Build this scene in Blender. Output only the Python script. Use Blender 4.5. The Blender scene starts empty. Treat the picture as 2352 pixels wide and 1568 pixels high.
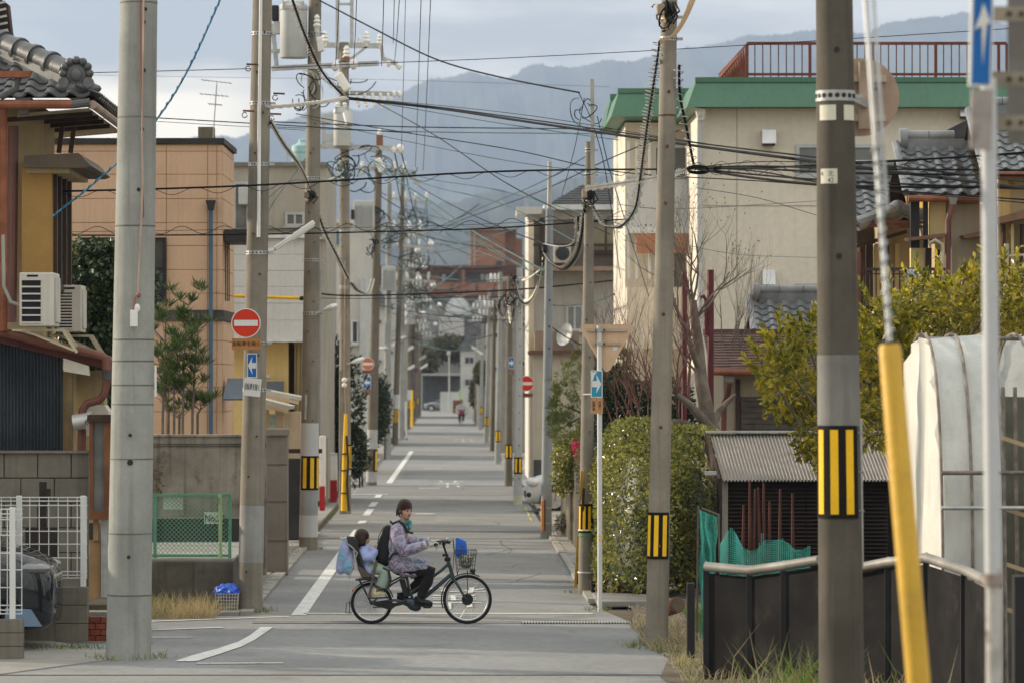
import bpy,math,random
from mathutils import Vector,Matrix,noise
sc=bpy.context.scene
RN=random.Random(7)
PI=math.pi
F,CX,CY,H=8820.0,1038.0,866.0,3.2 # focal length, axis and eye height of the lens
def W(x,y,Y):
 return Vector(((x-CX)*Y/F,Y,H-(y-CY)*Y/F))
def G(x,y):
 Y=F*H/(y-CY)
 return Vector(((x-CX)*Y/F,Y,0.0))
# ------------------------------------------------------------------ camera
cam=bpy.data.cameras.new('camera')
cam.lens=135.0
cam.sensor_width=36.0
cam.shift_x=138.0/2352.0
cam.shift_y=82.0/2352.0
cam.clip_start=0.5
cam.clip_end=20000
cam.dof.use_dof=True
cam.dof.focus_distance=51.5
cam.dof.aperture_fstop=3.4
camo=bpy.data.objects.new('camera',cam)
sc.collection.objects.link(camo)
camo.location=(0,0,H)
camo.rotation_euler=(PI/2,0,0)
sc.camera=camo
# ------------------------------------------------------------------ sky, sun, exposure
SUN_EL,SUN_BACK=math.radians(18),math.radians(24)
sund=Vector((-math.cos(SUN_EL)*math.cos(SUN_BACK),math.cos(SUN_EL)*math.sin(SUN_BACK),math.sin(SUN_EL)))
world=bpy.data.worlds.new('World')
sc.world=world
world.use_nodes=True
nt=world.node_tree
nt.nodes.clear()
def nn(t,typ,**kw):
 n=t.nodes.new(typ)
 for k,v in kw.items():
  setattr(n,k,v)
 return n
def mth(t,op,a,b=None,clamp=False):
 n=t.nodes.new('ShaderNodeMath');n.operation=op;n.use_clamp=clamp
 for i,s in enumerate((a,b)):
  if s is None:continue
  if isinstance(s,(int,float)):n.inputs[i].default_value=s
  else:t.links.new(s,n.inputs[i])
 return n.outputs[0]
def mrange(t,v,a,b,c=0.0,d=1.0,smooth=True):
 n=t.nodes.new('ShaderNodeMapRange')
 if smooth:n.interpolation_type='SMOOTHSTEP'
 t.links.new(v,n.inputs[0])
 for i,q in enumerate((a,b,c,d)):n.inputs[i+1].default_value=q
 return n.outputs[0]
def mixc(t,fac,a,b,mode='MIX'):
 n=t.nodes.new('ShaderNodeMix');n.data_type='RGBA';n.blend_type=mode
 for sock,v in ((n.inputs[0],fac),(n.inputs[6],a),(n.inputs[7],b)):
  if isinstance(v,(int,float)):sock.default_value=v
  elif isinstance(v,tuple):sock.default_value=(*v,1)if len(v)==3 else v
  else:t.links.new(v,sock)
 return n.outputs[2]
sky=nn(nt,'ShaderNodeTexSky',sky_type='NISHITA',sun_disc=False)
sky.sun_elevation=SUN_EL
sky.sun_rotation=math.atan2(sund.x,sund.y)
bg1=nn(nt,'ShaderNodeBackground');bg1.inputs[1].default_value=0.10
nt.links.new(sky.outputs[0],bg1.inputs[0])
tc=nn(nt,'ShaderNodeTexCoord')
mp=nn(nt,'ShaderNodeMapping');mp.inputs['Scale'].default_value=(9,9,42)
nt.links.new(tc.outputs['Generated'],mp.inputs[0])
nz=nn(nt,'ShaderNodeTexNoise');nz.inputs['Scale'].default_value=1.3;nz.inputs['Detail'].default_value=5;nz.inputs['Roughness'].default_value=.52
nt.links.new(mp.outputs[0],nz.inputs[0])
sep=nn(nt,'ShaderNodeSeparateXYZ');nt.links.new(tc.outputs['Generated'],sep.inputs[0])
cl=mixc(nt,mrange(nt,nz.outputs[0],.40,.62),(.40,.40,.39),(.82,.775,.70))
# sun-side gap under the cloud deck
wob=mth(nt,'ADD',sep.outputs[2],mth(nt,'MULTIPLY',mth(nt,'SUBTRACT',nz.outputs[0],.5),.030))
low=mth(nt,'MULTIPLY',mrange(nt,wob,.079,.070),mrange(nt,sep.outputs[0],-.034,-.066))
deck=mth(nt,'MULTIPLY',mrange(nt,wob,.074,.085),mrange(nt,sep.outputs[0],-.02,-.075))
cl=mixc(nt,mth(nt,'MULTIPLY',deck,.55),cl,(.31,.33,.35))
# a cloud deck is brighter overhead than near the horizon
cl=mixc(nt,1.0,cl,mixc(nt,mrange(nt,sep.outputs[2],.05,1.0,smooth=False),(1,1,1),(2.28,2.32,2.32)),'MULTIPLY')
cl=mixc(nt,low,cl,(1.75,1.5,1.1))
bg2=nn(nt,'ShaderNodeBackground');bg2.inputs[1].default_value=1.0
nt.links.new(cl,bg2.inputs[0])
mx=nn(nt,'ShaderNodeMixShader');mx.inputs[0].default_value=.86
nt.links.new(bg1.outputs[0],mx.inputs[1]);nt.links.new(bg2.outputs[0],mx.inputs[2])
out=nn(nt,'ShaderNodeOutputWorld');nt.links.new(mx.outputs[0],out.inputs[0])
sl=bpy.data.lights.new('sun','SUN')
sl.energy=5.0;sl.angle=math.radians(1.2);sl.color=(1.0,.86,.68)
so=bpy.data.objects.new('sun',sl);sc.collection.objects.link(so)
so.rotation_euler=(-sund).to_track_quat('-Z','Y').to_euler()
so.location=(0,0,60)
sc.view_settings.view_transform='Standard'
sc.view_settings.look='None'
sc.view_settings.exposure=0.60
sc.view_settings.gamma=1
sc.view_settings.use_curve_mapping=False
sc.render.engine='CYCLES'
cy=sc.cycles
cy.use_denoising=True
cy.max_bounces=5;cy.diffuse_bounces=3;cy.glossy_bounces=2;cy.transmission_bounces=4
cy.transparent_max_bounces=12;cy.volume_bounces=0
cy.caustics_reflective=False;cy.caustics_refractive=False
cy.sample_clamp_indirect=4.0
# ------------------------------------------------------------------ materials
MATS={}
def mat(name,c,rough=.8,metal=0.0,var=.14,scale=2.0,bump=0.0,bscale=30.0,streak=0.0,c2=None,trans=0.0,
  spec=.25,fine=.06,stain=0.0,stainc=(.05,.045,.035),sscale=1.2,alpha=1.0,sheen=0.0):
 if name in MATS:return MATS[name]
 m=bpy.data.materials.new(name);m.use_nodes=True
 t=m.node_tree;b=t.nodes['Principled BSDF']
 co=nn(t,'ShaderNodeTexCoord').outputs['Object']
 def noi(scale,detail=4,vec=None,rgh=.55):
  n=nn(t,'ShaderNodeTexNoise');n.inputs['Scale'].default_value=scale;n.inputs['Detail'].default_value=detail
  n.inputs['Roughness'].default_value=rgh
  t.links.new(vec or co,n.inputs['Vector']);return n.outputs[0]
 n1=noi(scale)
 f=mrange(t,n1,.28,.72)
 lo=tuple(x*(1-var)for x in c);hi=tuple(x*(1+var)for x in c)if c2 is None else c2
 if c2 is not None:lo=c
 col=mixc(t,f,lo,hi)
 if fine:
  col=mixc(t,1.0,col,mixc(t,noi(scale*23,3),(1-fine*2,)*3,(1+fine*2,)*3),'MULTIPLY')
 if streak:
  mpn=nn(t,'ShaderNodeMapping');mpn.inputs['Scale'].default_value=(7,7,.35);t.links.new(co,mpn.inputs[0])
  s=mrange(t,noi(1.6,5,mpn.outputs[0]),.48,.75)
  col=mixc(t,mth(t,'MULTIPLY',s,streak),col,tuple(x*.45 for x in c))
 if stain:
  s=mrange(t,noi(sscale,6,None,.65),.52,.70)
  col=mixc(t,mth(t,'MULTIPLY',s,stain),col,stainc)
 t.links.new(col,b.inputs['Base Color'])
 b.inputs['Roughness'].default_value=rough
 b.inputs['Metallic'].default_value=metal
 b.inputs['Specular IOR Level'].default_value=spec
 if sheen:b.inputs['Sheen Weight'].default_value=sheen
 if bump:
  bn=nn(t,'ShaderNodeBump');bn.inputs['Strength'].default_value=bump;bn.inputs['Distance'].default_value=.02
  t.links.new(noi(bscale,4),bn.inputs['Height']);t.links.new(bn.outputs[0],b.inputs['Normal'])
 if trans or alpha<1:
  o=t.nodes['Material Output'];sh=b.outputs[0]
  if trans:
   tr=nn(t,'ShaderNodeBsdfTranslucent');t.links.new(col,tr.inputs[0])
   ms=nn(t,'ShaderNodeMixShader');ms.inputs[0].default_value=trans
   t.links.new(sh,ms.inputs[1]);t.links.new(tr.outputs[0],ms.inputs[2]);sh=ms.outputs[0]
  if alpha<1:
   tp=nn(t,'ShaderNodeBsdfTransparent');ms=nn(t,'ShaderNodeMixShader');ms.inputs[0].default_value=alpha
   t.links.new(tp.outputs[0],ms.inputs[1]);t.links.new(sh,ms.inputs[2]);sh=ms.outputs[0]
  t.links.new(sh,o.inputs[0])
 MATS[name]=m
 return m
def leafmat(name,c1,c2,trans=.35,rough=.45,dead=None):
 """leaves differ one from the next: colour from a per-leaf random number"""
 if name in MATS:return MATS[name]
 m=bpy.data.materials.new(name);m.use_nodes=True
 t=m.node_tree;b=t.nodes['Principled BSDF']
 g=nn(t,'ShaderNodeNewGeometry')
 col=mixc(t,g.outputs['Random Per Island'],c1,c2)
 co=nn(t,'ShaderNodeTexCoord').outputs['Object']
 n=nn(t,'ShaderNodeTexNoise');n.inputs['Scale'].default_value=1.1;t.links.new(co,n.inputs[0])
 col=mixc(t,1.0,col,mixc(t,mrange(t,n.outputs[0],.3,.7),(.72,.78,.75),(1.25,1.2,1.1)),'MULTIPLY')
 t.links.new(col,b.inputs['Base Color']);b.inputs['Roughness'].default_value=rough;b.inputs['Specular IOR Level'].default_value=.5
 tr=nn(t,'ShaderNodeBsdfTranslucent');t.links.new(col,tr.inputs[0])
 ms=nn(t,'ShaderNodeMixShader');ms.inputs[0].default_value=trans
 t.links.new(b.outputs[0],ms.inputs[1]);t.links.new(tr.outputs[0],ms.inputs[2])
 t.links.new(ms.outputs[0],t.nodes['Material Output'].inputs[0])
 MATS[name]=m
 return m
concrete=mat('pole_concrete',(.235,.21,.17),.9,var=.22,scale=1.3,bump=.25,bscale=60,streak=.45,stain=.25,stainc=(.14,.12,.10))
concrete_new=mat('pale_pole_concrete',(.29,.298,.275),.88,var=.18,scale=1.1,bump=.2,bscale=60,streak=.4,stain=.25,stainc=(.2,.2,.185))
concrete_near=mat('near_pole_concrete',(.095,.085,.068),.92,var=.25,scale=1.4,bump=.25,bscale=60,streak=.5,stain=.3,stainc=(.06,.055,.045))
concrete_dark=mat('dark_pole_concrete',(.155,.135,.105),.92,var=.18,scale=1.2,bump=.25,bscale=60,streak=.4)
concrete_pale=mat('light_steel_pole',(.42,.43,.42),.7,var=.08,streak=.25)
concrete_blue=mat('grey_pole_paint',(.25,.27,.28),.75,var=.1,streak=.3)
wallcon=mat('wall_concrete',(.26,.235,.195),.95,var=.3,scale=1.5,bump=.35,bscale=40,streak=.8,stain=.9,stainc=(.10,.086,.068),sscale=2.2)
block=mat('block_concrete',(.175,.16,.13),.95,var=.16,scale=2.5,bump=.4,bscale=70,streak=.4,stain=.45,stainc=(.10,.09,.07))
blackstain=mat('stained_concrete',(.12,.11,.09),.95,var=.3,scale=2,bump=.4,bscale=30,streak=.6,stain=.8,stainc=(.02,.02,.016))
galv=mat('galvanised_steel',(.42,.43,.42),.5,metal=.6,var=.15,scale=8,streak=.3)
rusty=mat('rusted_steel',(.12,.055,.035),.9,var=.3,scale=6,bump=.3,bscale=50)
black=mat('black_rubber',(.016,.016,.017),.6,var=.15)
blackm=mat('black_metal',(.02,.02,.022),.45,var=.2)
wirem=mat('black_cable',(.010,.011,.012),.7,var=.2,spec=.08)
wireg=mat('green_cable',(.02,.085,.085),.55,var=.3,scale=5)
wireb=mat('blue_cable',(.05,.20,.33),.55,var=.35,scale=9)
wiregrey=mat('grey_wire',(.14,.14,.14),.55,metal=.3,var=.2)
white=mat('white_paint',(.74,.74,.72),.6,var=.07,streak=.15)
whitem=mat('white_fence_paint',(.62,.63,.61),.5,var=.06,streak=.12)
porcelain=mat('white_porcelain',(.75,.74,.70),.25,var=.06)
trgrey=mat('transformer_grey',(.47,.48,.465),.5,var=.07,streak=.2)
yellow=mat('hazard_yellow',(.85,.50,.015),.5,var=.08,streak=.12)
bandblack=mat('hazard_black',(.012,.011,.010),.8,var=.2,spec=.12)
redsign=mat('sign_red',(.62,.035,.012),.4,var=.06)
bluesign=mat('sign_blue',(.01,.13,.42),.4,var=.08)
whitesign=mat('sign_white',(.72,.72,.70),.45,var=.05,streak=.15)
brownsign=mat('faded_orange_plate',(.42,.19,.06),.55,var=.12)
glass=mat('window_glass',(.035,.045,.05),.08,var=.3,spec=.8)
glassp=mat('pale_window_glass',(.22,.25,.26),.12,var=.25,spec=.8)
alu=mat('aluminium_frame',(.42,.43,.42),.4,metal=.5,var=.08)
brownm=mat('brown_frame',(.055,.035,.025),.6,var=.2)
tile_mat=mat('roof_tile',(.15,.16,.165),.34,var=.35,scale=2.2,bump=.15,bscale=40,fine=.1,spec=.6)
old_tile=mat('old_roof_tile',(.085,.088,.09),.45,var=.4,scale=2.6,bump=.2,bscale=40,fine=.1,spec=.5,stain=.3,stainc=(.16,.16,.155))
copper=mat('copper_gutter',(.24,.085,.042),.6,var=.25,scale=4,streak=.3)
maroon=mat('maroon_paint',(.085,.022,.016),.6,var=.25,scale=3)
text_black=mat('lettering_black',(.02,.02,.022),.6,var=.1)
# ------------------------------------------------------------------ mesh building
class MB:
 def __init__(s):s.v=[];s.f=[]
 def add(s,vs,fs):
  o=len(s.v);s.v.extend(Vector(p)for p in vs);s.f.extend(tuple(i+o for i in f)for f in fs);return s
 def box(s,x0,y0,z0,x1,y1,z1):
  return s.add([(x0,y0,z0),(x1,y0,z0),(x1,y1,z0),(x0,y1,z0),(x0,y0,z1),(x1,y0,z1),(x1,y1,z1),(x0,y1,z1)],
      [(0,3,2,1),(4,5,6,7),(0,1,5,4),(1,2,6,5),(2,3,7,6),(3,0,4,7)])
 def pbox(s,x0,y0,x1,y1,Y,d): # a box whose front face stands at distance Y
  a=W(x0,y1,Y);b=W(x1,y0,Y)
  return s.box(a.x,Y,a.z,b.x,Y+d,b.z)
 def ext(s,pts,d): # extrude a polygon by a vector
  n=len(pts);d=Vector(d);pts=[Vector(p)for p in pts]
  return s.add(pts+[p+d for p in pts],[tuple(range(n)),tuple(reversed(range(n,2*n)))]+
      [(i,i+n,(i+1)%n+n,(i+1)%n)for i in range(n)])
 def bar(s,p,q,w,h=None,up=(0,0,1)):
  h=w if h is None else h;p=Vector(p);q=Vector(q);t=(q-p).normalized();up=Vector(up)
  if abs(t.dot(up))>.95:up=Vector((0,1,0))
  a=t.cross(up).normalized()*w/2;b=a.cross(t).normalized()*h/2
  c=[p-a-b,p+a-b,p+a+b,p-a+b,q-a-b,q+a-b,q+a+b,q-a+b]
  return s.add(c,[(0,1,2,3),(7,6,5,4),(0,4,5,1),(1,5,6,2),(2,6,7,3),(3,7,4,0)])
 def tube(s,pts,r,n=8,caps=True,closed=False):
  pts=[Vector(p)for p in pts];m=len(pts)
  rr=r if isinstance(r,(list,tuple))else [r]*m
  prev=None;o=len(s.v)
  for i,p in enumerate(pts):
   if closed:t=pts[(i+1)%m]-pts[i-1]
   else:t=pts[min(i+1,m-1)]-pts[max(i-1,0)]
   t=t.normalized()if t.length>1e-9 else Vector((0,0,1))
   if prev is None:
    u=Vector((0,0,1))if abs(t.z)<.9 else Vector((1,0,0));a=t.cross(u).normalized()
   else:
    a=prev-t*prev.dot(t);a=a.normalized()if a.length>1e-6 else t.orthogonal().normalized()
   prev=a;b=t.cross(a)
   for k in range(n):
    an=2*PI*k/n;s.v.append(p+(a*math.cos(an)+b*math.sin(an))*rr[i])
  for i in range(m if closed else m-1):
   j=(i+1)%m
   for k in range(n):
    s.f.append((o+i*n+k,o+i*n+(k+1)%n,o+j*n+(k+1)%n,o+j*n+k))
  if caps and not closed:
   s.f.append(tuple(o+k for k in reversed(range(n))));s.f.append(tuple(o+(m-1)*n+k for k in range(n)))
  return s
 def cyl(s,p,q,r,r2=None,n=14):return s.tube([p,q],[r,r if r2 is None else r2],n)
 def lathe(s,prof,c=(0,0,0),ax=(0,0,1),n=16):
  c=Vector(c);ax=Vector(ax).normalized();a=ax.orthogonal().normalized();b=ax.cross(a);o=len(s.v)
  for r,z in prof:
   for k in range(n):
    an=2*PI*k/n;s.v.append(c+ax*z+(a*math.cos(an)+b*math.sin(an))*max(r,1e-4))
  for i in range(len(prof)-1):
   for k in range(n):s.f.append((o+i*n+k,o+i*n+(k+1)%n,o+(i+1)*n+(k+1)%n,o+(i+1)*n+k))
  s.f.append(tuple(o+k for k in reversed(range(n))));s.f.append(tuple(o+(len(prof)-1)*n+k for k in range(n)))
  return s
 def ell(s,c,r,n=14,m=9,rot=None,fn=None):
  c=Vector(c);r=(r,r,r)if isinstance(r,(int,float))else r;o=len(s.v)
  for i in range(m+1):
   ph=PI*i/m
   for k in range(n):
    an=2*PI*k/n;d=Vector((math.sin(ph)*math.cos(an),math.sin(ph)*math.sin(an),math.cos(ph)))
    p=Vector((d.x*r[0],d.y*r[1],d.z*r[2]))
    if fn:p=fn(p,d)
    if rot is not None:p=rot@p
    s.v.append(c+p)
  for i in range(m):
   for k in range(n):s.f.append((o+i*n+k,o+(i+1)*n+k,o+(i+1)*n+(k+1)%n,o+i*n+(k+1)%n))
  return s
 def grid(s,fn,nu,nv):
  o=len(s.v)
  for j in range(nv+1):
   for i in range(nu+1):s.v.append(Vector(fn(i/nu,j/nv)))
  for j in range(nv):
   for i in range(nu):
    a=o+j*(nu+1)+i;s.f.append((a,a+1,a+nu+2,a+nu+1))
  return s
 def loft(s,rings,caps=True,closed=True):
  o=len(s.v);n=len(rings[0])
  for r in rings:s.v.extend(Vector(p)for p in r)
  for i in range(len(rings)-1):
   for k in range(n if closed else n-1):
    s.f.append((o+i*n+k,o+i*n+(k+1)%n,o+(i+1)*n+(k+1)%n,o+(i+1)*n+k))
  if caps:
   s.f.append(tuple(o+k for k in reversed(range(n))));s.f.append(tuple(o+(len(rings)-1)*n+k for k in range(n)))
  return s
 def leaf(s,p,d,w,l,nrm): # one pointed leaf: four corners folded on its rib
  d=d.normalized();a=d.cross(nrm);a=a.normalized()if a.length>1e-6 else d.orthogonal().normalized()
  n2=a.cross(d)
  return s.add([p,p+d*l*.5+a*w/2+n2*w*.18,p+d*l,p+d*l*.5-a*w/2+n2*w*.18],[(0,1,2,3)])
 def mesh(s,name,m,off=Vector((0,0,0)),smooth=False,angle=35):
  me=bpy.data.meshes.new(name)
  me.from_pydata([tuple(p-off)for p in s.v],[],s.f);me.update()
  if m:me.materials.append(m)
  if smooth:
   me.polygons.foreach_set('use_smooth',[True]*len(me.polygons))
   me.set_sharp_from_angle(angle=math.radians(angle))
  return me
 def build(s,name,m,parent=None,smooth=False,bev=0,label=None,kind=None,angle=35,sub=0,loc=None):
  off=ORG[parent.name]if parent else (Vector(loc)if loc is not None else s.base())
  o=bpy.data.objects.new(name,s.mesh(name,m,off,smooth,angle));sc.collection.objects.link(o)
  if parent:o.parent=parent
  else:o.location=off
  ORG[o.name]=off
  if label:o['label']=label
  if kind:o['kind']=kind
  if bev:
   bm_=o.modifiers.new('edge','BEVEL');bm_.width=bev;bm_.segments=2;bm_.limit_method='ANGLE';bm_.angle_limit=math.radians(50)
  if sub:
   sm=o.modifiers.new('smooth','SUBSURF');sm.levels=sub;sm.render_levels=sub
  return o
 def base(s):
  xs=[p.x for p in s.v];ys=[p.y for p in s.v];zs=[p.z for p in s.v]
  return Vector(((min(xs)+max(xs))/2,(min(ys)+max(ys))/2,min(zs)))
ORG={}
def tag(o,label,cat,group=None):
 o['label']=label;o['category']=cat
 if group:o['group']=group
 return o
def thing(name,label,cat,loc=(0,0,0),group=None):
 o=bpy.data.objects.new(name,None);o.empty_display_size=.2;sc.collection.objects.link(o)
 o.location=loc;ORG[o.name]=Vector(loc)
 return tag(o,label,cat,group)
def struct(mb,name,m,**kw):
 return mb.build(name,m,kind='structure',**kw)
def kids(o):return list(KID.get(o.name,()))or [c for c in o.children]
KID={}
def dup(root,loc,label=None,group=None,rotz=None,scale=None):
 r=root.copy();sc.collection.objects.link(r);r.location=loc;ORG[r.name]=Vector(loc)
 if rotz is not None:r.rotation_euler=(0,0,rotz)
 if scale is not None:r.scale=scale
 if label:r['label']=label
 if group:r['group']=group
 for ch in root.children:
  c=ch.copy();sc.collection.objects.link(c);c.parent=r
  for g in ch.children:
   d=g.copy();sc.collection.objects.link(d);d.parent=c
 return r
def inst(me,name,parent,M): # an alike piece sharing mesh data
 o=bpy.data.objects.new(name,me);sc.collection.objects.link(o);o.parent=parent
 o.matrix_local=Matrix.Translation(-ORG[parent.name])@M
 return o
def sag(p,q,d,n=14):
 p=Vector(p);q=Vector(q)
 return [p.lerp(q,i/n)-Vector((0,0,d*4*(i/n)*(1-i/n)))for i in range(n+1)]
def text(s,size,M,name,m,parent,off=.002,sx=1.0):
 c=bpy.data.curves.new(name,'FONT');c.body=s;c.size=size;c.align_x='CENTER';c.align_y='CENTER';c.extrude=.0015
 o=bpy.data.objects.new(name,c);sc.collection.objects.link(o)
 dg=bpy.context.evaluated_depsgraph_get()
 me=bpy.data.meshes.new_from_object(o.evaluated_get(dg));bpy.data.objects.remove(o);bpy.data.curves.remove(c)
 me.materials.clear();me.materials.append(m)
 r=bpy.data.objects.new(name,me);sc.collection.objects.link(r)
 if parent is not None:
  r.parent=parent;r.matrix_local=Matrix.Translation(-ORG[parent.name])@M@Matrix.Diagonal((sx,1,1,1))
 else:r.matrix_world=M@Matrix.Diagonal((sx,1,1,1))
 return r
FACE=Matrix.Rotation(PI/2,4,'X') # stands a flat text upright, facing the street's near end
# ================================================================== SETTING: ground, road, hills, haze
asphalt=mat('asphalt',(.212,.215,.21),.9,var=.16,scale=.35,bump=.25,bscale=90,fine=.17,stain=.8,stainc=(.15,.148,.14),sscale=.55)
asphalt_old=mat('worn_asphalt',(.222,.219,.204),.92,var=.12,scale=.5,bump=.3,bscale=90,fine=.17,stain=.8,stainc=(.155,.15,.138),sscale=.7)
asphalt_new=mat('patched_asphalt',(.185,.184,.178),.9,var=.1,scale=.8,bump=.25,bscale=90,fine=.09)
paving=mat('pavement_concrete',(.26,.25,.225),.95,var=.16,scale=.9,bump=.3,bscale=60,stain=.5,stainc=(.15,.14,.12))
earth=mat('bare_earth',(.10,.082,.055),1,var=.3,scale=1.5,bump=.6,bscale=20)
roadpaint=mat('road_paint',(.60,.60,.57),.8,var=.08,scale=2,stain=.8,stainc=(.22,.22,.21),sscale=7)
forest=mat('forest_cover',(.030,.042,.026),1,var=.5,scale=.008,fine=.3)
struct(MB().box(-5200,-60,-.6,5200,9300,-.03),'ground',earth)
def sheet(pts,name,m,z=0.0):
 return struct(MB().ext([(p[0],p[1],z)for p in pts],(0,0,-.003)),name,m)
sheet([(-30,20),(2.55,20),(2.6,44.5),(2.35,50.2),(1.95,54),(1.93,352),(-5,380),(-14,380),(-14,366),(-2.75,340),(-2.75,51.6),(-30,50.6)],'road',asphalt)
# surface patches along the street
for (y0,y1,x0,x1,m)in ((76,79.5,-2.7,1.9,asphalt_new),(104,113,-2.7,1.9,asphalt_new),(50.3,53.2,-2.6,1.9,asphalt_old),
       (86,91,-2.7,-.4,asphalt_old),(128,137,-2.7,1.9,asphalt_old),(150,156,-2.7,1.9,asphalt_new),
       (20,41.2,-14,2.5,asphalt_old),(60,68,-.3,1.85,asphalt_old),(180,205,-2.7,1.9,asphalt_new)):
 sheet([(x0,y0),(x1,y0+.15),(x1-.03,y1),(x0,y1-.1)],'asphalt_patch',m,.004)
# thin tar joints
tar=mat('tar_joint',(.055,.055,.055),.8,var=.2)
for (y,x0,x1,w)in ((41.2,-14,2.4,.05),(49.95,-2.6,2.2,.06),(79.6,-2.7,1.9,.12),(76,-2.7,1.9,.1),(113.2,-2.7,1.9,.14),(46.2,-12,-3.6,.05)):
 sheet([(x0,y),(x1,y+.06),(x1,y+.06+w),(x0,y+w)],'tar_joint',tar,.0065)
struct(MB().box(-30,103,-.01,-2.75,112,-.002),'side_road',asphalt_new)
struct(MB().box(1.93,103,-.01,30,112,-.002),'side_road',asphalt_new)
# left pavement with gutter stones, built stone by stone near the camera
pv=struct(MB().box(-6,51.6,-.02,-2.86,103,.05),'pavement',paving)
for k in range(44):
 y0=51.7+k*.6
 MB().box(-2.85,y0,-.02,-2.68,y0+.585,.06+RN.uniform(-.006,.006)).build('kerb_stone',mat('kerb_concrete',(.31,.30,.27),.95,var=.16,scale=2,bump=.3,stain=.4,stainc=(.15,.14,.11)),pv)
for k in range(16):
 for j in range(3):
  y0=52.2+k*1.2
  MB().box(-2.9-(j+1)*.42,y0,.04,-2.9-j*.42-.012,y0+1.185,.062+RN.uniform(-.004,.004)).build('paving_slab',paving,pv)
pv2=struct(MB().box(2.06,54.5,-.02,3.6,103,.045),'pavement',paving)
for k in range(40):
 y0=54.6+k*.6
 MB().box(1.93,y0,-.02,2.05,y0+.585,.055+RN.uniform(-.006,.006)).build('kerb_stone',MATS['kerb_concrete'],pv2)
struct(MB().box(-6,113,-.02,-2.75,338,.05),'pavement',paving)
struct(MB().box(1.93,113,-.02,5,350,.05),'pavement',paving)
struct(MB().ext([(-16,38,.012),(-5.4,40.2,.012),(-3.9,43.4,.012),(-3.95,44.7,.012),(-5.2,47.2,.012),(-16,48.2,.012)],(0,0,-.02)),'forecourt_pavement',paving)
# right verge, a low bank of earth beyond the asphalt edge
def vz(x,y):return .02+.12*min(1,max(0,(x-2.7)/1.2))+.05*noise.noise((x*1.3,y*1.1,0))
struct(MB().grid(lambda u,v:(2.35+u*9.5+.25*noise.noise((v*9,3,1))*(1-u)+.35*max(0,v-.75),28+v*25.8,vz(2.35+u*9.5,28+v*25.8)),40,60),'verge',earth,smooth=True)
pb_=MB()
for _ in range(2600):
 y=RN.uniform(40,53.5);x=2.42+abs(RN.gauss(0,.55));s=RN.uniform(.004,.016);z=vz(x,y)+s*.3
 pb_.add([(x-s,y,z),(x,y-s,z),(x+s*1.2,y,z),(x,y+s,z),(x,y,z+s),(x,y,z-s)],[(0,1,4),(1,2,4),(2,3,4),(3,0,4)])
pb_.build('gravel',mat('gravel_grit',(.24,.21,.17),.95,var=.4,scale=9),kind='stuff')
# ---- painted markings
def mark(pts,z=.011):return sheet(pts,'road_marking',roadpaint,z)
def line(a,b,w):
 a=Vector((a[0],a[1],0));b=Vector((b[0],b[1],0));t=(b-a).normalized();n=Vector((-t.y,t.x,0))*w/2
 mark([a-n,b-n,b+n,a+n])
def gl(pa,pb,w):line(G(*pa),G(*pb),w)
line((-2.06,51.6),(-1.98,71.6),.2) # edge line of the street
for y0,y1 in ((76.8,80.6),(84.0,85.6),(89.0,93.2),(95,98.4),(102,105)):line((-1.99,y0),(-1.97,y1),.17)
line((-1.9,116),(-1.74,166),.18)
gl((697,1409),(1362,1409),.16) # stop line
gl((350,1427),(520,1421),.10);gl((520,1421),(664,1416),.10)
gl((350,1447),(512,1441),.10);gl((350,1464),(440,1464),.07)
a=[G(*p)for p in ((402,1519),(440,1506),(500,1490),(548,1474),(575,1459),(598,1441))]
b=[G(*p)for p in ((627,1441),(607,1455),(585,1470),(555,1485),(505,1502),(450,1519))]
mark(a+b)
gl((452,1524),(650,1523),.10)
gl((962,1121),(1010,1121),.35);gl((810,1135),(890,1135),.3)
for (x0,x1,y)in ((955,1002,1180),(973,1013,1076),(980,1008,1045),(1060,1110,1049),(986,1016,1017),(1014,1040,996),(1013,1036,979),(1020,1040,970),(990,1030,1003)):
 gl((x0,y),(x1,y),.3)
def roadtext(y0,w,ch,x):
 M=Matrix.Translation((x,y0,.0115))@Matrix.Rotation(PI,4,'Z')@Matrix.Diagonal((w,1.75,.2,1))
 o=text(ch,1.0,M,'road_marking',roadpaint,None);o['kind']='structure'
for k,ch in enumerate('止まれ'):
 roadtext(53.9+k*1.95,.95,ch,.06*k-.01)
 roadtext(112.6+k*2.6,1.0,ch,-.09)
for y0 in (192,197):roadtext(y0,1.3,'止',.62)
# fine cracks and a survey mark in the surface
RC=random.Random(11)
for k in range(7):
 x,y=RC.uniform(-2.4,1.7),RC.choice((RC.uniform(58,75),RC.uniform(76,110)));a=RC.uniform(-.5,.5)+(PI/2 if RC.random()<.4 else 0);pts=[]
 for i in range(12):
  pts.append((x,y));a+=RC.gauss(0,.35);x+=math.cos(a)*.16;y+=math.sin(a)*.5
  x=max(-2.6,min(1.85,x))
 w=RC.uniform(.004,.008)
 m=MB()
 for p,q in zip(pts,pts[1:]):m.ext([(p[0]-w,p[1],.0085),(p[0]+w,p[1],.0085),(q[0]+w*.8,q[1]+.02,.0085),(q[0]-w*.8,q[1]+.02,.0085)],(0,0,-.001))
 struct(m,'asphalt_crack',tar)
ym=mat('survey_paint',(.50,.42,.10),.8,var=.2,stain=.6,stainc=(.22,.21,.18),sscale=8)
for (p,q)in (((1206,1165),(1216,1185)),((1216,1187),(1222,1196))):
 a_,b_=G(*p),G(*q);sheet([a_-Vector((.02,0,0)),a_+Vector((.02,0,0)),b_+Vector((.02,0,0)),b_-Vector((.02,0,0))],'survey_mark',ym,.0105)
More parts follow.
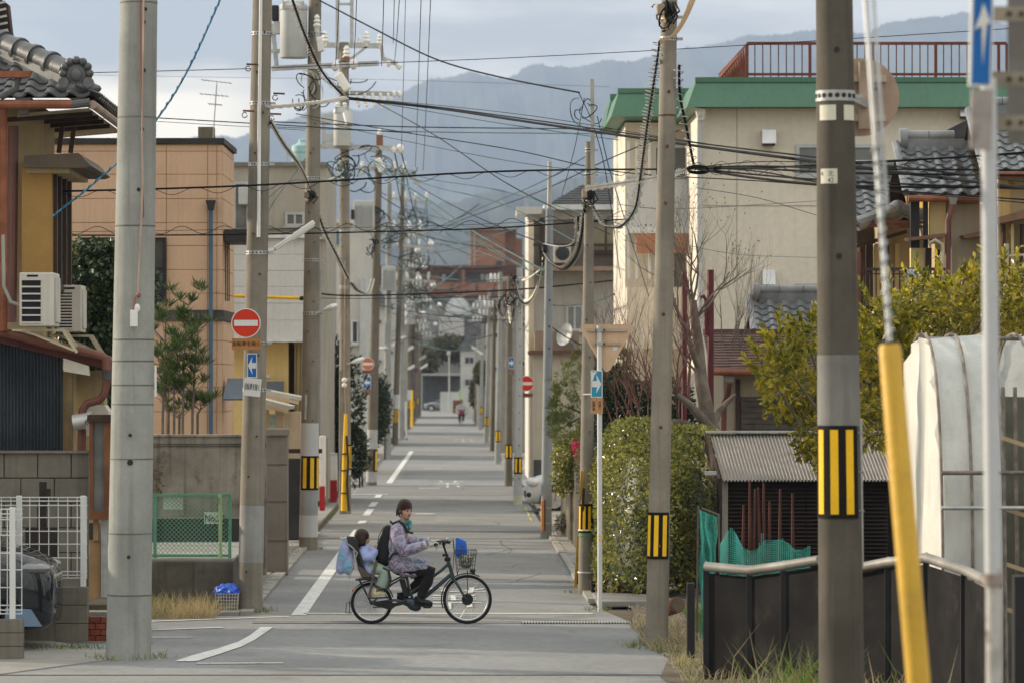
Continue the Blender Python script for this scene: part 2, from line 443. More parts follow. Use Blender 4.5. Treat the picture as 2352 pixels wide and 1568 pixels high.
# drain grating across the mouth of the verge
gr=thing('drain_grating','steel drain grating set in the asphalt near the hedge','grating',(1.6,50.05,0))
MB().box(.9,49.86,.001,2.52,50.2,.004).build('channel',mat('drain_dark',(.03,.03,.03),.9),gr)
for k in range(42):
 x=.92+k*.038
 MB().box(x,49.9,.004,x+.016,50.16,.02).build('grate_bar',mat('grate_steel',(.5,.5,.48),.5,metal=.4),gr)
# ---- wooded hills
def ridge(name,prof,Y,foot,amp,jit,seed):
 xs=[p[0]for p in prof]
 def h(x):
  for i in range(len(prof)-1):
   if prof[i][0]<=x<=prof[i+1][0]:
    u=(x-prof[i][0])/(prof[i+1][0]-prof[i][0]);u=u*u*(3-2*u)*.5+u*.5
    return prof[i][1]*(1-u)+prof[i+1][1]*u
  return prof[0][1]if x<xs[0]else prof[-1][1]
 nu,nv=900,16
 def fn(u,v):
  x=xs[0]+u*(xs[-1]-xs[0]);y=h(x)
  y+=5*noise.fractal((x*.02,seed,0),1,2,4)
  t=min(1,v/.8)
  p=W(x,y,Y)
  z=p.z-abs(noise.noise((x*.35,seed,0)))*0+(noise.noise((x*.16,seed,2))*jit+max(0,noise.noise((x*.45,seed,5)))*jit*1.2)*Y/F
  if v<=.8:
   yy=Y-foot*(1-t);zz=z*(t**.8)+amp*noise.fractal((x*.012,t*4,seed),1,2,5)*math.sin(PI*t)
   return (p.x,yy+240*noise.noise((x*.01,t*3,seed+9))*math.sin(PI*t),zz-2*(1-t))
  w=(v-.8)/.2
  return (p.x,Y+w*500,z*(1-w))
 struct(MB().grid(fn,nu,nv),name,forest,smooth=True,angle=180)
ridge('hill',[(-900,330),(-300,345),(200,340),(370,330),(480,300),(576,292),(640,265),(720,248),(830,232),(900,208),(955,180),(1011,155),(1090,148),(1157,154),(1213,134),(1270,130),(1335,132),
      (1431,116),(1520,100),(1583,86),(1640,72),(1700,60),(1760,56),(1880,48),(1960,52),(2040,26),(2110,11),(2180,7),(2240,16),(2300,34),(2400,40),(2700,90),(3200,60),(3800,150)],
   8600,3000,48,5,3)
ridge('hill',[(-900,560),(300,540),(700,500),(900,480),(985,470),(1035,452),(1100,440),(1157,432),(1230,421),(1300,395),(1380,388),(1500,380),(1800,400),(2400,380),(3200,450),(3800,520)],
   4200,1800,26,6,8)
# ---- the air between
hz=bpy.data.materials.new('haze_air');hz.use_nodes=True
t=hz.node_tree;t.nodes.clear()
pvn=nn(t,'ShaderNodeVolumePrincipled');pvn.inputs['Color'].default_value=(.47,.60,.84,1);pvn.inputs['Density'].default_value=.00014
pvn.inputs['Anisotropy'].default_value=.15
o=nn(t,'ShaderNodeOutputMaterial');t.links.new(pvn.outputs[0],o.inputs['Volume'])
MB().box(-5300,-80,-1.6,5300,9400,960).build('haze',hz,kind='stuff')
# ================================================================== BUILDINGS ON THE NEAR LEFT
def tile_mesh(w=.30,l=.34,name='tile',th=.022):
 """one S-curved clay roof tile: x along the eave, y up the slope, z out"""
 b=MB();n=8
 def prof(u):return .040*(math.cos((u-.16)*2*PI)*(1 if u<.55 else .75))-.02
 top=[[(u/n*w,0,prof(u/n)+.035),(u/n*w,l,prof(u/n)+.0)]for u in range(n+1)]
 vs=[]
 for a,c in top:vs+=[a,c,(a[0],a[1],a[2]-th),(c[0],c[1],c[2]-th)]
 fs=[]
 for i in range(n):
  k=i*4;fs+=[(k,k+4,k+5,k+1),(k+2,k+3,k+7,k+6),(k,k+2,k+6,k+4)]
 b.add(vs,fs)
 return b.mesh(name,tile_mat,smooth=True,angle=40)
TILE=tile_mesh()
TILE_OLD=TILE.copy();TILE_OLD.materials.clear();TILE_OLD.materials.append(old_tile)
def tiles(parent,org,u,v,nc,nr,pu=.27,pv=.245,jit=.004,mesh=None,skip=None):
 """courses of tiles as single pieces; org = eave corner, u along the eave, v up the slope"""
 u=Vector(u).normalized();v=Vector(v).normalized();n=u.cross(v).normalized()
 for r in range(nr):
  for c in range(nc):
   if skip and skip(c,r):continue
   p=Vector(org)+u*(c*pu)+v*(r*pv)+n*RN.uniform(0,jit)
   M=Matrix(((u.x,v.x,n.x,p.x),(u.y,v.y,n.y,p.y),(u.z,v.z,n.z,p.z),(0,0,0,1)))
   inst(mesh or TILE,'roof_tile',parent,M@Matrix.Rotation(RN.uniform(-.006,.006),4,'Z'))
def window(parent,x0,y0,x1,y1,Y,fr,gl_,panes=2,t=.06,sill=True,name='window',proud=.05,mull_h=0):
 """framed window standing proud of a wall that faces the near end of the street (pixel rectangle at distance Y)"""
 a=W(x0,y1,Y);b=W(x1,y0,Y);f=MB()
 x0,z0,x1,z1=a.x,a.z,b.x,b.z
 f.box(x0,Y-proud,z0,x0+t,Y+.02,z1);f.box(x1-t,Y-proud,z0,x1,Y+.02,z1)
 f.box(x0+t,Y-proud,z1-t,x1-t,Y+.02,z1);f.box(x0+t,Y-proud,z0,x1-t,Y+.02,z0+t)
 o=f.build(name,fr,parent)
 pw=(x1-x0-2*t)/panes
 for k in range(panes):
  MB().box(x0+t+k*pw,Y-proud*.5+.012*(k%2),z0+t,x0+t+(k+1)*pw-.001,Y-.008+.004*(k%2),z1-t).build('pane',gl_,o)
  if k:
   MB().box(x0+t+k*pw-t*.45,Y-proud*.9,z0+t,x0+t+k*pw+t*.45,Y-proud*.5-.004,z1-t).build('mullion',fr,o)
 for k in range(mull_h):
  z=z0+(z1-z0)*(k+1)/(mull_h+1)
  MB().box(x0+t,Y-proud*.9,z-.02,x1-t,Y-proud*.5-.006,z+.02).build('rail',fr,o)
 if sill:MB().box(x0-.04,Y-proud-.05,z0-.04,x1+.04,Y+.02,z0-.002).build('sill',fr,o)
 return o
# ------------------------------------------------------------------ ochre tiled house at the near corner
ochre=mat('ochre_render',(.36,.215,.07),.9,var=.16,scale=1.2,bump=.15,bscale=70,streak=.2)
cream=mat('cream_render',(.44,.35,.20),.9,var=.1,scale=1.5,bump=.12,streak=.2)
darkwood=mat('dark_wood',(.05,.03,.02),.75,var=.3,scale=5)
brownwood=mat('brown_wood',(.16,.065,.03),.7,var=.25,scale=4,streak=.3)
corr=mat('slate_blue_corrugated',(.06,.072,.085),.6,var=.2,scale=2,streak=.5,metal=.2)
ivory=mat('ivory_plastic',(.56,.53,.46),.5,var=.08,streak=.2)
hs=thing('ochre_house','old ochre walled house with grey tiled roof behind the white mesh fences','house',(-6.5,52,0))
# upper body, bay with window, lower body
a=W(20,0,50.6)
MB().box(-12,50.6,3.4,W(100,0,50.6).x,52.0,6.75).build('wall',cream,hs)
bx1=W(118,0,50.0).x
bay=MB().box(W(50,0,50).x,50.0,W(0,668,50).z,bx1,52.35,W(0,385,50).z).build('bay_wall',ochre,hs)
w_=MB()
z0,z1=W(0,655,50.6).z,W(0,398,50.6).z
for y in (50.28,50.85,51.5,52.15):w_.box(bx1-.01,y-.05,z0,bx1+.05,y+.05,z1)
w_.box(bx1-.01,50.23,z1,bx1+.05,52.2,z1+.08);w_.box(bx1-.01,50.23,z0-.08,bx1+.07,52.2,z0)
wf=w_.build('window',brownm,hs)
for y in (50.28,50.85,51.5):MB().box(bx1+.005,y+.05,z0,bx1+.02,y+.54,z1).build('pane',glass,wf)
hood=MB().ext([W(55,358,49.75),W(55,385,49.75),W(196,386,49.75),W(208,381,49.75),W(180,352,49.75)],(0,2.9,0))
hood.build('window_hood',mat('hood_tin',(.11,.085,.06),.6,var=.2,streak=.3),hs)
MB().pbox(60,386,160,398,49.95,2.5).build('hood_soffit',cream,hs)
# main roof: front slope and side slope meeting on a hip ridge
ez=W(0,226,49.2).z;ex=W(206,0,49.2).x
hipdir=Vector((-1,1,.47))
c0=Vector((ex,49.2,ez))
MB().add([c0,c0+hipdir*5,Vector((-14,54.2,ez+2.35)),Vector((-14,49.2,ez))],[(0,1,2,3)]).ext([c0+Vector((0,0,-.10)),Vector((-14,49.2,ez-.10)),Vector((-14,49.2,ez-.02)),c0+Vector((0,0,-.02))],(0,.06,0)).build('roof',darkwood,hs)
MB().add([c0,c0+Vector((0,5.1,0)),c0+Vector((-5,5.1,2.35)),c0+hipdir*5],[(0,1,2,3)]).build('roof',darkwood,hs)
su=Vector((1,0,0));sv=Vector((0,1,.47))
off=Vector((0,0,.03))
tiles(hs,c0+Vector((-30*.27-.02,-.12,.02)),su,sv,30,9,mesh=TILE_OLD,skip=lambda c,r:(29-c)*.27+.1<r*.222)
tiles(hs,c0+Vector((.12,.0,.02)),(0,1,0),(-1,0,.47),18,6,mesh=TILE_OLD,skip=lambda c,r:c*.27<r*.222-.1)
# the hip ridge of half-round tiles with collars, ending in an ornament
rb=c0+hipdir*.22+Vector((0,0,.10));rt=rb+hipdir*3.0
MB().bar(rb+hipdir*.02,rt,.24,.20).build('ridge_base',mat('ridge_mortar',(.30,.30,.28),.85,var=.15,streak=.3),hs)
for k in range(9):
 p=rb+hipdir*(.10+k*.235)+Vector((0,0,.13));q=p+hipdir*.235
 MB().tube([p,q],.135,14).build('ridge_tile',old_tile,hs,smooth=True)
 MB().tube([q-hipdir*.03,q+hipdir*.01],.165,14).build('ridge_collar',old_tile,hs,smooth=True)
orn=MB()
oc=rb+Vector((.04,-.06,.10))
orn.ell(oc,(.20,.12,.20),16,10);orn.tube([oc+Vector((-.16,-.06,-.1)),oc+Vector((-.16,-.14,-.1))],.07,12);orn.tube([oc+Vector((.16,-.06,-.1)),oc+Vector((.16,-.14,-.1))],.07,12)
for k in range(7):
 an=PI*k/6;orn.ell(oc+Vector((math.cos(an)*.17,-.08,math.sin(an)*.17+.02)),.055,8,6)
orn.ell(oc+Vector((0,-.11,.0)),(.08,.06,.09),10,8);orn.ell(oc+Vector((0,.0,-.17)),(.32,.14,.10),12,8)
orn.build('ridge_ornament',old_tile,hs,smooth=True,angle=60)
# second ridge end peeping in at the top corner
rp=W(10,60,52.5)
MB().tube([rp+Vector((-2,2,.95)),rp+Vector((-.25,.25,.1))],.15,12).build('ridge_tile',old_tile,hs,smooth=True)
MB().ext([W(-40,112,52.4),W(30,118,52.4),W(18,10,52.4),W(-40,-30,52.4)],(0,.3,0)).build('gable_end',darkwood,hs)
for k in range(6):MB().bar(W(-30,95-k*16,52.3),W(20-k*1.5,85-k*16,52.3),.05,.03).build('gable_slat',galv,hs)
# eaves: copper gutter, soffit, rafters under the side eave
g0=W(-20,241,49.05);g1=W(166,241,49.05)
MB().tube([g0,g1],.055,10).build('gutter',copper,hs,smooth=True)
MB().tube([g1+Vector((.0,0,0)),W(206,236,49.05)],.056,10).build('gutter',mat('lead_grey_gutter',(.09,.09,.09),.6),hs,smooth=True)
MB().tube([c0+Vector((.05,-.12,-.09)),c0+Vector((.05,5.1,-.09))],.055,10).build('gutter',mat('weathered_gutter',(.33,.25,.19),.6,var=.2,streak=.3),hs,smooth=True)
MB().add([W(40,262,49.3),c0+Vector((-.02,.08,-.12)),c0+Vector((-.02,5.1,-.12)),Vector((-6.2,54.3,ez-.25))],[(0,1,2,3)]).build('soffit',mat('soffit_board',(.42,.36,.25),.9,var=.15,streak=.4),hs)
for y in (49.9,50.7,51.5,52.4):MB().bar((-6.3,y,ez-.27),(ex-.03,y,ez-.145),.07,.06).build('rafter',darkwood,hs)
for xx in (143,170):MB().bar(W(xx,292,51.0),W(xx-8,352,51.0),.06).build('bracket',brownm,hs)
# downpipes
MB().tube([W(8,232,49.3),W(8,760,49.3)],.05,10).build('downpipe',copper,hs,smooth=True)
MB().tube([W(31,290,50.3),W(26,740,50.3)],.07,10).build('downpipe',mat('pinkish_pipe',(.20,.10,.085),.6,streak=.3),hs,smooth=True)
MB().ext([W(34,225,49.1),W(72,225,49.1),W(62,262,49.1),W(44,262,49.1)],(0,.22,0)).build('gutter_hopper',mat('lead_grey_gutter',(.09,.09,.09),.6),hs)
MB().ext([W(0,163,49.0),W(72,163,49.0),W(66,178,49.0),W(0,178,49.0)],(0,.15,0)).build('upper_gutter',copper,hs)
MB().tube([W(42,178,49.1),W(36,205,49.1),W(0,225,49.1)],.045,8).build('downpipe',mat('lead_grey_gutter',(.09,.09,.09),.6),hs,smooth=True)
# lean-to with corrugated sheet front, red-brown verge and drainpipe
lt=[W(-40,752,49.5),W(-40,778,49.5),W(246,848,49.5),W(250,826,49.5)]
MB().ext(lt,(0,3.2,0)).build('lean_to_roof',maroon,hs)
MB().tube([W(-40,752,49.4),W(120,792,49.4),W(228,815,49.4),W(243,822,49.4),W(246,850,49.4)],.06,10).build('gutter',mat('brown_pipe',(.16,.065,.045),.55,var=.2,streak=.3),hs,smooth=True)
cs=MB();A0,A1=W(-40,0,49.6).x,W(144,0,49.6).x;zb=W(0,1066,49.6).z
n=90
def cz(u):x=A0+u*(A1-A0);return W(0,778,49.5).z-(x-W(-40,0,49.5).x)/(W(246,0,49.5).x-W(-40,0,49.5).x)*(W(0,778,49.5).z-W(0,848,49.5).z)
cs.grid(lambda u,v:(A0+u*(A1-A0),49.6+.018*math.cos(u*24*2*PI),zb+v*(cz(u)-zb)),192,1)
cs.build('corrugated_sheet',corr,hs,smooth=True)
MB().box(-12,49.66,zb-.02,A1-.01,51.5,3.3).build('lean_to_wall',cream,hs)
MB().pbox(145,848,166,1060,49.62,.12).build('post',mat('weathered_post',(.20,.14,.07),.9,var=.3,streak=.5),hs)
MB().ext([W(146,822,49.45),W(204,840,49.45),W(206,862,49.45),W(146,852,49.45)],(0,.1,0)).build('barge_board',ivory,hs)
MB().pbox(166,850,240,1200,51.6,.4).build('lower_wall',cream,hs)
MB().ext([W(195,930,50.6),W(240,930,50.6),W(250,945,50.6),W(250,1000,50.6),W(195,1000,50.6)],(0,.5,0)).build('meter_cover',ivory,hs)
MB().tube([W(247,850,49.6),W(247,872,49.6)],.075,10).build('gutter_hopper',mat('lead_grey_gutter',(.09,.09,.09),.6),hs,smooth=True)
MB().tube([W(246,870,49.6),W(240,905,49.6),W(228,918,49.6),W(200,926,49.6),W(190,940,49.6),W(187,1060,49.6)],.055,10).build('downpipe',MATS['brown_pipe'],hs,smooth=True)
ex_=MB().tube([W(168,970,49.45),W(196,966,49.45)],.105,14)
ex_.tube([W(196,966,49.45),W(205,958,49.45),W(209,970,49.45)],[.105,.10,.02],14)
ex_.build('vent_duct',mat('aluminium_duct',(.55,.55,.53),.4,metal=.4),hs,smooth=True)
def ac_unit(name,x0,y0,x1,y1,Y,depth,label,slots):
 a=W(x0,y1,Y);b=W(x1,y0,Y)
 r=thing(name,label,'air conditioner',((a.x+b.x)/2,Y,a.z),'air conditioner units on brackets')
 w=b.x-a.x;h=b.z-a.z
 sx=w*.62
 MB().box(a.x,Y,a.z+.03,b.x,Y+depth,b.z).build('casing',ivory,r,bev=.018)
 MB().box(a.x+.035,Y-.004,a.z+.09,a.x+sx,Y+.001,b.z-.09).build('grille_back',mat('ac_dark',(.012,.012,.018),.7),r)
 for k in range(slots+1):
  z=a.z+.08+(h-.17)*k/slots
  MB().box(a.x+.03,Y-.016,z-.010,a.x+sx+.01,Y-.005,z+.010).build('grille_bar',ivory,r)
 MB().box(b.x+.001,Y+.08,a.z+.08,b.x+.018,Y+depth-.06,b.z-.06).build('fan_grille',mat('ac_grille',(.48,.46,.42),.5),r,bev=.006)
 MB().box(a.x+.1,Y-.006,b.z-.055,a.x+.24,Y-.001,b.z-.03).build('handle',MATS['ac_dark'],r)
 f=MB()
 for yy in (Y+.12,Y+depth-.12):
  f=MB()
  f.box(a.x-.1,yy-.02,a.z-.03,b.x+.12,yy+.02,a.z-.002)
  f.bar((b.x+.1,yy,a.z-.02),(b.x+.28,yy,a.z-.30),.035)
  f.bar((a.x+.05,yy,a.z-.02),(b.x+.24,yy,a.z-.27),.03)
  f.build('bracket',mat('yellowed_bracket',(.45,.40,.27),.6,streak=.3),r)
 MB().tube([(a.x,Y+.1,a.z+.3),(a.x-.12,Y+.12,a.z+.34),(a.x-.22,Y+.2,a.z+.55),(a.x-.24,Y+.3,a.z+1.2)],.025,8).build('pipe',mat('ac_pipe',(.30,.30,.27),.7),r,smooth=True)
ac_unit('air_conditioner',44,626,124,755,48.8,.7,'air conditioner with six wide dark slots on bracket above the lean-to',6)
ac_unit('air_conditioner',130,655,187,768,51.0,.62,'air conditioner with many narrow slots set further back near the ivy',12)
# ------------------------------------------------------------------ block wall, posts, gate panel by the ochre house
bw=thing('block_wall','stained concrete block wall below the corrugated sheet of the ochre house','wall',(W(80,0,49.2).x,49.2,0))
xw0,xw1=W(-80,0,49.2).x,W(202,0,49.2).x
zt=W(0,1040,49.2).z
MB().box(xw0,49.25,0,xw1-.01,49.42,zt-.01).build('mortar_core',blackstain,bw)
r=0;z=0
bh=zt/7
for r in range(7):
 x=xw1-.43*(1.0 if r%2 else .5)
 xe=xw1
 while xe>xw0:
  MB().box(max(x,xw0)+.006,49.2+RN.uniform(-.006,.006),r*bh+.006,xe-.006,49.43,(r+1)*bh-.006).build('block',block,bw,bev=.006)
  xe=x;x -= .43
MB().box(xw0,49.16,zt,xw1+.02,49.47,zt+.03).build('coping',block,bw)
gp=thing('brown_gate_panel','dark brown wooden frame panel standing between the block wall and the thick pole','panel',(W(228,0,49).x,49,0))
MB().pbox(205,968,214,1192,49.0,.1).build('frame_post',brownwood,gp);MB().pbox(238,968,262,1192,49.0,.1).build('frame_post',brownwood,gp)
MB().pbox(200,952,268,968,48.95,.5).build('frame_head',darkwood,gp);MB().pbox(214,1172,238,1192,49.0,.1).build('frame_sill',brownwood,gp)
MB().pbox(214,968,238,1172,49.06,.03).build('pane',mat('dusty_glass',(.14,.15,.14),.3,var=.4,scale=2),gp)
MB().pbox(214,1192,226,1240,49.1,.1).build('foot',mat('pale_wood',(.34,.21,.10),.8,var=.2),gp);MB().pbox(232,1192,246,1400,49.1,.1).build('foot',galv,gp)
MB().pbox(205,1240,232,1400,49.15,.12).build('side_board',MATS['pale_wood'],gp)
dp=thing('dark_sign_post','dark square post with a blank brown board behind the white mesh fence','post',(W(96,0,47.8).x,47.8,0))
MB().pbox(90,1106,106,1440,47.8,.09).build('post',mat('dark_brown_metal',(.03,.022,.018),.7),dp)
MB().pbox(58,1210,133,1325,47.72,.05).build('board',MATS['dark_brown_metal'],dp);MB().pbox(104,1122,115,1155,47.75,.1).build('light_box',MATS['dark_brown_metal'],dp)
br=thing('brick_edging','low red brick edging with soil on top beside the thick pole','edging',(W(222,0,46.6).x,46.6,0))
brick=mat('red_brick',(.20,.055,.03),.9,var=.3,scale=6,bump=.3)
for r in range(4):
 for k in range(3):
  x0=W(196+k*24-(r%2)*12,0,46.6).x
  MB().box(x0,46.6,r*.075,x0+.118,46.8,r*.075+.066).build('brick',brick,br)
MB().pbox(196,1388,262,1400,46.7,1.6).build('soil',earth,br)
# ------------------------------------------------------------------ white mesh fences on block footings
def mesh_fence(label,x0,x1,ytop,ybot,ybase,Y,posts,pitch):
 a=W(x0,ybot,Y);b=W(x1,ytop,Y)
 r=thing('mesh_fence',label,'fence',((a.x+b.x)/2,Y,0),'white mesh fences on block footings')
 zb=W(0,ybase,Y).z
 n=int((b.x-a.x)/pitch)
 m=MB()
 for k in range(n+1):
  x=b.x-k*pitch;MB().box(x-.005,Y-.005,a.z,x+.005,Y+.005,b.z).build('vertical_wire',whitem,r)
 for f in (0,.045,.10,.25,.42,.58,.75,.92,.965,1):
  z=b.z+(a.z-b.z)*f;MB().box(a.x,Y-.016,z-.006,b.x+.01,Y-.006,z+.006).build('horizontal_wire',whitem,r)
 for p in posts:
  x=W(p,0,Y).x;MB().box(x-.033,Y-.07,zb,x+.033,Y-.017,b.z+.02).build('post',whitem,r,bev=.006)
 z=0;rows=3
 for i in range(rows):
  for k in range(int((b.x-a.x)/.4)+1):
   xe=b.x+.02-k*.4
   MB().box(xe-.395,Y-.08,i*zb/rows+.002,xe,Y+.08,(i+1)*zb/rows-.004).build('block',block,r,bev=.006)
mesh_fence('white mesh fence on block footing that ends against the brick edging',-70,199,1141,1326,1346,46.6,(192,45,-60),.115)
mesh_fence('white mesh fence on a low footing standing in front of the dark car',-60,50,1168,1408,1420,43.6,(30,-50),.082)
# ------------------------------------------------------------------ ivy-covered tree is in the plants section
# ------------------------------------------------------------------ peach panelled building
peach=mat('peach_panel',(.60,.40,.265),.9,var=.08,scale=1.2,bump=.12,bscale=60,streak=.18,stain=.12,stainc=(.33,.2,.13))
groove=mat('panel_joint',(.46,.30,.14),.95,var=.2)
pb=thing('peach_building','peach coloured flat roofed building with square panel joints and a blue downpipe','building',(W(340,0,66).x,66,0))
PY=66.0
xr=W(511,0,PY).x;xl=W(120,0,PY).x;xs=W(537,0,69.0)
core=[(xl,PY+.03),(xr-.02,PY+.03),(xs.x-.03,69.0),(xs.x-1.4,73),(xl,73)]
zt=W(0,330,PY).z
MB().ext([(x,y,0)for x,y in core],(0,0,zt)).build('wall',groove,pb)
rowy=[333,348,401,457,512,565,620,674,713,736,782,836,889,945,1003,1060,1200]
colx=[120,163,273,382,477,498,511]
win=(184,546,381,688)
for i in range(len(rowy)-1):
 if rowy[i]==713:continue
 for j in range(len(colx)-1):
  x0,x1,y0,y1=colx[j],colx[j+1],rowy[i],rowy[i+1]
  if x0>=163 and x1<=382 and y0>=565 and y1<=674:continue
  if j==4 or (j==3):pass
  MB().pbox(x0+.5,y0+.45,x1-.5,y1-.45,PY+RN.uniform(-.004,.004),.06).build('wall_panel',peach,pb,bev=.006)
# side panels turning the corner
for i in range(len(rowy)-1):
 if rowy[i]==713:continue
 z0,z1=W(0,rowy[i+1]-.7,PY).z,W(0,rowy[i]+.7,PY).z
 MB().ext([(xr+.004,PY+.02,z0),(xs.x+.004,69.0,z0),(xs.x+.004,69.0,z1),(xr+.004,PY+.02,z1)],(-.05,.02,0)).build('wall_panel',peach,pb)
MB().ext([(xl,PY-.06,zt),(xr+.03,PY-.06,zt),(xs.x+.05,69.05,zt),(xs.x-1.4,73,zt),(xl,73,zt)],(0,0,.09)).build('roof_edge',mat('dark_flashing',(.035,.032,.03),.6,streak=.2),pb)
zl0,zl1=W(0,736,PY).z,W(0,713,PY).z
MB().ext([(xl,PY-.05,zl0),(xr+.03,PY-.05,zl0),(xs.x+.05,69,zl0),(xl,70,zl0)],(0,0,zl1-zl0)).build('ledge',mat('mossy_ledge',(.075,.07,.06),.9,var=.3,scale=3,bump=.4),pb)
window(pb,184,546,381,688,PY-.02,blackm,glass,3,t=.05,mull_h=1,proud=.06)
MB().tube([W(484,470,PY-.1),W(484,1180,PY-.1)],.038,10).build('downpipe',mat('blue_grey_pipe',(.07,.13,.19),.5,streak=.2),pb,smooth=True)
MB().ext([W(472,460,PY-.18),W(495,460,PY-.18),W(490,482,PY-.18),(W(478,482,PY-.18))],(0,.14,0)).build('gutter_hopper',mat('dark_flashing',(.035,.032,.03),.6),pb)
MB().pbox(515,527,566,556,PY+.1,1.6).build('window_hood',mat('dark_flashing',(.035,.032,.03),.6),pb,bev=.01)
for xx in (517,521,525):MB().pbox(xx,556,xx+2.4,692,PY+.3,.02).build('window_slit',blackm,pb)
MB().ext([W(522,868,PY+.2),W(568,868,PY+.2),W(568,915,PY-.4),W(512,915,PY-.4)],(0,.5,-.03)).build('awning',mat('slate_awning',(.11,.135,.16),.5,streak=.2),pb)
MB().pbox(455,292,491,325,PY+1.5,.4).build('chimney',mat('mossy_chimney',(.17,.15,.10),.9,var=.3,streak=.6),pb)
an=thing('tv_antenna','thin television antenna on the roof of the peach building','antenna',W(490,322,PY+1.4))
m_=MB().tube([W(489,322,PY+1.4),W(498,192,PY+1.4)],.011,6)
m_.build('mast',galv,an)
for (xa,ya,xb,yb)in ((462,184,533,192),(458,216,525,222),(478,239,510,242)):
 MB().bar(W(xa,ya,PY+1.4),W(xb,yb,PY+1.4),.012).build('boom',galv,an)
 for k in range(7):
  q=W(xa,ya,PY+1.4).lerp(W(xb,yb,PY+1.4),(k+.5)/7);MB().bar(q+Vector((0,-.25,0)),q+Vector((0,.25,.0)),.006).build('element',galv,an)
# ------------------------------------------------------------------ retaining wall, raised car park and green fence
rw=thing('garden_wall','weathered grey concrete wall below the peach building','wall',(W(460,0,61).x,61,0))
MB().box(W(180,0,61).x,61,0,W(612,0,61).x,61.18,W(0,1003,61).z).build('wall_face',wallcon,rw)
MB().box(W(180,0,61).x,60.97,W(0,1003,61).z,W(613,0,61).x,61.21,W(0,997,61).z).build('coping',wallcon,rw,bev=.01)
for y in (1018,1023):MB().pbox(180,y,612,y+2,60.985,.01).build('groove_line',blackstain,rw)
gpil=thing('gate_pillar','square grey stone gate pillar with a flat cap near the carport','pillar',(W(636,0,62).x,62,0))
MB().pbox(612,990,660,1320,62,.5).build('shaft',mat('pillar_stone',(.22,.19,.16),.9,var=.15,streak=.4),gpil,bev=.012)
MB().pbox(610,984,662,1000,61.95,.6).build('cap',MATS['pillar_stone'],gpil,bev=.012)
for y in (1065,1150,1240):MB().pbox(612,y,660,y+2,61.99,.02).build('course_joint',blackstain,gpil)
lp=thing('car_park_ledge','black stained concrete ledge carrying the green fence','ledge',(W(420,0,52.6).x,52.6,0))
zl=W(0,1288,52.6).z
MB().box(W(100,0,52.6).x,52.6,0,W(535,0,52.6).x,60.9,zl).build('retaining_face',blackstain,lp,bev=.02)
MB().box(W(100,0,52.6).x,52.62,zl,W(534,0,52.6).x,60.9,zl+.03).build('slab',paving,lp)
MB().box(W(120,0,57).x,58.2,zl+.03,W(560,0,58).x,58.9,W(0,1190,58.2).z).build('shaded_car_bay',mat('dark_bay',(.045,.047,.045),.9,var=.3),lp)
gf=thing('green_chain_fence','green chain link fence panel with number plate on the concrete ledge','fence',(W(440,0,52.9).x,52.9,zl+.03))
green=mat('green_fence_paint',(.12,.33,.22),.55,var=.15,streak=.25)
fx0,fx1=W(330,0,52.9).x,W(531,0,52.9).x
fz0,fz1=W(0,1275,52.9).z,W(0,1136,52.9).z
for z in (fz0,fz1):MB().box(fx0,52.87,z-.018,fx1,52.93,z+.018).build('rail',green,gf)
for x in (W(356,0,52.9).x,W(528,0,52.9).x):MB().box(x-.02,52.86,zl,x+.02,52.94,fz1+.018).build('post',green,gf)
x=W(507,0,52.9).x;MB().tube([(x,52.82,zl-.1),(x,52.82,fz1+.01)],.024,10).build('support_post',mat('pale_green_paint',(.30,.42,.22),.6,streak=.3),gf,smooth=True)
lk=MB();d=.062;hgt=fz1-fz0;nx=int((fx1-fx0+hgt)/d)
for k in range(nx):
 x=fx0-hgt+k*d
 for s in (1,-1):
  p0,p1=(x,fz0),(x+hgt,fz1)
  if s<0:p0,p1=(x,fz1),(x+hgt,fz0)
  ta=max(0,(fx0-x)/hgt);tb=min(1,(fx1-x)/hgt)
  if tb<=ta:continue
  lk.tube([(p0[0]+hgt*ta,52.9+.003*s,p0[1]+(p1[1]-p0[1])*ta),(p0[0]+hgt*tb,52.9+.003*s,p0[1]+(p1[1]-p0[1])*tb)],.0032,4,caps=False)
lk.build('chain_link',green,gf,kind='stuff')
MB().pbox(375,1142,420,1169,52.95,.004).build('blank_plate',whitesign,gf)
pl_=MB().pbox(469,1175,512,1202,52.95,.004).build('number_plate',whitesign,gf)
text('No.20',.135,Matrix.Translation(W(493,1190,52.945))@FACE,'lettering',text_black,gf,sx=.8)
# ================================================================== BUILDINGS FURTHER ALONG THE LEFT SIDE
greywall=mat('greyish_render',(.36,.335,.28),.9,var=.1,scale=.8,streak=.35,stain=.3,stainc=(.22,.20,.15),sscale=.5)
palesiding=mat('pale_siding',(.56,.55,.52),.7,var=.06,scale=.6,streak=.18)
offwhite=mat('off_white_wall',(.55,.53,.48),.85,var=.08,scale=.6,streak=.22)
yellowwall=mat('yellow_render',(.66,.48,.20),.9,var=.08,streak=.2)
def wallbox(parent,x0,y0,x1,y1,Y,d,m,name='wall',bev=0):
 return MB().pbox(x0,y0,x1,y1,Y,d).build(name,m,parent,bev=bev)
gb=thing('flat_roofed_building','grey flat roofed concrete building with water tank behind the peach building','building',(W(640,0,94).x,94,0))
wallbox(gb,440,378,750,1150,94,8,greywall)
MB().pbox(438,373,752,382,93.9,8.2).build('parapet_cap',mat('grey_flashing',(.18,.17,.15),.7,streak=.3),gb)
MB().pbox(440,524,752,528,93.9,.1).build('band',mat('grey_flashing',(.18,.17,.15),.7),gb)
MB().pbox(440,545,752,550,93.88,.12).build('band',palesiding,gb)
window(gb,536,418,572,540,93.98,alu,mat('dull_glass',(.13,.135,.13),.25,var=.3),1)
window(gb,655,488,700,520,93.98,alu,mat('dull_glass',(.13,.135,.13),.25),2)
